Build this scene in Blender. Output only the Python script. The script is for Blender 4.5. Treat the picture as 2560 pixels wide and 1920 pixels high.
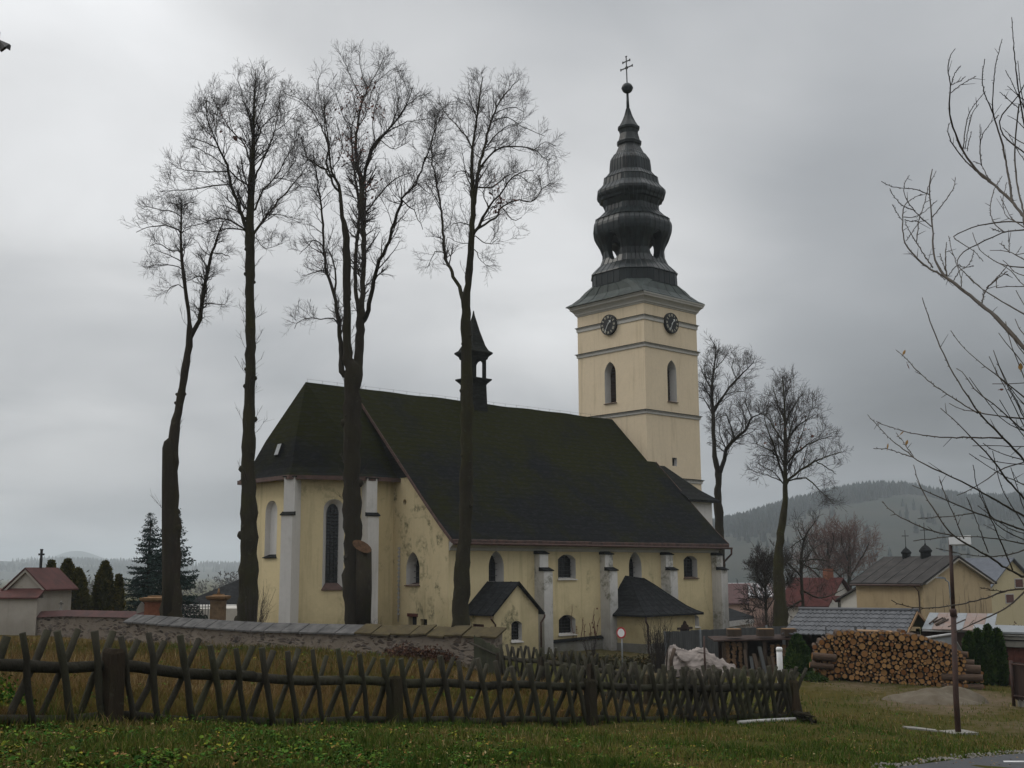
import bpy, bmesh, math, random
import numpy as np
from mathutils import Vector, Matrix
from mathutils.geometry import delaunay_2d_cdt

for o in list(bpy.data.objects):
    bpy.data.objects.remove(o)
S = bpy.context.scene
COL = S.collection
R = math.radians
rnd = random.Random(7)
NR = np.random.default_rng(11)

# ------------------------------------------------------------------ camera
CF, CP, CR, CHURCH_YAW = 2893.5, .16007, -.005616, .8266
EYE = np.array([0., 0., 1.65])
cam = bpy.data.cameras.new('camera')
cam.sensor_width = 36
cam.lens = CF / 2560 * 36
cam.clip_end = 20000
cam.clip_start = .1
camo = bpy.data.objects.new('camera', cam)
COL.objects.link(camo)
camo.matrix_world = (Matrix.Translation(EYE) @ Matrix.Rotation(math.pi / 2 + CP, 4, 'X')
                     @ Matrix.Rotation(CR, 4, 'Z'))
S.camera = camo

# ------------------------------------------------------------------ world: overcast November sky
SUN_AZ, SUN_EL = R(-70), R(38)
W = bpy.data.worlds.new('World')
S.world = W
W.use_nodes = True
wn, wl = W.node_tree.nodes, W.node_tree.links
wn.clear()


def N(t, **k):
    n = wn.new(t)
    for a, b in k.items():
        setattr(n, a, b)
    return n


def wmath(op, a, b=None, c=None, clamp=False):
    n = N('ShaderNodeMath', operation=op, use_clamp=clamp)
    for i, x in enumerate((a, b, c)):
        if x is None:
            continue
        if isinstance(x, (int, float)):
            n.inputs[i].default_value = x
        else:
            wl.new(x, n.inputs[i])
    return n.outputs[0]


def wramp(fac, lo, hi, smooth=True):
    n = N('ShaderNodeMapRange', interpolation_type='SMOOTHSTEP' if smooth else 'LINEAR')
    n.inputs[1].default_value, n.inputs[2].default_value = lo, hi
    wl.new(fac, n.inputs[0])
    return n.outputs[0]


tc = N('ShaderNodeTexCoord')
sep = N('ShaderNodeSeparateXYZ')
wl.new(tc.outputs['Generated'], sep.inputs[0])
dx, dy, dz = sep.outputs
den = wmath('ADD', wmath('MAXIMUM', dz, 0.0), .22)
comb = N('ShaderNodeCombineXYZ')
wl.new(wmath('DIVIDE', dx, den), comb.inputs[0])
wl.new(wmath('DIVIDE', dy, den), comb.inputs[1])


def wnoise(scale, detail, rough, off):
    m = N('ShaderNodeMapping')
    m.inputs['Location'].default_value = off
    wl.new(comb.outputs[0], m.inputs['Vector'])
    n = N('ShaderNodeTexNoise')
    n.inputs['Scale'].default_value = scale
    n.inputs['Detail'].default_value = detail
    n.inputs['Roughness'].default_value = rough
    n.inputs['Distortion'].default_value = .4
    wl.new(m.outputs[0], n.inputs['Vector'])
    return n.outputs['Fac']


big = wnoise(.9, 2, .45, (3.1, .4, 0))
fine = wnoise(2.1, 5, .5, (1.7, 8.2, 0))
azi = wmath('ARCTAN2', dx, dy)
# brighter towards the veiled sun on the left and towards the zenith, darker cloud bank low on the right
zen = wramp(dz, .50, .95)
bank = wmath('MULTIPLY', wramp(azi, .02, .42), wmath('SUBTRACT', 1.0, wramp(dz, .12, .50)))
veil = wmath('MULTIPLY', wmath('SUBTRACT', 1.0, wramp(azi, -.45, .15)), wramp(dz, .14, .42))
lum = wmath('ADD', .46, wmath('MULTIPLY', zen, .9))
lum = wmath('ADD', lum, wmath('MULTIPLY', veil, .12))
lum = wmath('SUBTRACT', lum, wmath('MULTIPLY', bank, .165))
lum = wmath('MULTIPLY', lum, wmath('ADD', .80, wmath('MULTIPLY', wramp(dz, -.02, .30), .22)))
cl = wmath('ADD', wmath('MULTIPLY', wmath('SUBTRACT', big, .5), .9), wmath('MULTIPLY', wmath('SUBTRACT', fine, .5), .62))
# single thick and thin places in the cloud cover: (azimuth, elevation, radius in radians, brightness)
for caz, cel, cr_, ck in ((-.36, .52, .26, .10), (.03, .36, .20, .13), (-.30, .20, .16, .05), (-.43, .31, .10, -.07), (.24, .30, .13, -.03), (.40, .14, .24, -.20), (.36, .03, .18, -.16),
                          (-.10, .60, .15, -.07), (.10, .27, .13, .12), (-.38, .18, .12, .10), (-.19, .47, .10, -.10), (.25, .44, .15, -.05), (-.08, .22, .14, .06), (-.28, .36, .10, .07), (-.18, .12, .12, -.07), (.33, .33, .10, -.03), (.18, .42, .10, .06), (-.40, .10, .13, -.05), (.10, .56, .12, -.05)):
    dn = N('ShaderNodeVectorMath', operation='DOT_PRODUCT')
    wl.new(tc.outputs['Generated'], dn.inputs[0])
    dn.inputs[1].default_value = (math.sin(caz) * math.cos(cel), math.cos(caz) * math.cos(cel), math.sin(cel))
    wob = wmath('MULTIPLY', wmath('SUBTRACT', fine, .5), cr_ * .5)
    cl = wmath('ADD', cl, wmath('MULTIPLY', wramp(wmath('ADD', dn.outputs['Value'], wmath('MULTIPLY', wob, cr_ * .9)), math.cos(cr_ * 1.25), 1.0), ck))
lum = wmath('MULTIPLY', lum, wmath('ADD', 1.0, cl))
lum = wmath('MAXIMUM', lum, .05)
tint = N('ShaderNodeMix', data_type='RGBA')
tint.inputs[6].default_value = (.94, .992, 1.065, 1)
tint.inputs[7].default_value = (.985, .998, 1.015, 1)
wl.new(wramp(lum, .15, .62), tint.inputs[0])
cloud = N('ShaderNodeVectorMath', operation='SCALE')
wl.new(tint.outputs[2], cloud.inputs[0])
wl.new(lum, cloud.inputs['Scale'])
sky = N('ShaderNodeTexSky', sky_type='NISHITA')
sky.sun_disc = False
sky.sun_elevation = SUN_EL
sky.sun_rotation = SUN_AZ
sky.air_density, sky.dust_density = 1.5, 4
bg1, bg2 = N('ShaderNodeBackground'), N('ShaderNodeBackground')
bg1.inputs[1].default_value = .05          # what the clouds let through of the clear sky behind them
wl.new(sky.outputs[0], bg1.inputs[0])
wl.new(cloud.outputs[0], bg2.inputs[0])
bg2.inputs[1].default_value = 1.0
mixs = N('ShaderNodeMixShader')
mixs.inputs[0].default_value = .94
wl.new(bg1.outputs[0], mixs.inputs[1])
wl.new(bg2.outputs[0], mixs.inputs[2])
wo = N('ShaderNodeOutputWorld')
wl.new(mixs.outputs[0], wo.inputs[0])

sun = bpy.data.lights.new('sun', 'SUN')
sun.energy = .6
sun.angle = R(20)
sun.color = (1, .95, .87)
suno = bpy.data.objects.new('sun', sun)
COL.objects.link(suno)
sd = Vector((math.sin(SUN_AZ) * math.cos(SUN_EL), math.cos(SUN_AZ) * math.cos(SUN_EL), math.sin(SUN_EL)))
suno.rotation_euler = sd.to_track_quat('Z', 'Y').to_euler()
suno.location = (-30, 10, 60)

S.render.engine = 'CYCLES'
S.view_settings.view_transform = 'Standard'
S.view_settings.look = 'None'
S.view_settings.exposure = 0.32
S.view_settings.gamma = 1.0
S.cycles.use_denoising = True
S.cycles.max_bounces = 6
S.cycles.diffuse_bounces = 3
S.cycles.volume_bounces = 1
S.cycles.transparent_max_bounces = 8
try:
    S.cycles.denoiser = 'OPENIMAGEDENOISE'
    S.cycles.denoising_prefilter = 'ACCURATE'
except Exception:
    pass


# ------------------------------------------------------------------ picture ray -> point at a distance, church frame
def ray(px, py):
    X, Y = px - 1280, py - 960
    c, s = math.cos(-CR), math.sin(-CR)
    X, Y = c * X - s * Y, s * X + c * Y
    d = np.array([X, CF * math.cos(CP) + Y * math.sin(CP), CF * math.sin(CP) - Y * math.cos(CP)])
    return d / d[1]


def at(px, py, Y):
    return EYE + ray(px, py) * Y


def atx(px, Y):
    p = at(px, 1430, Y)
    return float(p[0]), float(p[1])


UU = np.array([math.sin(CHURCH_YAW), math.cos(CHURCH_YAW)])
VV = np.array([-math.cos(CHURCH_YAW), math.sin(CHURCH_YAW)])
CC = np.array([-3.19, 57.91])


def P(a, b, z):
    q = CC + UU * a + VV * b
    return (float(q[0]), float(q[1]), float(z))


# ------------------------------------------------------------------ ground height from surveyed spots
GP = []
for px, py, Y in ((100, 1818, 13.9), (400, 1820, 15.2), (700, 1815, 17.3), (950, 1811, 19.3), (1280, 1812, 21.3),
                  (1500, 1812, 22.7), (1750, 1806, 24.6), (1985, 1800, 26.3), (0, 1920, 10.2), (640, 1920, 10.8),
                  (1280, 1920, 11.8), (1900, 1920, 14.5), (2560, 1912, 18.5), (2396, 1838, 26), (2200, 1800, 28),
                  (2030, 1694, 38.2), (2240, 1712, 37), (2460, 1730, 36), (2560, 1765, 33.5),
                  (130, 1590, 54), (400, 1612, 47), (640, 1622, 44), (800, 1630, 42.5), (1000, 1640, 40.5),
                  (250, 1690, 30), (700, 1690, 31), (1100, 1700, 31), (1800, 1774, 30)):
    GP.append(at(px, py, Y))
for x, y, z in ((0, 0, 0), (-8, 2, .1), (8, 2, -.15), (-14, 12, .25), (-22, 30, -.3), (-32, 60, -1.2), (-30, 75, -1.6), (14, 10, -.9), (22, 22, -2.1),
                (26, 36, -2.3), P(0, -3, -2.6), P(10, -4, -2.75), P(21, -4, -2.9), P(26, -5, -3), P(10, 8, -2.4),
                P(-6, 8, -1.7), P(-3, 2, -1.9), P(24, 14, -2.6), (14, 48, -2.7), (22, 50, -2.7), (24, 75, -3.2), (34, 85, -3.2), (46, 85, -3.6), (45, 55, -2.8),
                (0, 105, -3.8), (-.2, 37.4, -1.74), (2.5, 33, -1.80), (4.5, 33, -2.0), (4.2, 29.8, -1.86), (2, 42, -2.15), (-1.2, 38.2, -1.55), (-40, 105, -3.4), (40, 115, -4.4)):
    GP.append(np.array([x, y, z], float))
GP = np.array(GP)
_d = np.hypot(GP[:, None, 0] - GP[None, :, 0], GP[:, None, 1] - GP[None, :, 1])
_n = len(GP)
_A = np.zeros((_n + 3, _n + 3))
_A[:_n, :_n] = _d + np.eye(_n) * .6
_A[:_n, _n:] = np.c_[np.ones(_n), GP[:, :2]]
_A[_n:, :_n] = _A[:_n, _n:].T
_w = np.linalg.solve(_A, np.r_[GP[:, 2], 0, 0, 0])


def gz_arr(x, y):
    x, y = np.asarray(x, float), np.asarray(y, float)
    sh = x.shape
    x, y = x.ravel(), y.ravel()
    out = np.empty_like(x)
    for i in range(0, len(x), 20000):
        a, b = x[i:i + 20000], y[i:i + 20000]
        d = np.hypot(a[:, None] - GP[None, :, 0], b[:, None] - GP[None, :, 1])
        out[i:i + 20000] = d @ _w[:_n] + _w[_n] + _w[_n + 1] * a + _w[_n + 2] * b
    r = np.hypot(x, y - 40)
    t = np.clip((r - 60) / 70, 0, 1)
    t = t * t * (3 - 2 * t)
    far = np.where(y > 40, -4.3 - np.clip(r - 100, 0, 500) * .011, -1.5 * np.clip(r / 100, 0, 1))
    out = out * (1 - t) + far * t
    out += .05 * np.sin(x * .9 + 1.3 * np.sin(y * .7)) * np.sin(y * 1.1 + .5 * x) * (1 - t)
    return out.reshape(sh)


def gz(x, y):
    return float(gz_arr(np.array([x]), np.array([y]))[0])


# ------------------------------------------------------------------ mesh helpers
class MB:
    def __init__(s):
        s.v, s.f, s.sm = [], [], []

    def poly(s, pts, smooth=False):
        b = len(s.v)
        s.v += [tuple(map(float, p)) for p in pts]
        s.f.append(tuple(range(b, b + len(pts))))
        s.sm.append(smooth)

    def hexa(s, p):          # p: 4 bottom (ccw from above) + 4 top
        b = len(s.v)
        s.v += [tuple(map(float, q)) for q in p]
        for f in ((3, 2, 1, 0), (4, 5, 6, 7), (0, 1, 5, 4), (1, 2, 6, 5), (2, 3, 7, 6), (3, 0, 4, 7)):
            s.f.append(tuple(b + i for i in f))
            s.sm.append(False)

    def box(s, c, d, rz=0., up=None):
        cx, cy, cz = c
        x, y, z = d[0] / 2, d[1] / 2, d[2] / 2
        co, si = math.cos(rz), math.sin(rz)
        pts = []
        for k in (-z, z):
            for i, j in ((-x, -y), (x, -y), (x, y), (-x, y)):
                pts.append((cx + co * i - si * j, cy + si * i + co * j, cz + k))
        s.hexa(pts)

    def obox(s, o, ex, ey, ez):   # box from a corner and three edge vectors
        o, ex, ey, ez = (np.array(q, float) for q in (o, ex, ey, ez))
        if np.dot(np.cross(ex, ey), ez) < 0:
            ex, ey = ey, ex
        s.hexa([o, o + ex, o + ex + ey, o + ey, o + ez, o + ex + ez, o + ex + ey + ez, o + ey + ez])

    def loft(s, secs, cap0=True, cap1=True, smooth=False, close=True):
        b = len(s.v)
        n = len(secs[0])
        for q in secs:
            s.v += [tuple(map(float, p)) for p in q]
        for i in range(len(secs) - 1):
            for j in range(n if close else n - 1):
                k = (j + 1) % n
                s.f.append((b + i * n + j, b + i * n + k, b + (i + 1) * n + k, b + (i + 1) * n + j))
                s.sm.append(smooth)
        if cap0:
            s.f.append(tuple(b + j for j in reversed(range(n))))
            s.sm.append(False)
        if cap1:
            s.f.append(tuple(b + (len(secs) - 1) * n + j for j in range(n)))
            s.sm.append(False)

    def tube(s, pts, rad, sides=8, cap=True, smooth=True, wob=0.):
        pts = [Vector(tuple(map(float, p))) for p in pts]
        if isinstance(rad, (int, float)):
            rad = [rad] * len(pts)
        secs = []
        T = (pts[1] - pts[0]).normalized()
        ref = Vector((0, 0, 1)) if abs(T.z) < .9 else Vector((1, 0, 0))
        X = T.cross(ref).normalized()
        for i, p in enumerate(pts):
            a, c = pts[max(i - 1, 0)], pts[min(i + 1, len(pts) - 1)]
            T = (c - a).normalized()
            X = (X - T * X.dot(T)).normalized()
            Y = T.cross(X)
            q = []
            for j in range(sides):
                t = 2 * math.pi * j / sides
                r = rad[i] * (1 + (rnd.uniform(-wob, wob) if wob else 0))
                q.append(p + X * (r * math.cos(t)) + Y * (r * math.sin(t)))
            secs.append(q)
        s.loft(secs, cap, cap, smooth)

    def merge(s, o):
        b = len(s.v)
        s.v += o.v
        s.f += [tuple(b + i for i in f) for f in o.f]
        s.sm += o.sm

    def mesh(s, name, off=(0, 0, 0)):
        me = bpy.data.meshes.new(name)
        v = s.v if not any(off) else [(a - off[0], b - off[1], c - off[2]) for a, b, c in s.v]
        me.from_pydata(v, [], s.f)
        me.polygons.foreach_set('use_smooth', s.sm)
        me.update()
        return me


def arr_mesh(name, verts, faces, tint=None, smooth=False):
    """big mesh from numpy arrays: verts (n,3), faces (m,k)"""
    me = bpy.data.meshes.new(name)
    n, (m, k) = len(verts), faces.shape
    me.vertices.add(n)
    me.vertices.foreach_set('co', np.ascontiguousarray(verts, np.float32).ravel())
    me.loops.add(m * k)
    me.loops.foreach_set('vertex_index', np.ascontiguousarray(faces, np.int32).ravel())
    me.polygons.add(m)
    me.polygons.foreach_set('loop_start', np.arange(0, m * k, k, dtype=np.int32))
    me.polygons.foreach_set('loop_total', np.full(m, k, np.int32))
    if smooth:
        me.polygons.foreach_set('use_smooth', np.ones(m, bool))
    if tint is not None:
        at_ = me.attributes.new('tint', 'FLOAT', 'POINT')
        at_.data.foreach_set('value', np.ascontiguousarray(tint, np.float32))
    me.update(calc_edges=True)
    me.validate()
    return me


def tubes_arr(poly, rad, sides=3):
    """poly (M,n,3), rad (M,n) -> verts, quads"""
    M, n, _ = poly.shape
    T = poly[:, -1] - poly[:, 0]
    T /= np.linalg.norm(T, axis=1, keepdims=True) + 1e-9
    ref = np.where(np.abs(T[:, 2:3]) < .9, np.array([[0, 0, 1.]]), np.array([[1., 0, 0]]))
    X = np.cross(T, ref)
    X /= np.linalg.norm(X, axis=1, keepdims=True) + 1e-9
    Y = np.cross(T, X)
    ang = np.arange(sides) * 2 * np.pi / sides
    ring = X[:, None, :] * np.cos(ang)[None, :, None] + Y[:, None, :] * np.sin(ang)[None, :, None]
    V = poly[:, :, None, :] + ring[:, None, :, :] * rad[:, :, None, None]
    V = V.reshape(-1, 3)
    base = (np.arange(M) * n * sides)[:, None, None]
    i = np.arange(n - 1)[None, :, None]
    j = np.arange(sides)[None, None, :]
    k = (j + 1) % sides
    f = np.stack([base + i * sides + j, base + i * sides + k, base + (i + 1) * sides + k, base + (i + 1) * sides + j], -1)
    return V, f.reshape(-1, 4)


def props(o, label=None, cat=None, group=None, kind=None):
    if label:
        o['label'] = label
    if cat:
        o['category'] = cat
    if group:
        o['group'] = group
    if kind:
        o['kind'] = kind
    return o


def setmat(me, m):
    for q in (m if isinstance(m, (list, tuple)) else [m]):
        me.materials.append(q)


def link(name, me, m=None, parent=None, loc=None):
    if m is not None:
        setmat(me, m)
    o = bpy.data.objects.new(name, me)
    COL.objects.link(o)
    if parent is not None:
        o.parent = parent
        root = parent
        t = Vector((0, 0, 0))
        while root is not None:
            t += root.location
            root = root.parent
        o.location = -t + (Vector(loc) if loc else Vector((0, 0, 0)))
    elif loc:
        o.location = loc
    return o


def part(name, mb, m, parent):            # geometry in world coordinates, child of a thing or of a part
    return link(name, mb.mesh(name), m, parent)


def thing(name, label, cat, loc=(0, 0, 0), group=None):
    o = bpy.data.objects.new(name, None)
    o.empty_display_size = .2
    COL.objects.link(o)
    o.location = tuple(map(float, loc))
    return props(o, label, cat, group)


def solo(name, mb, m, label, cat, loc=(0, 0, 0), group=None, kind=None):   # a thing that is one mesh
    o = link(name, mb.mesh(name, tuple(map(float, loc))), m, None, tuple(map(float, loc)))
    return props(o, label, cat, group, kind)


def structure(name, mb_or_me, m):
    me = mb_or_me.mesh(name) if isinstance(mb_or_me, MB) else mb_or_me
    return props(link(name, me, m), kind='structure')
# ------------------------------------------------------------------ materials
class Mat:
    def __init__(s, name, rough=.85, spec=.25, metal=0.):
        s.m = bpy.data.materials.new(name)
        s.m.use_nodes = True
        s.nt = s.m.node_tree
        s.b = s.nt.nodes['Principled BSDF']
        s.b.inputs['Roughness'].default_value = rough
        s.b.inputs['Specular IOR Level'].default_value = spec
        s.b.inputs['Metallic'].default_value = metal
        s.h = None
        s.co = s.n('ShaderNodeTexCoord').outputs['Object']

    def n(s, t, **k):
        q = s.nt.nodes.new(t)
        for a, b in k.items():
            setattr(q, a, b)
        return q

    def l(s, a, b):
        s.nt.links.new(a, b)

    def mapping(s, scale=(1, 1, 1), rot=(0, 0, 0)):
        q = s.n('ShaderNodeMapping')
        q.inputs['Scale'].default_value = scale
        q.inputs['Rotation'].default_value = rot
        s.l(s.co, q.inputs['Vector'])
        return q.outputs[0]

    def noise(s, scale, detail=4, rough=.55, stretch=(1, 1, 1), dist=0.):
        q = s.n('ShaderNodeTexNoise')
        q.inputs['Scale'].default_value = scale
        q.inputs['Detail'].default_value = detail
        q.inputs['Roughness'].default_value = rough
        q.inputs['Distortion'].default_value = dist
        s.l(s.mapping(stretch), q.inputs['Vector'])
        return q.outputs['Fac']

    def voro(s, scale, stretch=(1, 1, 1), feature='F1', out='Distance', rnd_=1.):
        q = s.n('ShaderNodeTexVoronoi', feature=feature)
        q.inputs['Scale'].default_value = scale
        q.inputs['Randomness'].default_value = rnd_
        s.l(s.mapping(stretch), q.inputs['Vector'])
        return q.outputs[out]

    def ramp(s, fac, stops):
        q = s.n('ShaderNodeValToRGB')
        e = q.color_ramp.elements
        while len(e) < len(stops):
            e.new(.5)
        for i, (p, c) in enumerate(stops):
            e[i].position = p
            e[i].color = (c, c, c, 1) if isinstance(c, (int, float)) else (*c, 1)
        s.l(fac, q.inputs[0])
        return q.outputs[0]

    def mix(s, fac, a, b, mode='MIX'):
        q = s.n('ShaderNodeMix', data_type='RGBA', blend_type=mode)
        for i, x in ((0, fac), (6, a), (7, b)):
            if isinstance(x, tuple):
                q.inputs[i].default_value = (*x, 1)
            elif isinstance(x, (int, float)):
                q.inputs[i].default_value = x
            else:
                s.l(x, q.inputs[i])
        return q.outputs[2]

    def math(s, op, a, b=0., clamp=False):
        q = s.n('ShaderNodeMath', operation=op, use_clamp=clamp)
        for i, x in ((0, a), (1, b)):
            if isinstance(x, (int, float)):
                q.inputs[i].default_value = x
            else:
                s.l(x, q.inputs[i])
        return q.outputs[0]

    def xyz(s):
        q = s.n('ShaderNodeSeparateXYZ')
        s.l(s.co, q.inputs[0])
        return q.outputs

    def attr(s, name):
        return s.n('ShaderNodeAttribute', attribute_name=name).outputs['Fac']

    def color(s, c):
        if isinstance(c, tuple):
            s.b.inputs['Base Color'].default_value = (*c, 1)
        else:
            s.l(c, s.b.inputs['Base Color'])
        return s

    def bump(s, h, strength=.3, dist=.02):
        q = s.n('ShaderNodeBump')
        q.inputs['Strength'].default_value = strength
        q.inputs['Distance'].default_value = dist
        s.l(h, q.inputs['Height'])
        if s.h is not None:
            s.l(s.h, q.inputs['Normal'])
        s.h = q.outputs[0]
        s.l(s.h, s.b.inputs['Normal'])
        return s


def plain(name, c, rough=.8, var=.35, scale=6., bump=.2, metal=0., stretch=(1, 1, 1), c2=None, spec=.25, bscale=None):
    m = Mat(name, rough, spec, metal)
    f = m.noise(scale, 5, .6, stretch)
    c2 = c2 or tuple(x * (1 - var) for x in c)
    m.color(m.ramp(f, [(.3, c2), (.68, c)]))
    if bump:
        m.bump(m.noise(bscale or scale * 6, 4, .6, stretch), bump, .01)
    return m.m


def plaster(name, c, dirty, mould_amt=.5, zlo=-2.6, zhi=.2, mlo=.56):
    m = Mat(name, .95, .1)
    base = m.mix(m.noise(.9, 5, .6), c, tuple(x * .86 for x in c))
    base = m.mix(m.math('MULTIPLY', m.ramp(m.noise(5, 6, .65), [(.45, 0.), (.75, 1.)]), .35), base, tuple(x * .75 for x in c))
    streak = m.ramp(m.noise(2.2, 4, .6, (1, 1, .09)), [(.55, 0.), (.74, 1.)])
    base = m.mix(m.math('MULTIPLY', streak, .36), base, dirty)
    fine_ = m.ramp(m.noise(7, 5, .65, (1, 1, .05)), [(.56, 0.), (.72, 1.)])
    base = m.mix(m.math('MULTIPLY', fine_, .16), base, dirty)
    z = m.xyz()[2]
    q = m.n('ShaderNodeMapRange')                   # splash dirt and damp climbing from the foot of the wall, ragged edge
    q.inputs[1].default_value, q.inputs[2].default_value = zhi, zlo
    m.l(m.math('ADD', z, m.math('MULTIPLY', m.math('SUBTRACT', m.noise(.8, 5, .65), .5), 4.0)), q.inputs[0])
    base = m.mix(m.math('MULTIPLY', q.outputs[0], .7), base, dirty)
    mo = m.math('MULTIPLY', m.ramp(m.noise(.6, 4, .6, (1, 1, .7), 1.2), [(mlo, 0.), (mlo + .10, 1.)]), m.ramp(m.noise(4, 6, .7), [(.42, 0.), (.58, 1.)]))
    base = m.mix(m.math('MULTIPLY', mo, mould_amt), base, (.10, .10, .055))
    m.color(base)
    m.bump(m.noise(9, 6, .6), .25, .02)
    return m.m


M = {}
M['cream'] = plaster('cream_plaster', (.72, .60, .43), (.30, .23, .12), .06, -12, -11)
M['yellow'] = plaster('yellow_plaster', (.67, .56, .335), (.20, .165, .08), .35, -2.8, .3)
M['yellow_mould'] = plaster('mouldy_yellow_plaster', (.67, .56, .345), (.20, .17, .085), .8, -2.8, .9, .525)
M['white'] = plaster('white_plaster', (.62, .60, .57), (.30, .28, .25), .12, -3, -.5)
M['white_stain'] = plaster('stained_white_plaster', (.62, .60, .57), (.10, .095, .08), .65, -3.2, 1.0, .50)
M['trim'] = plaster('pale_cornice_plaster', (.50, .485, .45), (.28, .26, .22), .1, -12, -11)
M['grey_plinth'] = plaster('grey_cement_plinth', (.22, .215, .20), (.09, .085, .06), .5, -3, -1.5)


def slate(name, c, moss, amt):
    m = Mat(name, .95, .05)
    f = m.noise(.35, 4, .6)
    g = m.noise(3.5, 6, .7)
    base = m.mix(m.ramp(m.noise(8, 4, .6, (1, 1, 2.5)), [(.35, 0.), (.7, 1.)]), c, tuple(x * .6 for x in c))
    zz = m.math('MULTIPLY', m.math('SUBTRACT', m.xyz()[2], 7.), .035)
    mk = m.math('MULTIPLY', m.ramp(m.math('ADD', m.math('ADD', f, zz), m.math('MULTIPLY', g, .35)), [(.54, 0.), (.78, 1.)]), amt)
    base = m.mix(mk, base, moss)
    z = m.xyz()[2]
    w = m.math('FRACT', m.math('MULTIPLY', m.math('ADD', z, m.math('MULTIPLY', g, .06)), 3.6))
    course = m.mix(m.math('MULTIPLY', m.ramp(w, [(.0, 1.), (.3, 0.)]), .55), base, tuple(x * .3 for x in c))
    base = m.mix(m.math('MULTIPLY', m.ramp(m.noise(3.2, 2, .5, (.9, .9, 3.)), [(.5, 0.), (.7, 1.)]), .5), course, tuple(x * 1.9 for x in c))
    m.color(base)
    m.bump(w, .9, .05)
    m.bump(m.noise(11, 5, .6), .5, .03)
    return m.m


M['slate'] = slate('mossy_dark_roof_shingles', (.0125, .0132, .0138), (.0165, .0175, .003), 1.0)
M['slate2'] = slate('dark_grey_roof_sheeting', (.021, .022, .023), (.022, .022, .012), .4)
M['fascia'] = plain('rusty_painted_fascia', (.13, .075, .062), .7, .6, 4, .3, c2=(.05, .035, .03))
M['copper'] = plain('dark_weathered_copper', (.019, .026, .027), .34, .6, 2.4, .5, metal=.0, stretch=(1, 1, .10), c2=(.0035, .0042, .0046), spec=.24)
M['copper_green'] = plain('greenish_copper_skirt', (.045, .060, .054), .55, .5, 1.8, .2, metal=.0, stretch=(1, 1, .5), c2=(.022, .028, .026), spec=.25)
M['iron'] = plain('dark_iron', (.02, .02, .02), .5, .3, 10, .1)
M['dark_glass'] = plain('dark_old_glass', (.012, .013, .015), .22, .3, 3, .1, spec=.5)
M['void'] = plain('dark_interior', (.012, .011, .010), .95, .3, 3, 0)
M['gold'] = plain('dull_gilding', (.62, .58, .46), .5, .3, 8, .1)
M['pale_metal'] = plain('pale_hand_paint', (.62, .64, .62), .5, .2, 8, .1)
M['pipe'] = plain('brown_painted_pipe', (.075, .038, .028), .6, .5, 5, .2)
M['door_red'] = plain('red_brown_door_paint', (.11, .04, .03), .7, .5, 5, .2)
M['grille'] = plain('window_grille_iron', (.03, .028, .027), .6, .4, 10, .1)


def bark(name, c, moss):
    m = Mat(name, .95, .1)
    f = m.noise(3, 5, .65, (1, 1, .3))
    base = m.mix(m.ramp(f, [(.3, 0.), (.7, 1.)]), tuple(x * .5 for x in c), c)
    base = m.mix(m.math('MULTIPLY', m.ramp(m.noise(.7, 4, .6), [(.42, 0.), (.68, 1.)]), .75), base, moss)
    base = m.mix(m.math('MULTIPLY', m.ramp(m.noise(5.5, 4, .7), [(.60, 0.), (.70, 1.)]), .5), base, (.085, .085, .06))
    oi = m.n('ShaderNodeObjectInfo').outputs['Random']
    base = m.mix(m.math('MULTIPLY', oi, .85), base, m.mix(.75, base, (.02, .018, .014)))
    m.color(base)
    m.bump(m.noise(9, 5, .7, (1, 1, .22)), 1.0, .07)
    return m.m


M['bark'] = bark('lime_bark', (.046, .036, .026), (.038, .034, .012))
M['bark_green'] = bark('algae_green_bark', (.042, .036, .022), (.044, .042, .011))
M['twig'] = plain('bare_twigs', (.050, .040, .036), .9, .4, 4, 0)
M['twig_red'] = plain('reddish_twigs', (.15, .085, .07), .9, .4, 4, 0)
M['twig_dark'] = plain('dark_shrub_twigs', (.045, .036, .03), .9, .4, 4, 0)
M['willow'] = plain('smooth_young_bark', (.060, .047, .034), .7, .4, 12, .2, c2=(.03, .024, .018))
M['cut_wood'] = plain('raw_cut_wood', (.16, .09, .05), .85, .5, 9, .3)
M['dead_leaf'] = plain('withered_red_brown_leaves', (.16, .06, .04), .85, .5, 9, 0)
M['leaf_ochre'] = plain('dry_ochre_leaf', (.30, .17, .05), .7, .5, 30, .1)
M['fence_wood'] = bark('weathered_round_timber', (.062, .056, .042), (.044, .048, .021))
M['fence_post'] = bark('mossy_square_post', (.052, .036, .023), (.032, .033, .013))
M['plank_grey'] = plain('silver_grey_planks', (.072, .074, .073), .9, .4, 5, .4, stretch=(1, 1, .15))
M['slat_green'] = plain('greenish_old_slats', (.075, .080, .05), .9, .5, 5, .4, stretch=(1, 1, .15))


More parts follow.
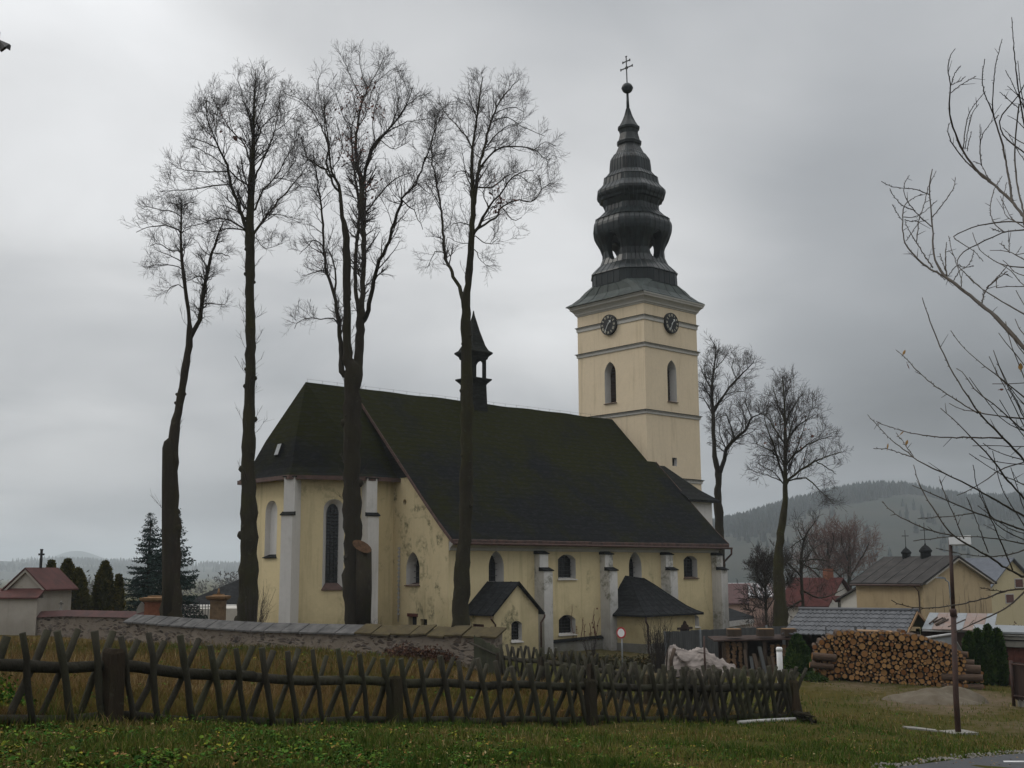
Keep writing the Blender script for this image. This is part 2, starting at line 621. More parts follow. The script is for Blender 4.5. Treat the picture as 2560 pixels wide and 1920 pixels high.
def rubble(name, mortar, cols):
    m = Mat(name, .95, .1)
    st = (1, 1, 2.6)
    v = m.n('ShaderNodeTexVoronoi')
    v.inputs['Scale'].default_value = 3.4
    q = m.n('ShaderNodeMapping')
    q.inputs['Scale'].default_value = st
    nz = m.n('ShaderNodeTexNoise')
    nz.inputs['Scale'].default_value = 2.5
    m.l(m.co, nz.inputs['Vector'])
    ad = m.n('ShaderNodeVectorMath', operation='MULTIPLY_ADD')
    ad.inputs[1].default_value = (.35, .35, .35)
    m.l(nz.outputs['Color'], ad.inputs[0])
    m.l(m.co, ad.inputs[2])
    m.l(ad.outputs[0], q.inputs['Vector'])
    m.l(q.outputs[0], v.inputs['Vector'])
    hue = m.n('ShaderNodeSeparateColor')
    m.l(v.outputs['Color'], hue.inputs[0])
    stone = m.ramp(hue.outputs[0], [(i / (len(cols) - 1), c) for i, c in enumerate(cols)])
    stone = m.mix(m.math('MULTIPLY', m.noise(7, 5, .7), .7), stone, (.05, .045, .04))
    joint = m.ramp(v.outputs['Distance'], [(.36, 0.), (.54, 1.)])
    ragged = m.ramp(m.noise(.9, 5, .7), [(.50, 0.), (.57, 1.)])        # places where old render still covers the stones
    fac = m.math('MAXIMUM', joint, ragged)
    m.color(m.mix(fac, stone, m.mix(m.noise(5, 5, .7), mortar, tuple(x * .55 for x in mortar))))
    m.bump(m.math('MULTIPLY', fac, -1.), .7, .06)
    m.bump(m.noise(12, 5, .7), .5, .03)
    return m.m


M['rubble'] = rubble('rubble_stone_wall', (.24, .20, .16), [(.045, .038, .034), (.13, .095, .075), (.21, .18, .155), (.085, .065, .055)])
M['roughcast'] = plaster('pale_roughcast', (.36, .33, .285), (.17, .15, .12), .25, -2, .2)
M['coping_grey'] = plain('grey_stone_slab', (.112, .108, .104), .85, .35, 3, .25, c2=(.052, .051, .051), spec=.08)
M['coping_moss'] = plain('mossy_stone_slab', (.080, .064, .032), .9, .4, 3, .4, c2=(.045, .036, .022), spec=.1)
M['coping_red'] = plain('dull_red_sheet_coping', (.085, .040, .037), .7, .4, 2.5, .2, c2=(.05, .030, .028), spec=.12)
M['roof_red'] = plain('dull_red_tin_roof', (.10, .040, .035), .7, .4, 2.2, .2, c2=(.055, .028, .025), spec=.12)
M['roof_tile_red'] = plain('red_roof_tiles', (.065, .017, .014), .8, .5, 3, .3, spec=.1)
M['roof_brown'] = plain('dark_brown_tin_roof', (.075, .035, .033), .7, .4, 3, .2)
M['brick'] = plain('worn_orange_brick', (.20, .075, .04), .9, .4, 7, .4)
M['brick_buff'] = plain('worn_buff_brick', (.20, .135, .08), .9, .5, 6, .4)
M['stone_cap'] = plain('ochre_stone_cap', (.21, .12, .055), .9, .4, 6, .3)
M['metal_tile'] = plain('grey_metal_tiles', (.095, .098, .105), .55, .25, 2, .1, spec=.2)
M['wood_new'] = plain('raw_timber', (.27, .165, .085), .8, .4, 5, .2, stretch=(1, 1, .3))
M['wood_dark'] = plain('dark_stained_wood', (.05, .030, .023), .85, .5, 4, .3, stretch=(1, 1, .2))
M['wood_old'] = plain('old_brown_boards', (.065, .045, .031), .9, .5, 5, .3, stretch=(1, 1, .2))
M['chapel_yellow'] = plaster('ochre_chapel_plaster', (.45, .35, .215), (.22, .165, .10), .3, -3.2, -.2)
M['house_yellow'] = plaster('pale_yellow_house_plaster', (.50, .43, .27), (.36, .30, .17), .05, -9, -8)
M['house_white'] = plaster('white_house_plaster', (.50, .48, .44), (.28, .25, .21), .3, -6, -3)
M['house_pink'] = plaster('pink_house_plaster', (.45, .31, .26), (.28, .20, .16), .1, -6, -4)
M['eternit'] = plain('lichened_sheet_roof', (.060, .055, .052), .9, .4, 1.6, .3, c2=(.030, .028, .027), spec=.1)
M['eternit_blue'] = plain('blue_grey_roof', (.10, .11, .13), .8, .3, 2, .2)
M['white_paint'] = plain('white_paint', (.72, .72, .72), .5, .12, 4, .1)
M['off_white'] = plain('dirty_white_boards', (.46, .45, .43), .8, .3, 4, .2)
M['concrete'] = plain('pale_concrete', (.22, .21, .185), .9, .3, 5, .3)
M['rust_sheet'] = plain('rusty_sheet_metal', (.20, .165, .15), .7, .6, 2.2, .2, c2=(.19, .12, .09))
M['sign_red'] = plain('faded_sign_red', (.42, .045, .05), .5, .2, 5, 0)
M['post_rust'] = plain('rusty_brown_lamp_post', (.060, .030, .022), .65, .5, 6, .3, c2=(.028, .018, .016))
M['galv'] = plain('galvanised_steel', (.22, .235, .245), .5, .3, 6, .1)
M['bark_log'] = plain('log_bark', (.10, .065, .045), .95, .5, 7, .5)
M['tarp'] = plain('dusty_pink_tarpaulin', (.29, .25, .225), .7, .35, 2.4, .45, c2=(.10, .085, .075), bscale=3, stretch=(.6, 1, 2.4), spec=.1)
M['sheet_white'] = plain('white_plastic_sheet', (.58, .61, .63), .5, .2, 2, .1)
M['asphalt'] = plain('damp_asphalt', (.050, .052, .056), .75, .3, 3, .4, bscale=60)
M['road_paint'] = plain('worn_white_road_paint', (.55, .55, .55), .8, .4, 9, .2)


def log_end(name, c, rim):
    m = Mat(name, .9, .1)
    oi = m.n('ShaderNodeObjectInfo').outputs['Random']
    g = m.voro(3, (30, 0, 30))
    base = m.mix(m.noise(14, 4, .6), c, tuple(x * .68 for x in c))
    base = m.mix(m.ramp(oi, [(0, 0.), (.4, .15), (.7, .55), (1, 1.)]), base, rim)
    x, y, z = m.xyz()
    rr = m.math('SQRT', m.math('ADD', m.math('MULTIPLY', x, x), m.math('MULTIPLY', z, z)))
    rings = m.math('SINE', m.math('MULTIPLY', rr, 60.))
    base = m.mix(m.math('MULTIPLY', m.math('ADD', rings, 1.), .10), base, rim)
    base = m.mix(m.ramp(rr, [(.80, 0.), (.96, 1.)]), base, (.07, .045, .03))
    m.color(base)
    m.bump(m.noise(20, 4, .6), .3, .01)
    return m.m


M['log_end'] = log_end('sawn_log_end', (.40, .225, .09), (.17, .07, .025))


def foliage(name, stops, rough=.8, trans=0.):
    m = Mat(name, rough, .06)
    m.color(m.ramp(m.attr('tint'), stops))
    return m.m


M['blades'] = foliage('grass_blades', [(0, (.034, .064, .008)), (.35, (.060, .090, .014)), (.6, (.105, .102, .020)), (.8, (.140, .090, .032)), (1, (.25, .185, .085))])
M['meadow'] = foliage('dry_meadow_grass', [(0, (.050, .058, .010)), (.3, (.095, .074, .016)), (.6, (.125, .070, .024)), (.85, (.15, .10, .042)), (1, (.24, .18, .09))])
M['weeds'] = foliage('broad_leaf_weeds', [(0, (.014, .040, .005)), (.4, (.030, .088, .009)), (.7, (.085, .135, .014)), (.88, (.22, .19, .02)), (1, (.20, .10, .035))])
M['fir'] = foliage('blue_green_needles', [(0, (.012, .022, .018)), (.6, (.022, .040, .034)), (1, (.050, .075, .066))])
M['thuja'] = foliage('thuja_sprays', [(0, (.024, .028, .006)), (.6, (.062, .060, .012)), (1, (.13, .105, .024))])
M['thuja_dark'] = foliage('dark_thuja_sprays', [(0, (.010, .026, .006)), (.6, (.026, .058, .012)), (1, (.07, .11, .022))])
M['ivy'] = foliage('wall_ivy', [(0, (.012, .030, .007)), (.6, (.03, .055, .014)), (1, (.06, .08, .02))])
M['red_shrub'] = foliage('red_leaved_shrub', [(0, (.04, .022, .016)), (.5, (.075, .036, .026)), (1, (.13, .075, .04))])
M['hedgerow'] = foliage('far_bare_hedgerow', [(0, (.030, .026, .022)), (1, (.06, .05, .042))])
M['dark_weed'] = foliage('dark_dead_weeds', [(0, (.022, .024, .010)), (.6, (.045, .040, .018)), (1, (.10, .065, .03))])
M['far_fir'] = foliage('far_forest_needles', [(0, (.010, .018, .018)), (.6, (.018, .029, .027)), (1, (.040, .042, .036))])


def ground_mat():
    m = Mat('turf_and_soil', .98, .03)
    f = m.noise(.35, 5, .6)
    g = m.noise(3.2, 6, .7)
    green = m.mix(g, (.022, .034, .006), (.050, .055, .012))
    dry = m.mix(g, (.050, .032, .011), (.11, .068, .024))
    soil = m.mix(m.noise(6, 6, .7), (.055, .040, .026), (.15, .115, .075))
    base = m.mix(m.math('ADD', m.attr('dry'), m.math('MULTIPLY', m.math('SUBTRACT', f, .5), .9), True), green, dry)
    base = m.mix(m.ramp(m.math('ADD', m.attr('bare'), m.math('MULTIPLY', m.math('SUBTRACT', g, .5), .8), True), [(.35, 0.), (.65, 1.)]), base, soil)
    m.color(base)
    m.bump(m.noise(5, 6, .7), .6, .08)
    m.bump(m.noise(30, 5, .7), .6, .02)
    return m.m


M['ground'] = ground_mat()


def hill_mat(name, stops, scale):
    m = Mat(name, .98, .05)
    m.color(m.ramp(m.noise(scale, 5, .6, (1, .45, 1)), stops))
    return m.m


M['hill'] = hill_mat('far_hill_fields', [(.36, (.012, .017, .014)), (.46, (.018, .022, .017)), (.55, (.030, .030, .023)), (.64, (.014, .019, .014))], .006)
M['hill2'] = hill_mat('far_wooded_hill', [(.4, (.03, .04, .035)), (.6, (.05, .06, .05))], .004)
M['sand'] = plain('pale_gravel_and_sand', (.115, .098, .072), .95, .4, 3.2, 1.0, c2=(.075, .058, .038), bscale=22)
M['earth'] = plain('reddish_earth', (.11, .068, .045), .95, .5, 6, .8, bscale=26)
M['limestone'] = plain('pale_gravel_edge', (.25, .235, .21), .9, .5, 25, .6)
# ------------------------------------------------------------------ church
U3, V3, Z3 = np.array([*UU, 0]), np.array([*VV, 0]), np.array([0, 0, 1.])


def arch(x0, x1, z0, z1, kind):
    w = x1 - x0
    if kind == 'rect':
        return [(x0, z0), (x1, z0), (x1, z1), (x0, z1)]
    pts = [(x0, z0), (x1, z0)]
    if kind == 'pointed':
        h = w * .78
        sp = z1 - h
        rr = (h * h + w * w / 4) / w           # arcs centred on the springing line
        a1 = math.asin(min(1, h / rr))
        for i in range(7):
            t = a1 * i / 6
            pts.append((x1 - rr + rr * math.cos(t), sp + rr * math.sin(t)))
        for i in range(5, -1, -1):
            t = a1 * i / 6
            pts.append((x0 + rr - rr * math.cos(t), sp + rr * math.sin(t)))
    elif kind == 'round':
        sp = z1 - w / 2
        for i in range(11):
            t = math.pi * i / 10
            pts.append(((x0 + x1) / 2 + w / 2 * math.cos(t), sp + w / 2 * math.sin(t)))
    elif kind == 'segment':
        h = w * .2
        sp = z1 - h
        rr = (h * h + w * w / 4) / (2 * h)
        a1 = math.asin(w / 2 / rr)
        for i in range(9):
            t = a1 - 2 * a1 * i / 8
            pts.append(((x0 + x1) / 2 + rr * math.sin(t), z1 - rr + rr * math.cos(t)))
    return pts


def inside(p, poly):
    x, y = p
    r = False
    n = len(poly)
    for i in range(n):
        x1, y1 = poly[i]
        x2, y2 = poly[(i + 1) % n]
        if (y1 > y) != (y2 > y) and x < (x2 - x1) * (y - y1) / (y2 - y1) + x1:
            r = not r
    return r


def wall(mb, O, ex, outline, holes=()):
    """vertical wall face with openings; outline and holes as (along, z)"""
    loops = [list(outline)] + [list(h) for h in holes]
    vs, es = [], []
    for lp in loops:
        b = len(vs)
        vs += [Vector(p) for p in lp]
        es += [(b + i, b + (i + 1) % len(lp)) for i in range(len(lp))]
    r = delaunay_2d_cdt(vs, es, [], 0, 1e-5)
    for f in r[2]:
        c = [r[0][i] for i in f]
        m = (sum(p[0] for p in c) / 3, sum(p[1] for p in c) / 3)
        if inside(m, loops[0]) and not any(inside(m, h) for h in loops[1:]):
            mb.poly([np.array(O) + np.array(ex) * p[0] + Z3 * p[1] for p in c])


def window(parent, O, ex, nrm, loop, depth=.35, splay=0., pane='dark_glass', bars=(0, 0), sill=None, reveal='white', lead=False, name='window'):
    O, ex, nrm = (np.array(q, float) for q in (O, ex, nrm))
    cx = sum(p[0] for p in loop) / len(loop)
    x0, x1 = min(p[0] for p in loop), max(p[0] for p in loop)
    z0, z1 = min(p[1] for p in loop), max(p[1] for p in loop)
    mx, mz = (x0 + x1) / 2, (z0 + z1) / 2
    kx, kz = 1 - 2 * splay / (x1 - x0), 1 - 2 * splay / (z1 - z0)
    inner = [(mx + (p[0] - mx) * kx, mz + (p[1] - mz) * kz) for p in loop]
    g = lambda p, d: O + ex * p[0] + Z3 * p[1] - nrm * d
    mb = MB()
    mb.loft([[g(p, -.004) for p in loop], [g(p, depth) for p in inner]], False, False)
    w = part(name, mb, M[reveal], parent)
    mb = MB()
    mb.poly([g(p, depth - .02) for p in inner])
    part('pane', mb, M[pane], w)
    ix0, ix1 = min(p[0] for p in inner), max(p[0] for p in inner)
    iz0, iz1 = min(p[1] for p in inner), max(p[1] for p in inner)
    if bars[0] or bars[1]:
        mb = MB()
        dd = depth * .75 if not lead else depth - .05
        r = .014 if not lead else .018
        for i in range(bars[0]):
            x = ix0 + (ix1 - ix0) * (i + 1) / (bars[0] + 1)
            zs = [z for z in np.linspace(iz0, iz1, 60) if inside((x, z), inner)]
            if zs:
                mb.tube([g((x, zs[0]), dd), g((x, zs[-1]), dd)], r, 6)
        for i in range(bars[1]):
            z = iz0 + (iz1 - iz0) * (i + 1) / (bars[1] + 1)
            xs = [x for x in np.linspace(ix0, ix1, 60) if inside((x, z), inner)]
            if xs:
                mb.tube([g((xs[0], z), dd), g((xs[-1], z), dd)], r, 6)
        part('grille', mb, M['grille'], w)
    if sill:
        mb = MB()
        a, b = g((x0 - .06, z0 - .07), -.10), g((x1 + .06, z0 - .07), -.10)
        mb.hexa([a, b, g((ix1, z0 - .07), depth * .9), g((ix0, z0 - .07), depth * .9),
                 a + Z3 * .035, b + Z3 * .035, g((ix1, z0 + .07 + splay), depth * .9), g((ix0, z0 + .07 + splay), depth * .9)])
        part('sill', mb, M[sill], w)
    return w


church = thing('church', 'yellow village church with a steep mossy roof and a tower under a black onion spire',
               'church', P(8, 8, gz(*P(8, 8, 0)[:2])))

# --- nave walls
H = 8.15
ZR = 11.8
ow = {'p1': arch(2.65, 3.68, 1.08, 2.68, 'pointed'), 'p2': arch(13.33, 14.42, 1.21, 2.71, 'pointed'),
      'u1': arch(7.62, 8.98, 1.21, 2.52, 'segment'), 'u2': arch(18.25, 19.54, 1.19, 2.5, 'segment'),
      'l1': arch(7.63, 8.91, -1.73, -.70, 'segment'), 'l2': arch(18.6, 19.55, -1.72, -1.0, 'segment')}
gw = {'lancet': arch(2.31, 3.41, .98, 2.65, 'pointed'), 'door': arch(2.5, 3.2, -2.4, -.62, 'rect'), 'hatch': arch(1.66, 2.2, -1.45, -.72, 'rect'),
      'oculus': [(3.6 + .14 * math.cos(t), 5.21 + .17 * math.sin(t)) for t in np.linspace(0, 2 * math.pi, 11)[:-1]]}
mb = MB()
wall(mb, P(0, 0, 0), U3, [(0, -3.4), (21.6, -3.4), (21.6, 3.3), (0, 3.3)], list(ow.values()))
wall(mb, P(0, 2 * H, 0), U3, [(0, -3.4), (21.6, -3.4), (21.6, 3.3), (0, 3.3)])
gab = [(0, -3.4), (2 * H, -3.4), (2 * H, 3.55), (H, ZR - .25), (0, 3.55)]
wall(mb, P(21.6, 0, 0), V3, gab)
part('nave_wall', mb, M['yellow'], church)
mb = MB()
wall(mb, P(0, 0, 0), V3, gab, list(gw.values()))
part('gable_wall', mb, M['yellow_mould'], church)
O = P(0, 0, 0)
for k in ('p1', 'p2'):
    window(church, O, U3, -V3, ow[k], .62, .04, 'dark_glass', (1, 4), None)
for k in ('u1', 'u2'):
    window(church, O, U3, -V3, ow[k], .42, 0, 'dark_glass', (3, 5), 'white' if k == 'u1' else 'fascia')
for k in ('l1', 'l2'):
    window(church, O, U3, -V3, ow[k], .42, 0, 'void', (4, 5), 'white')
window(church, O, V3, -U3, gw['lancet'], .62, .03, 'dark_glass', (1, 4), 'fascia')
d = window(church, O, V3, -U3, gw['door'], .30, 0, 'void', (3, 0), None, 'yellow_mould', name='cellar_door')
mb = MB()
mb.obox(np.array(P(-.03, 2.42, -.62)), V3 * .86, U3 * .12, Z3 * .16)
part('lintel', mb, M['door_red'], d)
window(church, O, V3, -U3, gw['hatch'], .25, 0, 'void', (2, 2), None, 'yellow_mould')
window(church, O, V3, -U3, gw['oculus'], .30, 0, 'void', (0, 0), None, 'yellow_mould', name='round_window')

# --- plinth, eaves cornice and eaves board of the nave
mb = MB()
mb.obox(P(7.1, -.10, -3.4), U3 * 4.35, V3 * .14, Z3 * 1.27)
part('plinth', mb, M['grey_plinth'], church)
mb = MB()
mb.hexa([P(7.1, -.2, -2.13), P(11.45, -.2, -2.02), P(11.45, .02, -2.02), P(7.1, .02, -2.13),
         P(7.1, -.16, -2.05), P(11.45, -.16, -1.94), P(11.45, .02, -1.86), P(7.1, .02, -1.97)])
part('plinth_ledge', mb, M['slate'], church)
mb = MB()
mb.loft([[P(a, 0.01, 2.66), P(a, -.07, 2.68), P(a, -.09, 2.80), P(a, -.30, 2.95), P(a, -.32, 3.08), P(a, .01, 3.12)] for a in (0.02, 21.58)])
part('eaves_cornice', mb, M['trim'], church)


def noise2(x, y):
    return math.sin(x * .9 + 1.7 * math.sin(y * .6)) * math.sin(y * 1.1 + x * .35)


# nave roof: thick shell with a slightly uneven surface
prof = [(-.62, 3.22), (.3, 4.02), (1.6, 5.27), (3.2, 6.86), (4.8, 8.44), (6.5, 10.14), (H, ZR)]
prof = prof + [(2 * H - b, z) for b, z in prof[-2::-1]]
mb = MB()
NA = 34
top = []
for i in range(NA + 1):
    a = -.28 + 22.2 * i / NA
    top.append([P(a + .03 * noise2(k, i), b, z + (.035 * noise2(a * 1.4, b * 1.3) if 0 < k < len(prof) - 1 else 0)) for k, (b, z) in enumerate(prof)])
n0 = len(prof)
mb.loft(top, False, False, close=False)
und = [[(x, y, z - .22) for x, y, z in row] for row in top]
mb.loft([list(reversed(r)) for r in und], False, False, close=False)
for rows, rev in ((0, 1), (NA, 0)):
    for k in range(n0 - 1):
        q = [top[rows][k], top[rows][k + 1], und[rows][k + 1], und[rows][k]]
        mb.poly(q if rev else q[::-1])
for i in range(NA):
    mb.poly([top[i][0], und[i][0], und[i + 1][0], top[i + 1][0]])
    mb.poly([top[i][-1], top[i + 1][-1], und[i + 1][-1], und[i][-1]])
nroof = part('nave_roof', mb, M['slate'], church)
mb = MB()
for i in range(18):                          # boards of the eaves, a little crooked
    a0, a1 = -.3 + 22.2 * i / 18, -.3 + 22.2 * (i + 1) / 18 - .015
    z = 3.02 + rnd.uniform(-.012, .012)
    mb.hexa([P(a0, -.665, z), P(a1, -.665, z), P(a1, -.63, z), P(a0, -.63, z),
             P(a0, -.69, z + .17), P(a1, -.69, z + .17), P(a1, -.63, z + .19), P(a0, -.63, z + .19)])
part('eaves_board', mb, M['fascia'], nroof)
mb = MB()
mb.tube([P(-.3, -.76, 2.99), P(22.05, -.76, 2.95)], .065, 10)
gut = part('gutter', mb, M['pipe'], church)
mb = MB()
mb.tube([P(22.0, -.76, 2.9), P(22.0, -.74, 2.6), P(21.85, -.3, 2.15), P(21.8, -.16, 1.7), P(21.8, -.14, -3.1)], .06, 8)
part('downpipe', mb, M['pipe'], church)
for a0, sgn in ((-.31, 1), (21.94, -1)):     # verge boards
    mb = MB()
    for k in range(n0 - 1):
        (b0, z0), (b1, z1) = prof[k], prof[k + 1]
        mb.obox(P(a0, b0, z0 - .2), np.array(P(a0, b1, z1 - .2)) - np.array(P(a0, b0, z0 - .2)), U3 * .025 * -sgn, Z3 * .22)
    part('verge_board', mb, M['fascia'], nroof)
mb = MB()                                     # lightning wire on little stands
wp = [P(a, H, ZR + .15) for a in np.linspace(-3.2, 20.9, 26)]
mb.tube(wp, .005, 4)
for a in np.linspace(-3.2, 20.9, 26):
    mb.tube([P(a, H, ZR - .05), P(a, H, ZR + .17)], .007, 4)
part('lightning_wire', mb, M['iron'], nroof)
mb = MB()
mb.tube([P(-.06, 3.95, 2.9), P(-.06, 4.0, -.9)], .035, 6)
for i in range(17):
    z = 2.85 - i * .21
    mb.box(P(-.07, 3.96, z), (.10, .10, .10), CHURCH_YAW)
part('conductor_pipe', mb, M['off_white'], church)

# --- nave buttresses


def buttress(a, b_out_low, b_out_up, w, zl, zu, E1, E2, mat, base):
    """a: origin on the wall, E1 along the wall, E2 outward"""
    o = np.array(a, float)
    mb = MB()
    mb.obox(o - E1 * w / 2 - E2 * .1, E1 * w, E2 * (b_out_low + .1), Z3 * (zl - base))
    mb.obox(o - E1 * (w / 2 - .006) - E2 * .1 + Z3 * (zl - base), E1 * (w - .012), E2 * (b_out_up + .1), Z3 * (zu - zl))
    bt = part('buttress', mb, M[mat], church)
    for (d0, d1, z, rise) in ((b_out_up - .02, b_out_low, zl, .16), (0.0, b_out_up, zu, .16)):
        mb = MB()
        p = o + Z3 * (z - base)
        e = .06
        lo, hi = p + E2 * (d1 + e), p + E2 * (d0)
        mb.hexa([lo - E1 * (w / 2 + e), lo + E1 * (w / 2 + e), hi + E1 * (w / 2 + e), hi - E1 * (w / 2 + e),
                 lo - E1 * (w / 2 + e) + Z3 * .045, lo + E1 * (w / 2 + e) + Z3 * .045,
                 hi + E1 * (w / 2 + e) + Z3 * (rise + .045), hi - E1 * (w / 2 + e) + Z3 * (rise + .045)])
        part('buttress_cap', mb, M['slate2'], bt)


for a in (5.87 + .32, 10.92 + .32, 16.15 + .31, 20.93 + .32):
    buttress(P(a, 0, -3.4), .72, .40, .64, 1.63, 2.52, U3, -V3, 'white_stain', -3.4)

# --- choir
ch = [(0, 4.55), (-1.7, 4.55), (-5.2, 6.0), (-5.2, 10.3), (-1.7, 11.75), (0, 11.75)]
mb = MB()
cw = []
for i in range(5):
    p0, p1 = np.array(P(*ch[i], 0)), np.array(P(*ch[i + 1], 0))
    L = np.linalg.norm(p1 - p0)
    ex = (p1 - p0) / L
    nr = np.array([ex[1], -ex[0], 0])
    if nr @ (p0 - np.array(P(-2, 8.15, 0))) < 0:
        nr = -nr
    holes = []
    if i == 1:
        holes = [arch(L - 2.60, L - 1.52, .80, 5.34, 'round')]
    if i == 2:
        holes = [arch(1.55, 2.72, 2.44, 5.33, 'round')]
    if i == 3:
        holes = [arch(1.52, 2.60, .80, 5.34, 'round')]
    wall(mb, p0, ex, [(0, -3), (L, -3), (L, 6.45), (0, 6.45)], holes)
    cw.append((p0, ex, nr, holes))
part('choir_wall', mb, M['yellow'], church)
for i, (p0, ex, nr, holes) in enumerate(cw):
    for h in holes:
        if i == 2:      # blind niche
            w = window(church, p0, ex, nr, h, .30, .05, 'white', (0, 0), 'slate2', name='blind_window')
        else:
            w = window(church, p0, ex, nr, h, .40, .23, 'dark_glass', (2, 22), 'fascia', lead=True)
bis = lambda x, y: (lambda q: q / np.linalg.norm(q))(U3 * x + V3 * y)
for (pt, dd) in (((-5.2, 6.0), (-.83, -.555)), ((-1.7, 4.55), (-.195, -.98)), ((-5.2, 10.3), (-.83, .555))):
    E2 = bis(*dd)
    E1 = np.array([-E2[1], E2[0], 0])
    o = np.array(P(*pt, -3)) - E2 * .15
    far_ = pt[1] > 9
    buttress(o, .45 if far_ else .95, .38 if far_ else .72, .60, 4.45, 6.38, E1, E2, 'white', -3.)
# choir roof
Hh = (-3.3, H)
apx = [(0.6, H), Hh, Hh, Hh, Hh, (0.6, H)]


def offs(poly, d):
    out = []
    cx, cy = -1.5, H
    n = len(poly)
    for i, (a, b) in enumerate(poly):
        if i in (0, n - 1):
            out.append((.35, b - d if i == 0 else b + d))
            continue
        p, q = np.array(poly[i - 1]), np.array(poly[i + 1])
        c = np.array((a, b))
        e1, e2 = (c - p) / np.linalg.norm(c - p), (q - c) / np.linalg.norm(q - c)
        n1, n2 = np.array((-e1[1], e1[0])), np.array((-e2[1], e2[0]))
        for nn in (n1, n2):
            if nn @ (c - np.array((cx, cy))) < 0:
                nn *= -1
        m = n1 + n2
        m /= np.linalg.norm(m)
        out.append(tuple(c + m * d / (m @ n1)))
    return out


ring0 = offs(ch, .52)
z0 = 6.5
rings = []
for t in (0, .06, .14, .24, .4, .6, .8, 1):
    zz = z0 + (ZR - .02 - z0) * (t - .055 * math.sin(math.pi * min(1, t / .3)) if t < .3 else t)
    rings.append([P(r[0] + (q[0] - r[0]) * t, r[1] + (q[1] - r[1]) * t, zz) for r, q in zip(ring0, apx)])
mb = MB()
mb.loft(rings, False, False, close=False)
und = [[(x, y, z - .16) for x, y, z in r] for r in (rings[0],)]
inner = offs(ch, -.1)
mb.loft([[(x, y, z - .16) for x, y, z in rings[0]], rings[0]], False, False, close=False)
mb.loft([[P(a, b, z0 - .16) for a, b in inner], [(x, y, z - .16) for x, y, z in rings[0]]], False, False, close=False)
croof = part('choir_roof', mb, M['slate'], church)
mb = MB()
o1, o2 = offs(ch, .55), offs(ch, .60)
for i in range(5):
    A0, A1 = o1[i], o1[i + 1]
    B0, B1 = o2[i], o2[i + 1]
    mb.hexa([P(*A0, 6.27), P(*A1, 6.27), P(*B1, 6.27), P(*B0, 6.27), P(*A0, 6.46), P(*A1, 6.46), P(*B1, 6.48), P(*B0, 6.48)])
part('eaves_board', mb, M['fascia'], croof)
# roof hatch on the east slope
c1, c0, ap = np.array(P(*ring0[2], z0)), np.array(P(*ring0[3], z0)), np.array(P(*Hh, ZR))
mid = c1 + (c0 - c1) * .30
pos = mid + (ap - mid) * .20
ey = (ap - mid) / np.linalg.norm(ap - mid)
ex = (c0 - c1) / np.linalg.norm(c0 - c1)
nz = np.cross(ey, ex)
nz = nz if nz[2] > 0 else -nz
mb = MB()
mb.obox(pos, ex * .42, ey * .75, nz * .16)
hb = part('roof_hatch', mb, M['slate2'], church)
mb = MB()
mb.obox(pos + nz * .163 + ex * .03 + ey * .04, ex * .36, ey * .66, nz * .012)
part('hatch_lid', mb, M['galv'], hb)

mb = MB()
wall(mb, P(-.03, 0, 0), V3, [(3.25, 6.5), (8.15, 6.5), (8.15, 11.55), (3.25, 6.75)])
wall(mb, P(-.03, 0, 0), V3, [(13.05, 6.5), (8.15, 6.5), (8.15, 11.55), (13.05, 6.75)])
part('gable_cladding', mb, M['slate2'], church)

# --- ridge turret
tc_ = (8.65, H)


def octa(a, b, z, r, q, rot=0., sh=0.):
    """octagon with side apothem r (faces along the church axes) and corner apothem q"""
    k = min(max(q * math.sqrt(2) - r, .001), r)
    pts = [(r, -k), (r, k), (k, r), (-k, r), (-r, k), (-r, -k), (-k, -r), (k, -r)]
    c, s = math.cos(rot), math.sin(rot)
    return [P(a + c * x - s * y, b + s * x + c * y, z) for x, y in pts]


sq = lambda z, r: octa(*tc_, z, r, r * 1.41)
mb = MB()
mb.loft([sq(10.6, .62), sq(12.85, .56), sq(12.95, .62), sq(13.15, .80), sq(13.22, .80), sq(13.24, .55)])
tur = part('ridge_turret', mb, M['slate2'], church)
mb = MB()
for i, j in ((1, 1), (1, -1), (-1, 1), (-1, -1)):
    x, y = tc_[0] + i * .46, tc_[1] + j * .46
    mb.obox(np.array(P(x - .09, y - .09, 13.2)), U3 * .18, V3 * .18, Z3 * 1.25)
for i in range(4):                            # little arches between the posts
    e1, e2 = [(U3, V3), (V3, -U3), (-U3, -V3), (-V3, U3)][i]
    o = np.array(P(*tc_, 0)) - e1 * .55 + e2 * .46
    wall(mb, o + e2 * .09, e1, [(.04, 14.05), (.14, 14.05), (.2, 14.22), (.34, 14.36), (.55, 14.41), (.76, 14.36), (.9, 14.22), (.96, 14.05), (1.06, 14.05), (1.06, 14.5), (.04, 14.5)])
    wall(mb, o - e2 * .06, e1, [(.04, 14.05), (.14, 14.05), (.2, 14.22), (.34, 14.36), (.55, 14.41), (.76, 14.36), (.9, 14.22), (.96, 14.05), (1.06, 14.05), (1.06, 14.5), (.04, 14.5)])
part('turret_lantern', mb, M['slate2'], tur)
mb = MB()
mb.loft([sq(14.42, .60), sq(14.6, .66), sq(14.78, .84), sq(14.86, .84), sq(15.0, .66), sq(15.3, .52), sq(16.2, .28), sq(17.2, .06), sq(17.5, .02)])
part('turret_roof', mb, M['slate2'], tur)

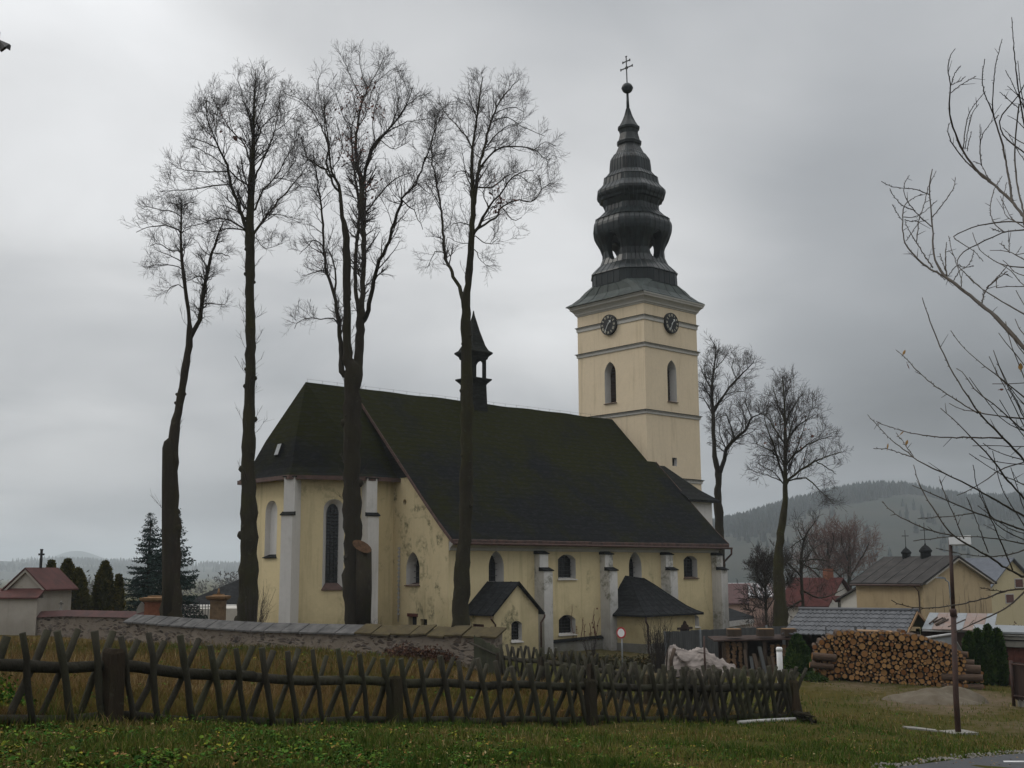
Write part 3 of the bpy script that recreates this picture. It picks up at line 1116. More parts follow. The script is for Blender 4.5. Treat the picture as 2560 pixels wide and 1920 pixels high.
# --- tower
TA, TB, TW, TD = 21.1, 5.1, 6.2, 5.6          # a0, b0, width in b, depth in a
ew = arch(7.74, 8.78, 12.95, 15.8, 'pointed')
sw = arch(23.37, 24.33, 12.95, 15.8, 'pointed')
sr = arch(23.64, 24.14, 8.56, 9.12, 'rect')
mb = MB()
wall(mb, P(TA, 0, 0), V3, [(TB, -3.4), (TB + TW, -3.4), (TB + TW, 20), (TB, 20)], [ew])
wall(mb, P(0, TB, 0), U3, [(TA, -3.4), (TA + TD, -3.4), (TA + TD, 20), (TA, 20)], [sw, sr])
wall(mb, P(TA + TD, 0, 0), V3, [(TB, -3.4), (TB + TW, -3.4), (TB + TW, 20), (TB, 20)])
wall(mb, P(0, TB + TW, 0), U3, [(TA, -3.4), (TA + TD, -3.4), (TA + TD, 20), (TA, 20)])
part('tower_wall', mb, M['cream'], church)
window(church, P(TA, 0, 0), V3, -U3, ew, .62, .02, 'wood_dark', (0, 12), 'fascia', lead=True, name='belfry_window')
window(church, P(0, TB, 0), U3, -V3, sw, .62, .02, 'wood_dark', (0, 12), 'fascia', lead=True, name='belfry_window')
window(church, P(0, TB, 0), U3, -V3, sr, .30, .0, 'void', (0, 0), None)


def trect(z, e):
    return [P(TA - e, TB - e, z), P(TA + TD + e, TB - e, z), P(TA + TD + e, TB + TW + e, z), P(TA - e, TB + TW + e, z)]


for z0_, z1_, e in ((18.27, 18.58, .10), (16.42, 16.68, .12), (11.90, 12.14, .12), (7.46, 7.70, .12)):
    mb = MB()
    mb.loft([trect(z0_, .004), trect(z0_ + .02, e * .55), trect(z1_ - .08, e * .6), trect(z1_ - .05, e), trect(z1_, e), trect(z1_ + .04, .004)], False, False)
    tb = part('tower_band', mb, M['trim'], church)
    mb = MB()
    mb.loft([trect(z1_ + .004, e + .05), trect(z1_ + .030, e + .05), trect(z1_ + .07, .006)], False, False)
    part('band_flashing', mb, M['slate2'], tb)
mb = MB()
mb.loft([trect(19.40, .004), trect(19.42, .05), trect(19.48, .06), trect(19.52, .12), trect(19.62, .15), trect(19.74, .24), trect(19.84, .35), trect(19.86, .38),
         trect(19.98, .40), trect(20.0, .44), trect(20.09, .46), trect(20.1, 0)], False, False)
part('tower_cornice', mb, M['trim'], church)

# clocks
def clock(c, ex, nrm):
    c, ex, nrm = np.array(c, float), np.array(ex, float), np.array(nrm, float)
    pt = lambda r, t, d: c + ex * (r * math.sin(t)) + Z3 * (r * math.cos(t)) + nrm * d
    ts = np.linspace(0, 2 * math.pi, 49)[:-1]
    mb = MB()
    mb.loft([[pt(.72, t, 0) for t in ts], [pt(.72, t, .17) for t in ts], [pt(.68, t, .20) for t in ts], [pt(.67, t, .18) for t in ts]], False, True)
    k = part('clock', mb, M['iron'], church)
    rom = ['XII', 'I', 'II', 'III', 'IIII', 'V', 'VI', 'VII', 'VIII', 'IX', 'X', 'XI']
    mb = MB()
    for i, s in enumerate(rom):               # roman numerals set radially
        t = 2 * math.pi * i / 12
        ax_r = ex * math.sin(t) + Z3 * math.cos(t)
        ax_t = ex * math.cos(t) - Z3 * math.sin(t)
        wd = {'I': .05, 'V': .10, 'X': .11}
        tot = sum(wd[q] for q in s)
        x = -tot / 2

        def stroke(xa, ra, xb, rb):
            a_, b_ = c + ax_t * xa + ax_r * ra + nrm * .184, c + ax_t * xb + ax_r * rb + nrm * .184
            dv = (b_ - a_) / np.linalg.norm(b_ - a_)
            sd_ = np.cross(nrm, dv) * .011
            mb.obox(a_ - sd_, b_ - a_, sd_ * 2, nrm * .006)
        for q in s:
            w_ = wd[q]
            if q == 'I':
                stroke(x + w_ / 2, .46, x + w_ / 2, .63)
            elif q == 'V':
                stroke(x + w_ / 2, .46, x + .015, .63)
                stroke(x + w_ / 2, .46, x + w_ - .015, .63)
            else:
                stroke(x + .015, .46, x + w_ - .015, .63)
                stroke(x + w_ - .015, .46, x + .015, .63)
            x += w_
    part('clock_numerals', mb, M['gold'], k)
    for nm, ang, ln, wdt, dpt in (('hour_hand', R(42), .40, .05, .21), ('minute_hand', R(209), .62, .035, .235)):
        ar = ex * math.sin(ang) + Z3 * math.cos(ang)
        at_ = np.cross(nrm, ar)
        mb = MB()
        o = c + nrm * dpt
        q = [o - ar * .14 - at_ * wdt * .5, o - ar * .14 + at_ * wdt * .5, o + ar * ln * .62 + at_ * wdt * .45]
        if nm == 'hour_hand':
            q += [o + ar * ln * .62 + at_ * wdt * 2.3, o + ar * ln + at_ * .01, o + ar * ln * .62 - at_ * wdt * 2.3]
        else:
            q += [o + ar * ln * .72 + at_ * wdt * 1.3, o + ar * ln + at_ * .01, o + ar * ln * .72 - at_ * wdt * 1.3]
        q += [o + ar * ln * .62 - at_ * wdt * .45]
        mb.loft([q, [p + nrm * .012 for p in q]])
        part(nm, mb, M['pale_metal'], k)


clock(P(TA, TB + TW / 2, 18.36), -V3, -U3)
clock(P(TA + TD / 2 - .08, TB, 18.36), U3, -V3)

# --- skirt roof and spire
SA, SB = TA + TD / 2, TB + TW / 2
vd = np.array(P(SA, SB, 0)[:2])
vd /= np.linalg.norm(vd)
rt = np.array([vd[1], -vd[0]])


def shear(z):
    s = -.10 - .012 * max(0, z - 21)
    return rt * s


def ribring(z, r, q, ribs=5, h=.035, sa=1.):
    base = [np.array(p) for p in octa(SA, SB, z, r, q)]
    if sa != 1:
        c_ = np.array(P(SA, SB, z))
        base = [p - U3 * ((p - c_) @ U3) * (1 - sa) for p in base]
    sh = shear(z)
    out = []
    for i in range(8):
        p0, p1 = base[i], base[(i + 1) % 8]
        e = p1 - p0
        L = np.linalg.norm(e) + 1e-6
        nrm = np.array([e[1], -e[0], 0]) / L
        if nrm @ ((p0 + p1) / 2 - np.array(P(SA, SB, z))) < 0:
            nrm = -nrm
        for k in range(ribs):
            t = (k + .5) / ribs
            wv = min(.025 / L, .3 / ribs)
            for dt, hh in ((-wv, 0), (0, h), (wv, 0)):
                p = p0 + e * (t + dt) + nrm * hh
                out.append((p[0] + sh[0], p[1] + sh[1], z))
    return out


mb = MB()
def skirt(z, e, c):
    # rectangular ring of the tower drawn in to the octagonal drum
    pts = octa(SA, SB, z, 1, 1.0)
    return pts


secs = []
for z, r, qf, sa in ((20.10, 3.62, 1.405, .92), (20.16, 3.60, 1.405, .92), (20.36, 3.28, 1.39, .93), (20.70, 2.98, 1.34, .95), (21.05, 2.84, 1.25, .98), (21.24, 2.76, 1.17, 1.), (21.42, 2.70, 1.10, 1.)):
    secs.append(ribring(z, r, r * qf, 5, .03, sa))
mb.loft(secs, True, False)
part('tower_skirt_roof', mb, M['copper_green'], church)

SP = [(21.30, 2.62), (22.16, 2.60), (22.20, 2.68), (22.26, 2.66), (22.5, 2.48), (22.94, 2.10), (23.43, 1.92), (23.93, 1.90), (24.43, 2.04), (24.93, 2.28), (25.2, 2.38),
      (25.43, 2.42), (25.75, 2.44), (25.95, 2.41), (26.15, 2.32), (26.26, 2.30), (26.31, 2.34), (26.36, 2.24), (26.56, 2.02), (26.94, 1.70), (27.32, 1.66), (27.72, 1.80),
      (27.78, 1.96), (27.95, 2.0), (28.08, 2.10), (28.25, 2.14), (28.45, 2.12), (28.6, 2.02), (28.78, 1.86), (28.96, 1.75), (29.40, 1.68), (29.46, 1.70), (29.52, 1.58), (29.7, 1.46),
      (29.91, 1.36), (30.36, 1.33), (30.8, 1.29), (31.0, 1.20), (31.18, 1.08), (31.25, 1.06), (31.4, .92), (31.9, .71), (32.05, .68), (32.1, .78), (32.3, .80), (32.36, .72), (32.47, .68),
      (32.93, .58), (33.2, .62), (33.28, .70), (33.44, .71), (33.5, .62), (33.9, .42), (34.35, .25), (34.9, .11)]
mb = MB()
mb.loft([ribring(z, r, r * 1.06, 5 if r > 1 else 3, .035 if r > 1 else .02) if False else ribring(z, r, r * 1.06, 5, .035 if r > 1 else .018) for z, r in [(z, r * (1.06 if r > 1.45 else 1.02)) for z, r in SP]])
spire = part('spire', mb, M['copper'], church)


def boolean_cut(obj, cutters):
    for cmb in cutters:
        cme = cmb.mesh('cutter')
        bmc = bmesh.new()
        bmc.from_mesh(cme)
        bmesh.ops.recalc_face_normals(bmc, faces=bmc.faces)
        bmc.to_mesh(cme)
        bmc.free()
        co = bpy.data.objects.new('cutter', cme)
        COL.objects.link(co)
        md = obj.modifiers.new('cut', 'BOOLEAN')
        md.operation = 'DIFFERENCE'
        md.solver = 'EXACT'
        md.object = co
        bpy.context.view_layer.update()
        dg = bpy.context.evaluated_depsgraph_get()
        nm = bpy.data.meshes.new_from_object(obj.evaluated_get(dg))
        obj.modifiers.clear()
        old = obj.data
        obj.data = nm
        bpy.data.meshes.remove(old)
        bpy.data.objects.remove(co)
        bpy.data.meshes.remove(cme)


mb = MB()                                     # the open bell stage is hollow
mb.loft([[(p[0] + shear(z)[0], p[1] + shear(z)[1], z) for p in octa(SA, SB, z, r, r * 1.06)] for z, r in
         ((22.9, 1.50), (23.43, 1.50), (23.93, 1.50), (24.43, 1.6), (25.25, 1.7))])
cut = [mb]
for e1, e2 in ((U3, V3), (V3, U3)):
    m2 = MB()
    c = np.array(P(SA, SB, 24.15)) + np.array([*shear(24), 0])
    el = [(.60 * math.sin(t), .98 * math.cos(t)) for t in np.linspace(0, 2 * math.pi, 25)[:-1]]
    m2.loft([[c + e1 * s + e2 * x + Z3 * z for x, z in el] for s in (-3.4, 3.4)])
    cut.append(m2)
boolean_cut(spire, cut)
mb = MB()
top = lambda z: np.array(P(SA, SB, z)) + np.array([*shear(z), 0])
mb.tube([top(34.6), top(36.15)], [.13, .085], 10)
mb.loft([[top(36.47) + np.array([.41 * math.cos(f) * math.cos(t), .41 * math.cos(f) * math.sin(t), .40 * math.sin(f)]) for t in np.linspace(0, 2 * math.pi, 25)[:-1]]
         for f in np.linspace(-1.45, 1.45, 13)], smooth=True)
mb.loft([[top(36.47) + np.array([.43 * math.cos(t), .43 * math.sin(t), z]) for t in np.linspace(0, 2 * math.pi, 25)[:-1]] for z in (-.03, .03)])
part('spire_ball', mb, M['copper'], spire)
mb = MB()
mb.tube([top(36.8), top(38.95)], .045, 6)
for zc, hl in ((38.55, .34), (38.05, .56)):
    c = top(zc)
    mb.obox(c - V3 * hl - U3 * .03 - Z3 * .035, V3 * 2 * hl, U3 * .06, Z3 * .07)
    for s in (-1, 1):
        mb.obox(c + V3 * (hl * s - .03) - U3 * .035 - Z3 * .09, V3 * .06, U3 * .07, Z3 * .18)
mb.obox(top(38.9) - V3 * .08 - U3 * .03, V3 * .16, U3 * .06, Z3 * .06)
mb.obox(top(38.0) - V3 * .09 - U3 * .05 - Z3 * .04, V3 * .18, U3 * .10, Z3 * .18)
part('spire_cross', mb, M['iron'], spire)

# --- stair annex at the west end
mb = MB()
a0, a1, b0, b1 = 22.05, 24.55, 2.6, 5.1
for q in ([(a0, b0), (a1, b0)], [(a1, b0), (a1, b1)]):
    p0, p1 = np.array(P(*q[0], 0)), np.array(P(*q[1], 0))
    L = np.linalg.norm(p1 - p0)
    wall(mb, p0, (p1 - p0) / L, [(0, -3.4), (L, -3.4), (L, 6.2), (0, 6.2)])
part('stair_annex_wall', mb, M['white'], church)
mb = MB()
ev = [P(21.7, 2.2, 6.12), P(24.95, 2.2, 6.12), P(24.95, 5.09, 6.12)]
rd = [P(21.7, 5.09, 8.5), P(22.8, 5.09, 8.5), P(22.82, 5.09, 8.5)]
md_ = [tuple(np.array(e) * .62 + np.array(r) * .38 - np.array([0, 0, .14])) for e, r in zip(ev, rd)]
lo = [(x, y, z - .12) for x, y, z in ev]
ins = [P(21.7, 2.7, 6.0), P(24.5, 2.7, 6.0), P(24.5, 5.09, 6.0)]
mb.loft([ins, lo, ev, md_, rd], False, False, close=False)
part('stair_annex_roof', mb, M['slate2'], church)

# --- gabled porch
pa0, pa1, pb = 1.08, 4.06, -2.15
zb = -3.2
ze, zt = -.30, 1.02
pm = (pa0 + pa1) / 2
pw = arch(2.22, 2.92, -1.76, -.78, 'segment')
sw_ = arch(.62, 1.42, -1.35, -.92, 'rect')     # measured along -v on the left wall
mb = MB()
wall(mb, P(0, pb, 0), U3, [(pa0, zb), (pa1, zb), (pa1, ze), (pm, zt), (pa0, ze)], [pw])
wall(mb, P(pa0, 0, 0), -V3, [(0, zb), (-pb, zb), (-pb, ze), (0, ze)], [sw_])
wall(mb, P(pa1, 0, 0), -V3, [(0, zb), (-pb, zb), (-pb, ze), (0, ze)])
part('porch_wall', mb, M['yellow_mould'], church)
window(church, P(0, pb, 0), U3, -V3, pw, .28, 0, 'dark_glass', (3, 5), 'white')
window(church, P(pa0, 0, 0), -V3, -U3, sw_, .2, 0, 'door_red', (0, 0), None, 'door_red', name='porch_door')
mb = MB()
secs = []
for b in (pb - .22, .02):
    o = .24
    sl = (zt - ze) / (pm - pa0)
    secs.append([P(pa0 - o, b, ze - sl * o + .08), P(pm, b, zt + .10), P(pa1 + o, b, ze - sl * o + .08), P(pa1 + o, b, ze - sl * o), P(pm, b, zt + .01), P(pa0 - o, b, ze - sl * o)])
mb.loft(secs)
pr = part('porch_roof', mb, M['slate2'], church)
mb = MB()
for s in (-1, 1):
    for b in np.linspace(pb - .2, 0, 5):
        o = .25
        e = pa0 - o if s < 0 else pa1 + o
        mb.tube([P(e, b, ze - sl * o + .09), P(pm, b, zt + .115)], .018, 5)
part('roof_seams', mb, M['slate2'], pr)
for aa, gx in ((pa0 + .02, pa0 - .3), (pa1 + .1, pa1 + .3)):
    mb = MB()
    mb.tube([P(gx, pb - .15, ze - .22), P(gx, pb - .14, ze - .34), P(aa + .02, pb - .07, ze - .62), P(aa + .02, pb - .07, -2.7)], .045, 8)
    part('downpipe', mb, M['pipe'], church)

# --- polygonal annex with hipped lean-to roof
aa0, aa1, ab = 11.46, 15.68, -2.78
adw = arch(14.35, 15.15, -3.1, -1.62, 'rect')
mb = MB()
wall(mb, P(0, ab, 0), U3, [(aa0, -3.4), (aa1, -3.4), (aa1, -.62), (aa0, -.62)], [adw])
wall(mb, P(aa0, 0, 0), -V3, [(0, -3.4), (-ab, -3.4), (-ab, -.62), (0, -.62)])
wall(mb, P(aa1, 0, 0), -V3, [(0, -3.4), (-ab, -3.4), (-ab, -.62), (0, -.62)])
part('annex_wall', mb, M['yellow'], church)
mb = MB()
mb.obox(P(aa0 - .07, ab - .07, -3.4), U3 * 2.9, V3 * .5, Z3 * 1.12)
mb.obox(P(aa0 - .07, ab + .43, -3.4), U3 * .06, V3 * 2.3, Z3 * 1.12)
part('plinth', mb, M['grey_plinth'], church)
dr = window(church, P(0, ab, 0), U3, -V3, adw, .18, 0, 'wood_dark', (0, 0), None, 'wood_dark', name='annex_door')
mb = MB()
mb.obox(P(14.1, ab - .05, -1.62), U3 * 1.3, V3 * .1, Z3 * .12)
mb.loft([[P(14.75 + x, ab - .04 + d, -1.5 + z) for x, z in ((-.32, 0), (.32, 0), (.30, .10), (.16, .16), (.10, .30), (0, .36), (-.10, .30), (-.16, .16), (-.30, .10))] for d in (0, .06)])
part('door_ornament', mb, M['wood_dark'], dr)
mb = MB()
o = .36
ring = [P(aa0 - o, .01, -.74), P(aa0 - o, ab - o, -.74), P(aa1 + o, ab - o, -.74), P(aa1 + o, .01, -.74)]
tp = [P(12.98, .01, 1.36), P(13.2, -.15, 1.20), P(14.4, -.15, 1.20), P(14.5, .01, 1.20)]
mids = []
for t, k in ((0, 0), (.12, .07), (.28, .20), (.55, .50), (.8, .79), (1, 1)):
    mids.append([tuple(np.array(r_) * (1 - t) + np.array(q_) * t + np.array([0, 0, (k - t) * (q_[2] - r_[2])])) for r_, q_ in zip(ring, tp)])
mb.loft([[(x, y, z - .1) for x, y, z in ring]] + mids, False, False, close=False)
mb.poly(tp)
mb.poly([(x, y, z - .1) for x, y, z in (P(aa0 - o, .01, -.74), P(aa0 - o, ab - o, -.74), P(aa1 + o, ab - o, -.74), P(aa1 + o, .01, -.74))])
ar_ = part('annex_roof', mb, M['slate2'], church)
mb = MB()
for i in range(9):                            # standing seams
    x = aa0 - o + (aa1 - aa0 + 2 * o) * i / 8
    xt = 13.2 + 1.2 * i / 8
    pts = []
    for t, k in ((0, 0), (.12, .07), (.28, .20), (.55, .50), (.8, .79), (1, 1)):
        pts.append(P(x + (xt - x) * t, (ab - o) * (1 - t) - .15 * t, -.74 + 1.94 * k + .012))
    mb.tube(pts, .016, 5)
part('roof_seams', mb, M['slate2'], ar_)
mb = MB()
mb.tube([P(aa0 - .30, ab - .3, -.84), P(aa0 - .1, ab - .12, -1.1), P(aa0 + .12, ab - .07, -1.3), P(aa0 + .12, ab - .07, -3.2)], .05, 8)
part('downpipe', mb, M['pipe'], church)
# ------------------------------------------------------------------ terrain sheet
FX = [(-420, 12.4), (-200, 12.9), (0, 13.5), (100, 13.9), (400, 15.2), (700, 17.3), (950, 19.3), (1500, 22.7), (1985, 26.3)]


def fence_pt(px):
    Y = float(np.interp(px, [p for p, _ in FX], [y for _, y in FX]))
    if px < 0:
        Y = 13.5 + px * .0026
    x = (px - 1280) / CF * Y * 1.03
    q = ray(px, 1750)
    return np.array([q[0] * Y, Y])


_fl = np.array([fence_pt(p) for p in range(-420, 1986, 15)])
_fl = np.vstack([[-40, 2], _fl])
_back = np.array([[*fence_pt(1985)], [-.35, 37.5]])


def meadow_mask(x, y):
    fy = np.interp(x, _fl[:, 0], _fl[:, 1])
    by = np.interp(x, [_back[1, 0], _back[0, 0]], [_back[1, 1], _back[0, 1]])
    m = (y > fy + .05) & (x < _back[0, 0])
    m &= np.where(x > _back[1, 0], y < by, True)
    return m


NG = 420
kk = 7.4
uu = np.linspace(-1, 1, NG)
gx = 5400 * np.sinh(kk * uu) / np.sinh(kk)
gy = gx + 32
X, Y = np.meshgrid(gx, gy)
Zg = gz_arr(X, Y)
vv_ = np.stack([X, Y, Zg], -1).reshape(-1, 3)
ii, jj = np.meshgrid(np.arange(NG - 1), np.arange(NG - 1))
a_ = (jj * NG + ii).ravel()
ff = np.stack([a_, a_ + 1, a_ + NG + 1, a_ + NG], -1)
gme = arr_mesh('ground', vv_, ff, None, True)
x, y = vv_[:, 0], vv_[:, 1]
mm = meadow_mask(x, y)
dry = np.where(mm, .72, .28)
dry = np.where((~mm) & (x > 5) & (y > 22), .40, dry)
dry = np.where(np.hypot(x, y) > 130, .35, dry)
blob = lambda cx, cy, r: np.exp(-((x - cx) ** 2 + (y - cy) ** 2) / r ** 2)
bare = np.zeros_like(x)
for px, Y_, r, k in ((2130, 36.5, 2.6, .8), (2300, 32.5, 3, .9), (2400, 34.5, 3.5, .9), (2250, 31, 2, .5), (2480, 27, 2.2, .6), (2560, 28, 3, .75), (2330, 27, 1.2, .35), (2060, 33, 1.6, .5),
                     (1700, 47, 6, .8), (1900, 44, 5, .8), (2200, 44, 5, .8), (2480, 26, 1.2, .5), (1150, 11, .8, .25), (840, 11.5, 1.0, .3), (1500, 15, 1.2, .2)):
    cx, cy = atx(px, Y_)
    bare = np.maximum(bare, .72 * k * blob(cx, cy, r))
bare = np.maximum(bare, .45 * ((y > 50) & (y < 120) & (x > 2)))
for nm, arr in (('dry', dry), ('bare', bare)):
    t_ = gme.attributes.new(nm, 'FLOAT', 'POINT')
    t_.data.foreach_set('value', np.ascontiguousarray(arr, np.float32))
structure('ground', gme, M['ground'])

# asphalt corner on the right with a worn white mark and a gravelly edge
edge = [(2130, 1962), (2240, 1921), (2330, 1911), (2420, 1901), (2500, 1893), (2600, 1886), (2760, 1868)]


def hit(px, py, dz=0.):
    """where the picture ray meets the ground"""
    r = ray(px, py)
    t = 3.
    for _ in range(4000):
        q = EYE + r * t
        if q[2] <= gz(q[0], q[1]) + dz:
            break
        t += .05
    return q


pe = [hit(*e) for e in edge]
mb = MB()
NS = 9
rows = []
for k in range(NS):
    row = []
    for q in pe:
        s = k * .9
        xx, yy = q[0] + .45 * s + .0, q[1] - .9 * s
        if k == 0:
            xx += rnd.uniform(-.05, .05)
            yy += rnd.uniform(-.05, .05)
        row.append((xx, yy, gz(xx, yy) + .03))
    rows.append(row)
mb.loft(rows, False, False, smooth=True, close=False)
structure('road', mb, M['asphalt'])
mb = MB()
c = hit(2548, 1911)
for k in range(4):
    pts = []
    for dx_, dy_ in ((-.28, -.10), (.9, .12), (.9, .30), (-.22, .07)):
        xx, yy = c[0] + dx_, c[1] + dy_
        pts.append((xx, yy, gz(xx, yy) + .038))
    break
mb.poly(pts)
structure('road_marking', mb, M['road_paint'])
mb = MB()
for i in range(420):                          # loose pale stones along the asphalt edge
    k = rnd.random() * (len(pe) - 1)
    q0, q1 = pe[int(k)], pe[int(k) + 1]
    f = k - int(k)
    xx, yy = q0[0] + (q1[0] - q0[0]) * f + rnd.gauss(-.05, .07), q0[1] + (q1[1] - q0[1]) * f + rnd.gauss(.08, .10)
    r = rnd.uniform(.008, .028)
    z = gz(xx, yy) + .03 + r * .3
    mb.loft([[(xx + r * rnd.uniform(.7, 1.2) * math.cos(t), yy + r * rnd.uniform(.7, 1.2) * math.sin(t), z) for t in np.linspace(0, 6.283, 7)[:-1]],
             [(xx + r * .5 * math.cos(t), yy + r * .5 * math.sin(t), z + r * .8) for t in np.linspace(0, 6.283, 7)[:-1]]])
st = solo('gravel', mb, M['limestone'], None, None, (0, 0, 0), kind='stuff')

# ------------------------------------------------------------------ lattice fences of crossed round pickets
NX = [50, 136, 225, 293, 365, 441, 517, 585, 649, 715, 778, 838, 895, 951, 998, 1048, 1099, 1149, 1194, 1241, 1284, 1326, 1367, 1406, 1433, 1491, 1524, 1556, 1591, 1626, 1659, 1684]


def picket(p0, p1, r, th, parent, m):
    mb = MB()
    d = [(.5 * (1 - t)) for t in (0, 1)]
    pts = [np.array(p0) * (1 - t) + np.array(p1) * t for t in (0, .25, .5, .75, 1)]
    for q in pts[1:4]:
        q += NR.normal(0, .006, 3)
    k_ = NR.uniform(.84, 1.14)
    for q in pts[1:4]:
        q += NR.normal(0, .008, 3)
    mb.tube(pts, [r * k_ * NR.uniform(.92, 1.1) for _ in pts], 9, True, True, .05)
    return part('picket', mb, m, parent)


def rails(parent, pts, r, hgt, sag=.0):
    for a, b in zip(pts[:-1], pts[1:]):
        n = 7
        q = []
        for i in range(n):
            t = i / (n - 1)
            x, y = a[0] + (b[0] - a[0]) * t, a[1] + (b[1] - a[1]) * t
            q.append((x, y, (gz(*a) * (1 - t) + gz(*b) * t) + hgt + .02 * math.sin(t * 7 + a[0])))
        mb = MB()
        mb.tube(q, [r * NR.uniform(.93, 1.07) for _ in q], 12, True, True, .015)
        part('rail', mb, M['fence_wood'], parent)


def square_post(xy, w, h, parent, rz, taper=.9):
    mb = MB()
    x, y = xy
    z = gz(x, y)
    secs = []
    for t, k in ((-.15, 1.05), (h * .5, 1.), (h - .05, taper), (h, taper * .8)):
        ang = [rz + math.pi / 4 + i * math.pi / 2 for i in range(4)]
        secs.append([(x + w * .7 * k * math.cos(g) * rnd.uniform(.95, 1.05), y + w * .7 * k * math.sin(g) * rnd.uniform(.95, 1.05), z + t + rnd.uniform(-.01, .02)) for g in ang])
    mb.loft(secs)
    part('post', mb, M['fence_post'], parent)


xs = NX + [1706, 1728, 1750, 1771, 1793, 1815, 1837, 1859, 1881, 1903, 1924, 1945, 1965, 1982]
xs = [-125, -38] + xs
fc = fence_pt(900)
fence = thing('lattice_fence', 'long weathered fence of crossed round pickets crossing the foreground from the left edge', 'fence', (*fc, gz(*fc)))


def fpt(px, h, off):
    p = fence_pt(px)
    q = fence_pt(px + 8)
    t = (q - p) / np.linalg.norm(q - p)
    n = np.array([-t[1], t[0]])
    xy = p + n * off
    return np.array([xy[0], xy[1], gz(*p) + h])


for px in xs:
    k = 3182 / fence_pt(px)[1] / 229
    j = lambda s: rnd.uniform(-s, s)
    picket(fpt(px + 28 * k + j(8), -.06, -.115), fpt(px - 15 * k + j(5), 1.10 + j(.05), -.105), .043, 0, fence, M['fence_wood'])
    picket(fpt(px - 27 * k + j(8), -.06, .115), fpt(px + 64 * k + j(9), 1.08 + j(.07), .105), .042, 0, fence, M['fence_wood'])
pp = [-420, 280, 983, 1470, 1985]
poly = []
for i in range(len(pp) - 1):
    seg = [fence_pt(pp[i] + (pp[i + 1] - pp[i]) * s) for s in (0, .5, 1)]
    rails(fence, seg, .070, .70)
    rails(fence, seg, .052, .10)
for px, w, h in ((280, .21, .90), (983, .19, .80), (1470, .19, .84), (1978, .17, .85)):
    p, q = fence_pt(px), fence_pt(px + 10)
    square_post(fence_pt(px) + np.array([.06, -.20]) * .6, w, h, fence, math.atan2(q[1] - p[1], q[0] - p[0]))

bc_ = _back.mean(0)
fence2 = thing('lattice_fence', 'mossy crossed picket fence running back from the corner towards the gabled church porch', 'fence', (*bc_, gz(*bc_)))
bl = np.linalg.norm(_back[1] - _back[0])
bt = (_back[1] - _back[0]) / bl
bn = np.array([bt[1], -bt[0]])
nb = int(bl / .43)
for i in range(nb):
    s = (i + .4) * bl / nb
    for side, d0, d1 in ((1, .24, -.20), (-1, -.24, .26)):
        a, b = _back[0] + bt * (s + d0 + rnd.uniform(-.04, .04)), _back[0] + bt * (s + d1 + rnd.uniform(-.05, .05))
        a, b = a + bn * side * .10, b + bn * side * .10
        g = gz(*(_back[0] + bt * s))
        picket((a[0], a[1], g - .06), (b[0], b[1], g + 1.10 + rnd.uniform(-.05, .05)), .044, 0, fence2, M['fence_wood'])
bp = [_back[0] + bt * bl * f for f in (0, .2, .4, .6, .8, 1.0)]
rails(fence2, bp, .068, .70)
rails(fence2, bp, .06, .10)
for f in (.2, .4, .6, .8, 1.0):
    square_post(_back[0] + bt * bl * f - bn * .12, .18, .85, fence2, math.atan2(bt[1], bt[0]))

# low slatted fence between the stone wall and the lattice fence
s0, s1 = np.array(atx(1186, 38.4)), np.array(atx(1248, 37.4))
sl = thing('slat_fence', 'short sloping fence of thin greenish slats at the right end of the stone wall', 'fence', (*s0, gz(*s0)))
mb = MB()
n = 22
for i in range(n):
    p = s0 + (s1 - s0) * i / (n - 1)
    t = i / (n - 1)
    z = -.66 - .36 * t
    hgt = .92
    mb.box((p[0], p[1], z + .25 - hgt / 2 + rnd.uniform(-.03, .03)), (.035, .018, hgt), 0)
part('slats', mb, M['slat_green'], sl)
mb = MB()
mb.tube([(s0[0] - .1, s0[1] - .05, -.66), (s1[0], s1[1] - .05, -1.0)], .035, 8)
part('rail', mb, M['fence_wood'], sl)
mb = MB()
mb.tube([(s1[0] + .05, s1[1] - .02, gz(*s1) - .1), (s1[0] + .05, s1[1] - .02, -.86)], .085, 10)
part('post', mb, M['fence_wood'], sl)

# ------------------------------------------------------------------ churchyard wall with slab coping
WP = [(318, 48.3, -.36), (480, 46.0, -.47), (640, 44., -.55), (900, 41., -.52), (1070, 39.6, -.50), (1243, 38.3, -.46)]


def wp(px):
    Yw = float(np.interp(px, [p[0] for p in WP], [p[1] for p in WP]))
    z = float(np.interp(px, [p[0] for p in WP], [p[2] for p in WP]))
    return np.array([*atx(px, Yw), z])


sw0 = wp(780)
swall = thing('stone_wall', 'long rubble churchyard wall topped with grey sloping slabs in front of the tall bare trees', 'wall', (sw0[0], sw0[1], gz(*sw0[:2])))
mb = MB()
pxs = np.linspace(322, 1236, 48)
lo, hi = [], []
wt = wp(1200)[:2] - wp(400)[:2]
wt /= np.linalg.norm(wt)
wnn = np.array([-wt[1], wt[0]])             # away from the camera
secs = []
for px in pxs:
    q = wp(px)
    g = gz(q[0], q[1]) - .3
    w2 = np.array([*wnn, 0])
    secs.append([(q[0] + NR.normal(0, .012), q[1] + NR.normal(0, .012), g), (q[0] + NR.normal(0, .02), q[1] + NR.normal(0, .02), (g + q[2]) / 2), tuple(q), tuple(q + w2 * .46 + Z3 * .22), (q[0] + wnn[0] * .46, q[1] + wnn[1] * .46, g)])
mb.loft(secs)
part('masonry', mb, M['rubble'], swall)
seams = [318, 341, 371, 402, 433, 464, 495, 526, 560, 596, 636, 668, 710, 755, 801, 845, 893, 935, 981, 1030, 1072, 1115, 1160, 1205, 1246]
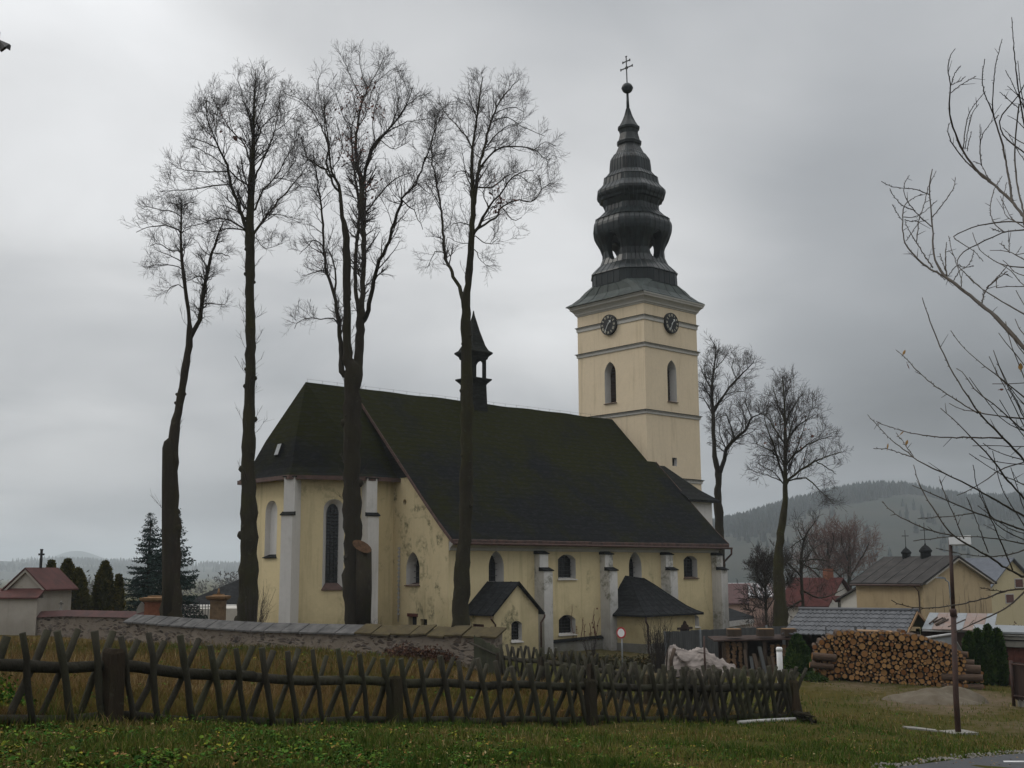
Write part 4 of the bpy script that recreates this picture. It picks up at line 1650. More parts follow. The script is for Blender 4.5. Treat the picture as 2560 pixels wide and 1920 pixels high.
for i in range(len(seams) - 1):
    a, b = wp(seams[i]), wp(seams[i + 1] - 2)
    mossy = i >= 16
    dz = rnd.uniform(-.006, .006) + (rnd.uniform(-.03, .04) if mossy else 0)
    a, b = a + Z3 * dz, b + Z3 * (dz + (rnd.uniform(-.04, .03) if mossy else rnd.uniform(-.006, .006)))
    if i == 19:
        b += Z3 * .05
    w2 = np.array([*wnn, 0])
    f, k = -w2 * .10, w2 * .52 + Z3 * .27
    mb = MB()
    mb.hexa([a + f, b + f, b + k, a + k, a + f + Z3 * .055, b + f + Z3 * .055, b + k + Z3 * .06, a + k + Z3 * .06])
    part('coping_slab', mb, M['coping_moss' if mossy else 'coping_grey'], swall)

# ------------------------------------------------------------------ wall with red sheet coping, far left
l0, l1 = np.array(atx(92, 53.6)), np.array(atx(372, 51.2))
lw = thing('stone_wall', 'short ragged stone wall under a dull red sheet coping beside the small red-roofed building', 'wall', (*((l0 + l1) / 2), gz(*((l0 + l1) / 2))))
lt = (l1 - l0) / np.linalg.norm(l1 - l0)
ln = np.array([-lt[1], lt[0]])
zt = lambda s: -.22 - .05 * s + (-.10 * max(0, 1 - s / .28))
mb = MB()
secs, secc = [], []
for s in np.linspace(0, 1, 22):
    p = l0 + (l1 - l0) * s
    z = zt(s)
    g = gz(*p) - .3
    n_ = NR.normal(0, .02, 2)
    secs.append([(p[0] + n_[0], p[1] + n_[1], g), (p[0], p[1], z), (p[0] + ln[0] * .45, p[1] + ln[1] * .45, z), (p[0] + ln[0] * .45, p[1] + ln[1] * .45, g)])
    secc.append([(p[0] - ln[0] * .1, p[1] - ln[1] * .1, z - .01), (p[0] + ln[0] * .22, p[1] + ln[1] * .22, z + .26), (p[0] + ln[0] * .55, p[1] + ln[1] * .55, z - .01)])
mb.loft(secs)
part('masonry', mb, M['rubble'], lw)
mb = MB()
mb.loft(secc)
cp_ = part('coping', mb, M['coping_red'], lw)

# ------------------------------------------------------------------ small mortuary with red roof, far left
mo = thing('mortuary', 'small roughcast cemetery building with a dull red roof and a cross, at the left edge', 'building', (*atx(40, 55), gz(*atx(40, 55))))
c = np.array(atx(97, 53.4))
e1 = np.array([-.985, .17])                   # front wall runs to the left
e2 = np.array([.17, .985])
pt = lambda s, t, z: (c[0] + e1[0] * s + e2[0] * t, c[1] + e1[1] * s + e2[1] * t, z)
zb_, z1, z2, z3 = gz(*c) - .3, .55, .98, 1.88
mb = MB()
mb.loft([[pt(0, 0, z), pt(3.2, 0, z), pt(3.2, 2.2, z), pt(0, 2.2, z)] for z in (zb_, z1)])
mb.loft([[pt(0.02, .5, z), pt(1.80, .5, z), pt(1.8, 2.9, z), pt(0.02, 2.9, z)] for z in (zb_, z2)])
mb.loft([[pt(.02, t, z2), pt(1.80, t, z2), pt(.91, t, z3 - .08)] for t in (.5, 2.9)])
part('building_wall', mb, M['roughcast'], mo)
mb = MB()
th = np.array([0, 0, .05])
mb.hexa([pt(-.12, -.15, z1 - .03), pt(3.4, -.15, z1 - .03), pt(3.4, .48, z2 - .06), pt(-.12, .48, z2 - .06), pt(-.12, -.15, z1 + .03), pt(3.4, -.15, z1 + .03), pt(3.4, .48, z2), pt(-.12, .48, z2)])
part('pent_roof', mb, M['roof_red'], mo)
mb = MB()
for s0_, s1_ in ((-.22, .91), (2.04, .91)):
    mb.hexa([pt(s0_, .32, z2 - .12), pt(s1_, .32, z3 - .02), pt(s1_, 3.1, z3 - .02), pt(s0_, 3.1, z2 - .12), pt(s0_, .32, z2 - .05), pt(s1_, .32, z3 + .05), pt(s1_, 3.1, z3 + .05), pt(s0_, 3.1, z2 - .05)])
part('roof', mb, M['roof_red'], mo)
mb = MB()
for s0_, s1_ in ((-.10, .91), (1.92, .91)):
    mb.hexa([pt(s0_, .36, z2 - .18), pt(s1_, .36, z3 - .16), pt(s1_, .48, z3 - .16), pt(s0_, .48, z2 - .18), pt(s0_, .36, z2 - .06), pt(s1_, .36, z3 - .03), pt(s1_, .48, z3 - .03), pt(s0_, .48, z2 - .06)])
part('gable_moulding', mb, M['roughcast'], mo)
mb = MB()
q = np.array(pt(.91, 1.6, z3))
mb.box(q + Z3 * .22, (.10, .10, .5))
mb.box(q + Z3 * .62, (.09, .09, .5))
mb.box(q + Z3 * .66, (.27, .08, .09))
mb.box(q + Z3 * .88, (.12, .1, .06))
part('roof_cross', mb, M['iron'], mo)

# ------------------------------------------------------------------ gate pillars, gate, gravestones
for (px0, px1, py1, py0, Yp, mt, lab) in ((366, 414, 1491, 1540, 51.5, 'brick', 'orange brick gate pillar with a flat ochre cap at the end of the red coped wall'),
                                          (528, 569, 1487, 1552, 52.5, 'brick_buff', 'buff brick gate pillar with an ochre cap left of the second tall tree')):
    a, b = np.array(atx(px0, Yp)), np.array(atx(px1, Yp))
    w = np.linalg.norm(b - a)
    c_ = (a + b) / 2
    zt_ = at(px0, py1, Yp)[2]
    pil = thing('gate_pillar', lab, 'pillar', (*c_, gz(*c_)))
    mb = MB()
    mb.box((c_[0], c_[1], (zt_ - .22 + gz(*c_) - .2) / 2), (w * .86, w * .86, zt_ - .22 - gz(*c_) + .2), .12)
    part('shaft', mb, M[mt], pil)
    mb = MB()
    rect = lambda e, z: [(c_[0] + e * sx, c_[1] + e * sy, z) for sx, sy in ((-1, -1), (1, -1), (1, 1), (-1, 1))]
    mb.loft([rect(w * .46, zt_ - .24), rect(w * .60, zt_ - .16), rect(w * .62, zt_ - .06), rect(w * .30, zt_ - .02), rect(w * .28, zt_ + .03)])
    part('cap', mb, M['stone_cap'], pil)
    if mt == 'brick_buff':
        mb = MB()
        mb.tube([(c_[0], c_[1], zt_), (c_[0], c_[1], zt_ + .12), (c_[0], c_[1], zt_ + .28)], [.09, .05, .03], 8)
        part('finial', mb, M['stone_cap'], pil)
a, b = np.array(atx(458, 52.2)), np.array(atx(531, 52.6))
z0, z1 = -1.5, at(480, 1515, 52)[2]
gt = thing('iron_gate', 'dark iron cemetery gate of thin vertical bars between the two brick pillars', 'gate', (*((a + b) / 2), z0))
mb = MB()
for i in range(11):
    p = a + (b - a) * i / 10
    mb.tube([(*p, z0), (*p, z1 + .05)], .018, 5)
part('bars', mb, M['iron'], gt)
mb = MB()
for z in (z1 - .06, z0 + .2):
    mb.tube([(*a, z), (*b, z)], .022, 5)
part('crossbar', mb, M['iron'], gt)
mb = MB()
c_ = np.array(atx(358, 51.6))
g = gz(*c_)
mb.loft([[(c_[0] + x, c_[1] + d, at(358, 1520, 51.6)[2] + z) for x, z in ((-.17, -1), (.17, -1), (.19, .0), (.10, .16), (.0, .26), (-.11, .12), (-.2, -.05))] for d in (-.07, .07)])
solo('gravestone', mb, M['concrete'], 'small weathered grey stone leaning against the orange brick pillar', 'gravestone', (*c_, g))
mb = MB()
c_ = np.array(atx(157, 54.5))
zz = at(157, 1502, 54.5)[2]
mb.tube([(*c_, gz(*c_)), (*c_, zz - .12)], [.07, .045], 8)
mb.tube([(*c_, zz - .13), (*c_, zz)], [.07, .05], 8)
mb.obox((c_[0] - .11, c_[1] - .03, zz - .16), (.22, 0, 0), (0, .06, 0), (0, 0, .05))
solo('grave_cross', mb, M['concrete'], 'tiny pale grave cross showing over the red coped wall', 'cross', (*c_, gz(*c_)))
# ------------------------------------------------------------------ buildings on the right and behind
def gable_house(name, label, c, ang, L, Wd, z0, ze, zr, wallm, roofm, ov=.35, group=None, seams=0, th=.12, cat='house'):
    """c: near corner; ang: direction of the long side; the gable runs at ang-90deg"""
    c = np.array(c)
    e1 = np.array([math.cos(ang), math.sin(ang)])
    e2 = np.array([math.sin(ang), -math.cos(ang)])
    pt = lambda s, t, z: (c[0] + e1[0] * s + e2[0] * t, c[1] + e1[1] * s + e2[1] * t, z)
    h = thing(name, label, cat, (*(c + e1 * L / 2 + e2 * Wd / 2), z0), group)
    mb = MB()
    secs = [[pt(s, 0, z0), pt(s, Wd, z0), pt(s, Wd, ze), pt(s, Wd / 2, zr - .06), pt(s, 0, ze)] for s in (0, L)]
    mb.loft(secs)
    part('wall', mb, M[wallm], h)
    sl = (zr - ze) / (Wd / 2)
    mb = MB()
    for t0, t1 in ((-ov, Wd / 2), (Wd + ov, Wd / 2)):
        zl = ze - sl * ov
        mb.hexa([pt(-ov, t0, zl), pt(L + ov, t0, zl), pt(L + ov, t1, zr), pt(-ov, t1, zr), pt(-ov, t0, zl + th), pt(L + ov, t0, zl + th), pt(L + ov, t1, zr + th), pt(-ov, t1, zr + th)])
    rf = part('roof', mb, M[roofm], h)
    if seams:
        mb = MB()
        for i in range(seams + 1):
            s = -ov + (L + 2 * ov) * i / seams
            mb.tube([pt(s, -ov, ze - sl * ov + th + .01), pt(s, Wd / 2, zr + th + .01)], .022, 5)
        part('roof_seams', mb, M['iron'], rf)
    return h, pt, rf


def box_part(name, pts8, m, parent):
    mb = MB()
    mb.hexa(pts8)
    return part(name, mb, m, parent)


# ochre chapel-like building with two roof cupolas
cc = np.array(atx(2306, 80))
chp, pt, crf = gable_house('chapel_building', 'ochre gabled building with a lichened grey roof and two small roof cupolas bearing crosses', cc, math.atan2(.90, -.43), 6.6, 6.3, -4, .72, 2.42,
                           'chapel_yellow', 'eternit', .32, seams=6, cat='building')
mb = MB()
for t0, t1 in ((-.05, 3.15), (6.35, 3.15)):
    mb.hexa([pt(-.33, t0, .66), pt(-.33, t1, 2.34), pt(-.02, t1, 2.34), pt(-.02, t0, .66), pt(-.33, t0, .58 - .02), pt(-.33, t1, 2.24), pt(-.02, t1, 2.24), pt(-.02, t0, .56)])
part('verge_board', mb, M['roughcast'], crf)
mb = MB()
mb.tube([pt(-.1, -.36, .52), pt(6.8, -.36, .50)], .06, 8)
mb.tube([pt(.5, -.36, .5), pt(.4, -.06, .1), pt(.35, -.06, -3.9)], .04, 6)
part('gutter', mb, M['pipe'], chp)
for s, k, zc in ((2.7, 1.0, 2.35), (4.6, .82, 2.35)):
    o = np.array(pt(s, 3.1, zc))
    mb = MB()
    ring = lambda r, z: [(o[0] + r * k * math.cos(t), o[1] + r * k * math.sin(t), o[2] + z * k) for t in np.linspace(0, 2 * math.pi, 9)[:-1] + .4]
    mb.loft([ring(.38, -.35), ring(.36, .42), ring(.42, .46), ring(.46, .56), ring(.44, .60), ring(.30, .78), ring(.20, .88), ring(.08, .96), ring(.03, 1.1)])
    cup = part('roof_cupola', mb, M['slate2'], crf)
    mb = MB()
    mb.tube([o + Z3 * 1.0 * k, o + Z3 * 2.55 * k], .025, 5)
    mb.obox(o + Z3 * 2.0 * k - np.array([.30 * k, .02, 0]), (.60 * k, 0, 0), (0, .04, 0), (0, 0, .05))
    part('cupola_cross', mb, M['iron'], cup)
# creeper stems on its gable
mb = MB()
for i in range(15):
    t = rnd.uniform(.3, 6.0)
    z = -2.6
    q = [pt(-.03, t, z)]
    for k in range(7):
        t += rnd.uniform(-.10, .10)
        z += rnd.uniform(.2, .55)
        q.append(pt(-.03, t, z))
    mb.tube(q, [.016 - .0018 * k for k in range(len(q))], 4)
solo('climbing_plant', mb, M['twig_dark'], 'leafless creeper stems climbing the gable of the ochre building', 'climbing plant', pt(0, 3, -2.6))

# grey tile-roofed shed
F0 = np.array(atx(1953, 48))
e, n = np.array([.866, -.5]), np.array([.5, .866])
sp = lambda s, t, z: (F0[0] + e[0] * s + n[0] * t, F0[1] + e[1] * s + n[1] * t, z)
shed = thing('timber_shed', 'open timber shed with a grey metal tile roof behind the big woodpile', 'shed', sp(2.4, 2, gz(*sp(2.4, 2, 0)[:2])))
zf, zr_, zk = -.96, -.06, -.80
mb = MB()
NR_, NT = 6, 56
rows = []
for r in range(NR_ + 1):
    for part_ in (0, 1):
        if r == NR_ and part_ == 1:
            break
        row = []
        tt = r / NR_
        for i in range(NT + 1):
            s = -.05 + 4.8 * i / NT
            wv = .028 * math.sin(2 * math.pi * s / .20)
            step = .045 if part_ == 1 else 0
            row.append(sp(s, -.15 + 2.65 * tt, zf + (zr_ - zf) * tt + wv + (.04 if part_ else .0) * (1) + .02))
        rows.append(row)
mb.loft(rows, False, False, smooth=False, close=False)
br = [[sp(s, 2.5, zr_ + .02), sp(s, 5.1, zk)] for s in (-.05, 4.75)]
mb.poly([br[0][0], br[1][0], br[1][1], br[0][1]])
rf = part('roof', mb, M['metal_tile'], shed)
mb = MB()
mb.tube([sp(-.08, 2.5, zr_ + .04), sp(4.85, 2.5, zr_ + .04)], .085, 8)
part('ridge_cap', mb, M['metal_tile'], rf)
mb = MB()
for s in (4.78,):
    mb.hexa([sp(s, -.15, zf - .12), sp(s + .04, -.15, zf - .12), sp(s + .04, 2.5, zr_ - .10), sp(s, 2.5, zr_ - .10), sp(s, -.15, zf + .0), sp(s + .04, -.15, zf + .0), sp(s + .04, 2.5, zr_ + .02), sp(s, 2.5, zr_ + .02)])
    mb.hexa([sp(s, 5.1, zk - .14), sp(s + .04, 5.1, zk - .14), sp(s + .04, 2.5, zr_ - .10), sp(s, 2.5, zr_ - .10), sp(s, 5.1, zk - .02), sp(s + .04, 5.1, zk - .02), sp(s + .04, 2.5, zr_ + .02), sp(s, 2.5, zr_ + .02)])
part('verge_board', mb, M['wood_new'], rf)
mb = MB()
for s in (.1, 1.6, 3.1, 4.3):
    for t, z in ((.15, zf - .05), (4.8, zk - .06)):
        p = sp(s, t, 0)
        mb.box((p[0], p[1], (z - 3) / 2), (.12, .12, z + 3.0), -.52)
for s in (1.0, 2.0, 3.0, 4.3):
    mb.hexa([sp(s, .1, zf - .12), sp(s + .08, .1, zf - .12), sp(s + .08, 4.9, zf - .12), sp(s, 4.9, zf - .12), sp(s, .1, zf), sp(s + .08, .1, zf), sp(s + .08, 4.9, zf), sp(s, 4.9, zf)])
for s in (4.25,):
    mb.hexa([sp(s, 1.2, -.62), sp(s + .1, 1.2, -.62), sp(s + .1, 4.0, -.55), sp(s, 4.0, -.55), sp(s, 1.2, -.5), sp(s + .1, 1.2, -.5), sp(s + .1, 4.0, -.43), sp(s, 4.0, -.43)])
part('timber_frame', mb, M['wood_dark'], shed)
mb = MB()
mb.hexa([sp(.1, 4.7, -3), sp(4.3, 4.7, -3), sp(4.3, 4.78, -3), sp(.1, 4.78, -3), sp(.1, 4.7, zf), sp(4.3, 4.7, zf), sp(4.3, 4.78, zf), sp(.1, 4.78, zf)])
mb.hexa([sp(.0, .2, -3), sp(.06, .2, -3), sp(.06, 4.7, -3), sp(.0, 4.7, -3), sp(.0, .2, zf), sp(.06, .2, zf), sp(.06, 4.7, zf), sp(.0, 4.7, zf)])
part('boarding', mb, M['wood_dark'], shed)

# silver plank fence between the church and the shed
q0, q1 = np.array(atx(1655, 50)), np.array(atx(1985, 56.5))
pf = thing('plank_fence', 'silver grey plank fence running from the church annex to the tile roofed shed', 'fence', (*((q0 + q1) / 2), gz(*((q0 + q1) / 2))))
mb = MB()
n_ = 70
L = np.linalg.norm(q1 - q0)
dr_ = (q1 - q0) / L
for i in range(n_):
    p = q0 + dr_ * (L * (i + .5) / n_)
    top_ = -.93 - .07 * i / n_ + rnd.uniform(-.015, .015)
    mb.box((p[0], p[1], (top_ - 2.9) / 2), (L / n_ * .93, .022, top_ + 2.9), math.atan2(dr_[1], dr_[0]))
part('planks', mb, M['plank_grey'], pf)
for i in (0, 17, 35, 52, 69):
    p = q0 + dr_ * (L * (i + .5) / n_) - np.array([0, .06])
    mb = MB()
    mb.box((p[0], p[1], -1.9), (.07, .07, 1.98), math.atan2(dr_[1], dr_[0]))
    part('fence_post', mb, M['galv'], pf)

# tarpaulin over a wood stack
t0, t1 = atx(1668, 44.5), atx(1836, 44.5)
tb = thing('tarpaulin_stack', 'low wood stack covered with a dusty pinkish crumpled tarpaulin', 'tarpaulin', ((t0[0] + t1[0]) / 2, 45, gz(t0[0] + 1, 45)))
mb = MB()
nu, nv = 44, 26
rows = []
for j in range(nv + 1):
    row = []
    tj = j / nv
    for i in range(nu + 1):
        ti = i / nu
        x = t0[0] + (t1[0] - t0[0]) * ti
        ridge = .86 * (1 + .06 * math.sin(ti * 14) - .12 * ti - .75 * max(0, ti - .55) / .45) * (min(1, ti / .03) ** .5)
        a = math.pi * tj
        prof_ = max(0, math.sin(a)) ** .55
        g = gz(x, 45)
        cr_ = lambda q: 1 - 2 * abs(math.sin(q)) ** .7
        fold = .06 * cr_(ti * 9 + 2.2 * math.sin(tj * 6) + .6) + .06 * cr_(ti * 5 - tj * 7 + 1.2 * math.sin(ti * 8)) + .04 * cr_(tj * 11 + ti * 4 + 1.5 * math.sin(ti * 9))
        yy = 44.4 + 1.5 * (1 - math.cos(a)) / 2
        row.append((x + fold * .6 + rnd.uniform(-.006, .006), yy + fold * 1.8, g + .10 + (ridge + .18) * prof_ + fold * 1.2 * prof_ + rnd.uniform(-.006, .006)))
    rows.append(row)
mb.loft(rows, False, False, smooth=False, close=False)
part('tarpaulin', mb, M['tarp'], tb)
mb = MB()
for k in range(4):
    mb.tube([(t0[0] + .1 + .5 * k, 44.9, gz(t0[0] + .5, 45) + .22), (t0[0] + .55 + .5 * k, 44.95, gz(t0[0] + .5, 45) + .2)], .1, 8)
part('wood_under', mb, M['bark_log'], tb)
# poles and post around it
p = atx(1755, 42.5)
mb = MB()
mb.tube([(*p, gz(*p) - .1), (*p, at(1755, 1590, 42.5)[2])], .035, 8)
solo('iron_post', mb, M['post_rust'], 'thin rusty iron post standing before the crumpled tarpaulin', 'post', (*p, gz(*p)))
p = atx(1676, 43.2)
mb = MB()
a0_, a1_ = at(1678, 1665, 43.2), at(1686, 1622, 43.5)
mb.tube([(a0_[0], a0_[1], gz(*a0_[:2])), a0_ + Z3 * .2, a1_], .07, 7)
solo('leaning_log', mb, M['wood_old'], 'pale split log leaning against the left end of the tarpaulin', 'log', (*p, gz(*p)))

# firewood shelter behind
k0, k1 = np.array(atx(1800, 48)), np.array(atx(1962, 48))
sh = thing('firewood_shelter', 'low lean-to shelter with a flat dark roof full of firewood left of the green bush', 'shelter', (*((k0 + k1) / 2), gz(*((k0 + k1) / 2))))
zt1 = at(1880, 1597, 48)[2]
box_part('shelter_roof', [(k0[0] - .4, 47.6, zt1 - .08), (k1[0] + .2, 47.6, zt1 - .02), (k1[0] + .2, 49.2, zt1 + .06), (k0[0] - .4, 49.2, zt1),
                          (k0[0] - .4, 47.6, zt1 - .03), (k1[0] + .2, 47.6, zt1 + .03), (k1[0] + .2, 49.2, zt1 + .11), (k0[0] - .4, 49.2, zt1 + .05)], M['wood_dark'], sh)
mb = MB()
for f in (0, .33, .62, 1):
    x = k0[0] + (k1[0] - k0[0]) * f
    mb.box((x, 47.75, (zt1 - 3) / 2 - .05), (.13, .12, zt1 + 2.9))
part('posts', mb, M['wood_old'], sh)
mb = MB()
mb.box(((k0[0] + k1[0]) / 2, 49.0, (zt1 - 3) / 2), (k1[0] - k0[0], .06, zt1 + 2.9))
part('back_boards', mb, M['wood_dark'], sh)
for i in range(3):
    f = (.18, .66, 1.02)[i]
    x = k0[0] + (k1[0] - k0[0]) * f
    w = (.55, .62, .5)[i]
    mb = MB()
    mb.box((x, 48.0, zt1 + .24), (w, .5, .28), rnd.uniform(-.1, .1))
    o = solo('timber_block', mb, M['wood_old'], ('squat brown timber block at the left end of the shelter roof', 'broad timber block in the middle of the shelter roof',
                                                 'timber block at the right end of the shelter roof beside the tiles')[i], 'timber block', (x, 48, zt1 + .1))
    mb = MB()
    mb.box((x, 48.0, zt1 + .395), (w * .96, .47, .03), 0)
    part('sawn_top', mb, M['wood_new'], o)

M['wood_end'] = plain('split_wood_ends', (.20, .12, .065), .9, .6, 9, .2)
for k in range(7):                            # boards and posts leaning in front of the shelter
    x = k0[0] + (k1[0] - k0[0]) * (.28 + .42 * k / 6) + rnd.uniform(-.08, .08)
    g = gz(x, 47.2)
    hh_ = rnd.uniform(.75, 1.25)
    ln_ = rnd.uniform(-.18, .18)
    mb = MB()
    mb.obox((x, 47.15, g - .05), (.10 + .05 * rnd.random(), .02, 0), (ln_ * .2, .03, .0), (ln_, .35, hh_))
    solo('leaning_board', mb, M[('wood_old', 'plank_grey', 'fence_post')[k % 3]], 'old board leaning against the front of the firewood shelter', 'board', (x, 47.15, g), 'boards leaning on the shelter')
split_me = []
for k in range(3):
    mb = MB()
    mb.loft([[(x * .1, yy, z * .1) for x, z in ((-1, -.6), (.9, -.8), (1.1, .3), (.1, 1.0), (-.9, .5))] for yy in (0, .5)])
    me = mb.mesh('split_log')
    setmat(me, [M['wood_old'], M['wood_end']])
    for f in me.polygons:
        if len(f.vertices) == 5:
            f.material_index = 1
    split_me.append(me)
for f0, f1 in ((.02, .30), (.70, .98)):
    for r in range(8):
        for cidx in range(3):
            x = k0[0] + (k1[0] - k0[0]) * (f0 + (f1 - f0) * (cidx + .5 + rnd.uniform(-.15, .15)) / 3)
            g = gz(x, 48)
            z = g + .1 + r * .16
            if z > zt1 - .15 or (f0 > .5 and r < 1):
                continue
            o = bpy.data.objects.new('split_log', split_me[rnd.randrange(3)])
            COL.objects.link(o)
            o.location = (x, 47.85, z)
            o.rotation_euler = (0, rnd.uniform(0, 6.28), 0)
            s = rnd.uniform(.75, 1.15)
            o.scale = (s, 1, s)
            props(o, 'split firewood log stacked under the low shelter roof', 'log', 'split logs in the shelter')

# white pipe post
p = atx(1940, 34)
wz = at(1940, 1619, 34)[2]
mb = MB()
mb.tube([(*p, gz(*p) - .1), (*p, wz - .03), (*p, wz)], [.083, .083, .06], 14)
wpost = solo('pipe_post', mb, M['white_paint'], 'short white plastic pipe standing upright left of the big woodpile', 'post', (*p, gz(*p)))
mb = MB()
mb.tube([(*p, wz - .1), (*p, wz - .02), (*p, wz + .012)], [.092, .092, .07], 14)
part('pipe_cap', mb, M['white_paint'], wpost)

# lean-to roofs, shed and garage on the right
g0, g1 = np.array(atx(2296, 47)), np.array(atx(2475, 45))
zq = at(2400, 1576, 46)[2]
lr = thing('sheet_roof_shed', 'low shed roofed with rusty pale sheets and loose boards right of the tile roof', 'shed', (*((g0 + g1) / 2), gz(*((g0 + g1) / 2))))
d_ = np.array([.42, .9])
for i in range(7):
    a, b = g0 + (g1 - g0) * i / 7, g0 + (g1 - g0) * (i + .97) / 7
    z = zq + rnd.uniform(-.01, .01)
    a2, b2 = a + d_ * 3.4, b + d_ * 3.4
    box_part('roof_sheet', [(*a, z), (*b, z), (*b2, z + .52), (*a2, z + .52), (*a, z + .03), (*b, z + .03), (*b2, z + .55), (*a2, z + .55)], M['rust_sheet'] if i % 3 else M['galv'], lr)
box_part('eaves_board', [(g0[0], g0[1] - .05, zq - .07), (g1[0] + .6, g1[1] - .05, zq - .07), (g1[0] + .6, g1[1] - .02, zq - .07), (g0[0], g0[1] - .02, zq - .07),
                         (g0[0], g0[1] - .05, zq + .01), (g1[0] + .6, g1[1] - .05, zq + .01), (g1[0] + .6, g1[1] - .02, zq + .01), (g0[0], g0[1] - .02, zq + .01)], M['off_white'], lr)
mb = MB()
mb.hexa([(g0[0] + .1, g0[1] + .3, -3), (g1[0], g1[1] + .3, -3), (g1[0], g1[1] + .4, -3), (g0[0] + .1, g0[1] + .4, -3), (g0[0] + .1, g0[1] + .3, zq), (g1[0], g1[1] + .3, zq), (g1[0], g1[1] + .4, zq), (g0[0] + .1, g0[1] + .4, zq)])
part('shed_wall', mb, M['wood_dark'], lr)
for i in range(9):
    s = rnd.uniform(.05, .75)
    a = g0 + (g1 - g0) * s + d_ * rnd.uniform(.3, 1.6)
    ln_ = rnd.uniform(1.0, 2.2)
    hh = lambda q: zq + .03 + .52 * max(0, min(1, ((q - g0) @ np.array([.32, .95])) / 3.4)) + .07
    b = a + np.array([.55 + rnd.uniform(-.2, .2), .6]) * ln_ * .8
    mb = MB()
    mb.tube([(*a, hh(a)), (*b, hh(b) + .05)], .035, 5)
    solo('loose_board', mb, M['wood_old'], 'old board lying loose on the rusty sheet roof', 'board', (*a, hh(a)), 'boards lying on the sheet roof')
# translucent white lean-to panel
w0, w1, w2, w3 = at(2312, 1595, 41), at(2379, 1585, 41.6), at(2410, 1640, 42.2), at(2318, 1640, 41.2)
ws = thing('sheet_cover', 'slanting white plastic sheet on a pale frame behind the right end of the woodpile', 'plastic sheet', (w3[0], w3[1], gz(*w3[:2])))
mb = MB()
mb.poly([w0, w1, w2, w3])
mb.loft([[w0, w1, w2, w3], [q + np.array([0, .03, 0]) for q in (w0, w1, w2, w3)]])
mb2 = MB()
mb2.loft([[w0, w1, w2, w3], [q + np.array([0, .03, 0]) for q in (w0, w1, w2, w3)]])
part('sheet', mb2, M['sheet_white'], ws)
mb = MB()
mb.tube([w0 - np.array([0, .05, 0]), w1 - np.array([0, .05, 0])], .05, 6)
mb.tube([w1 - np.array([0, .05, 0]), (w2 + w1) / 2 - np.array([0, .05, 0]), w2 - np.array([0, .05, 0]), (w2[0] + .3, w2[1], gz(*w2[:2]))], .03, 6)
part('sheet_frame', mb, M['off_white'], ws)
# garage with flat roof
ga, gb = np.array(atx(2432, 40)), np.array(atx(2700, 37.5))
zg_ = at(2500, 1590, 39)[2]
gar = thing('garage', 'flat roofed garage with a pale layered roof edge and dark brown door, far right', 'garage', (*((ga + gb) / 2), gz(*((ga + gb) / 2))))
gd = np.array([.35, .94]) * 5
for k, (z, o_, m_) in enumerate(((zg_ + .06, .0, 'galv'), (zg_ - .02, .10, 'off_white'), (zg_ - .14, .16, 'concrete'))):
    a, b = ga + np.array([0, o_]), gb + np.array([0, o_])
    box_part('roof_layer', [(*a, z), (*b, z), (*(b + gd), z), (*(a + gd), z), (*a, z + (.06, .06, .10)[k]), (*b, z + (.06, .06, .10)[k]), (*(b + gd), z + (.06, .06, .10)[k]), (*(a + gd), z + (.06, .06, .10)[k])], M[m_], gar)
a, b = ga + (gb - ga) * .30 + np.array([0, .25]), gb + np.array([0, .25])
box_part('lintel_beam', [(*a, zg_ - .38), (*b, zg_ - .38), (b[0], b[1] + .3, zg_ - .38), (a[0], a[1] + .3, zg_ - .38), (*a, zg_ - .18), (*b, zg_ - .18), (b[0], b[1] + .3, zg_ - .18), (a[0], a[1] + .3, zg_ - .18)], M['concrete'], gar)
a, b = ga + np.array([.1, .5]), gb + np.array([0, .5])
box_part('garage_wall', [(*a, -3), (*b, -3), (*(b + gd * .8), -3), (*(a + gd * .8), -3), (*a, zg_ - .16), (*b, zg_ - .16), (*(b + gd * .8), zg_ - .16), (*(a + gd * .8), zg_ - .16)], M['wood_dark'], gar)
a, b = ga + (gb - ga) * .34 + np.array([0, .42]), gb + np.array([0, .42])
mb = MB()
for i in range(12):
    p, q = a + (b - a) * i / 12, a + (b - a) * (i + .93) / 12
    mb.hexa([(*p, -2.4), (*q, -2.4), (q[0], q[1] + .05, -2.4), (p[0], p[1] + .05, -2.4), (*p, zg_ - .4), (*q, zg_ - .4), (q[0], q[1] + .05, zg_ - .4), (p[0], p[1] + .05, zg_ - .4)])
part('garage_door', mb, M['door_red'], gar)
# dark board gate in front of it
a, b = np.array(atx(2515, 33.4)), np.array(atx(2660, 31.5))
zt_ = at(2520, 1655, 33.4)[2]
bg_ = thing('board_gate', 'dark wooden board gate in an iron frame on a pale footing at the right edge', 'gate', (*a, gz(*a)))
mb = MB()
for i in range(14):
    p, q = a + (b - a) * (i + .05) / 14, a + (b - a) * (i + .95) / 14
    mb.hexa([(*p, gz(*a) + .2), (*q, gz(*b) + .2), (q[0], q[1] + .03, gz(*b) + .2), (p[0], p[1] + .03, gz(*a) + .2), (*p, zt_), (*q, zt_), (q[0], q[1] + .03, zt_), (p[0], p[1] + .03, zt_)])
part('boards', mb, M['wood_dark'], bg_)
mb = MB()
mb.tube([(a[0] - .06, a[1] - .03, gz(*a) - .1), (a[0] - .06, a[1] - .03, zt_ + .04)], .05, 8)
mb.tube([(a[0] - .06, a[1] - .05, zt_ - .05), (b[0], b[1] - .05, zt_ - .05)], .025, 6)
mb.tube([(a[0] - .06, a[1] - .05, gz(*a) + .3), (b[0], b[1] - .05, gz(*b) + .3)], .025, 6)
part('gate_frame', mb, M['post_rust'], bg_)
mb = MB()
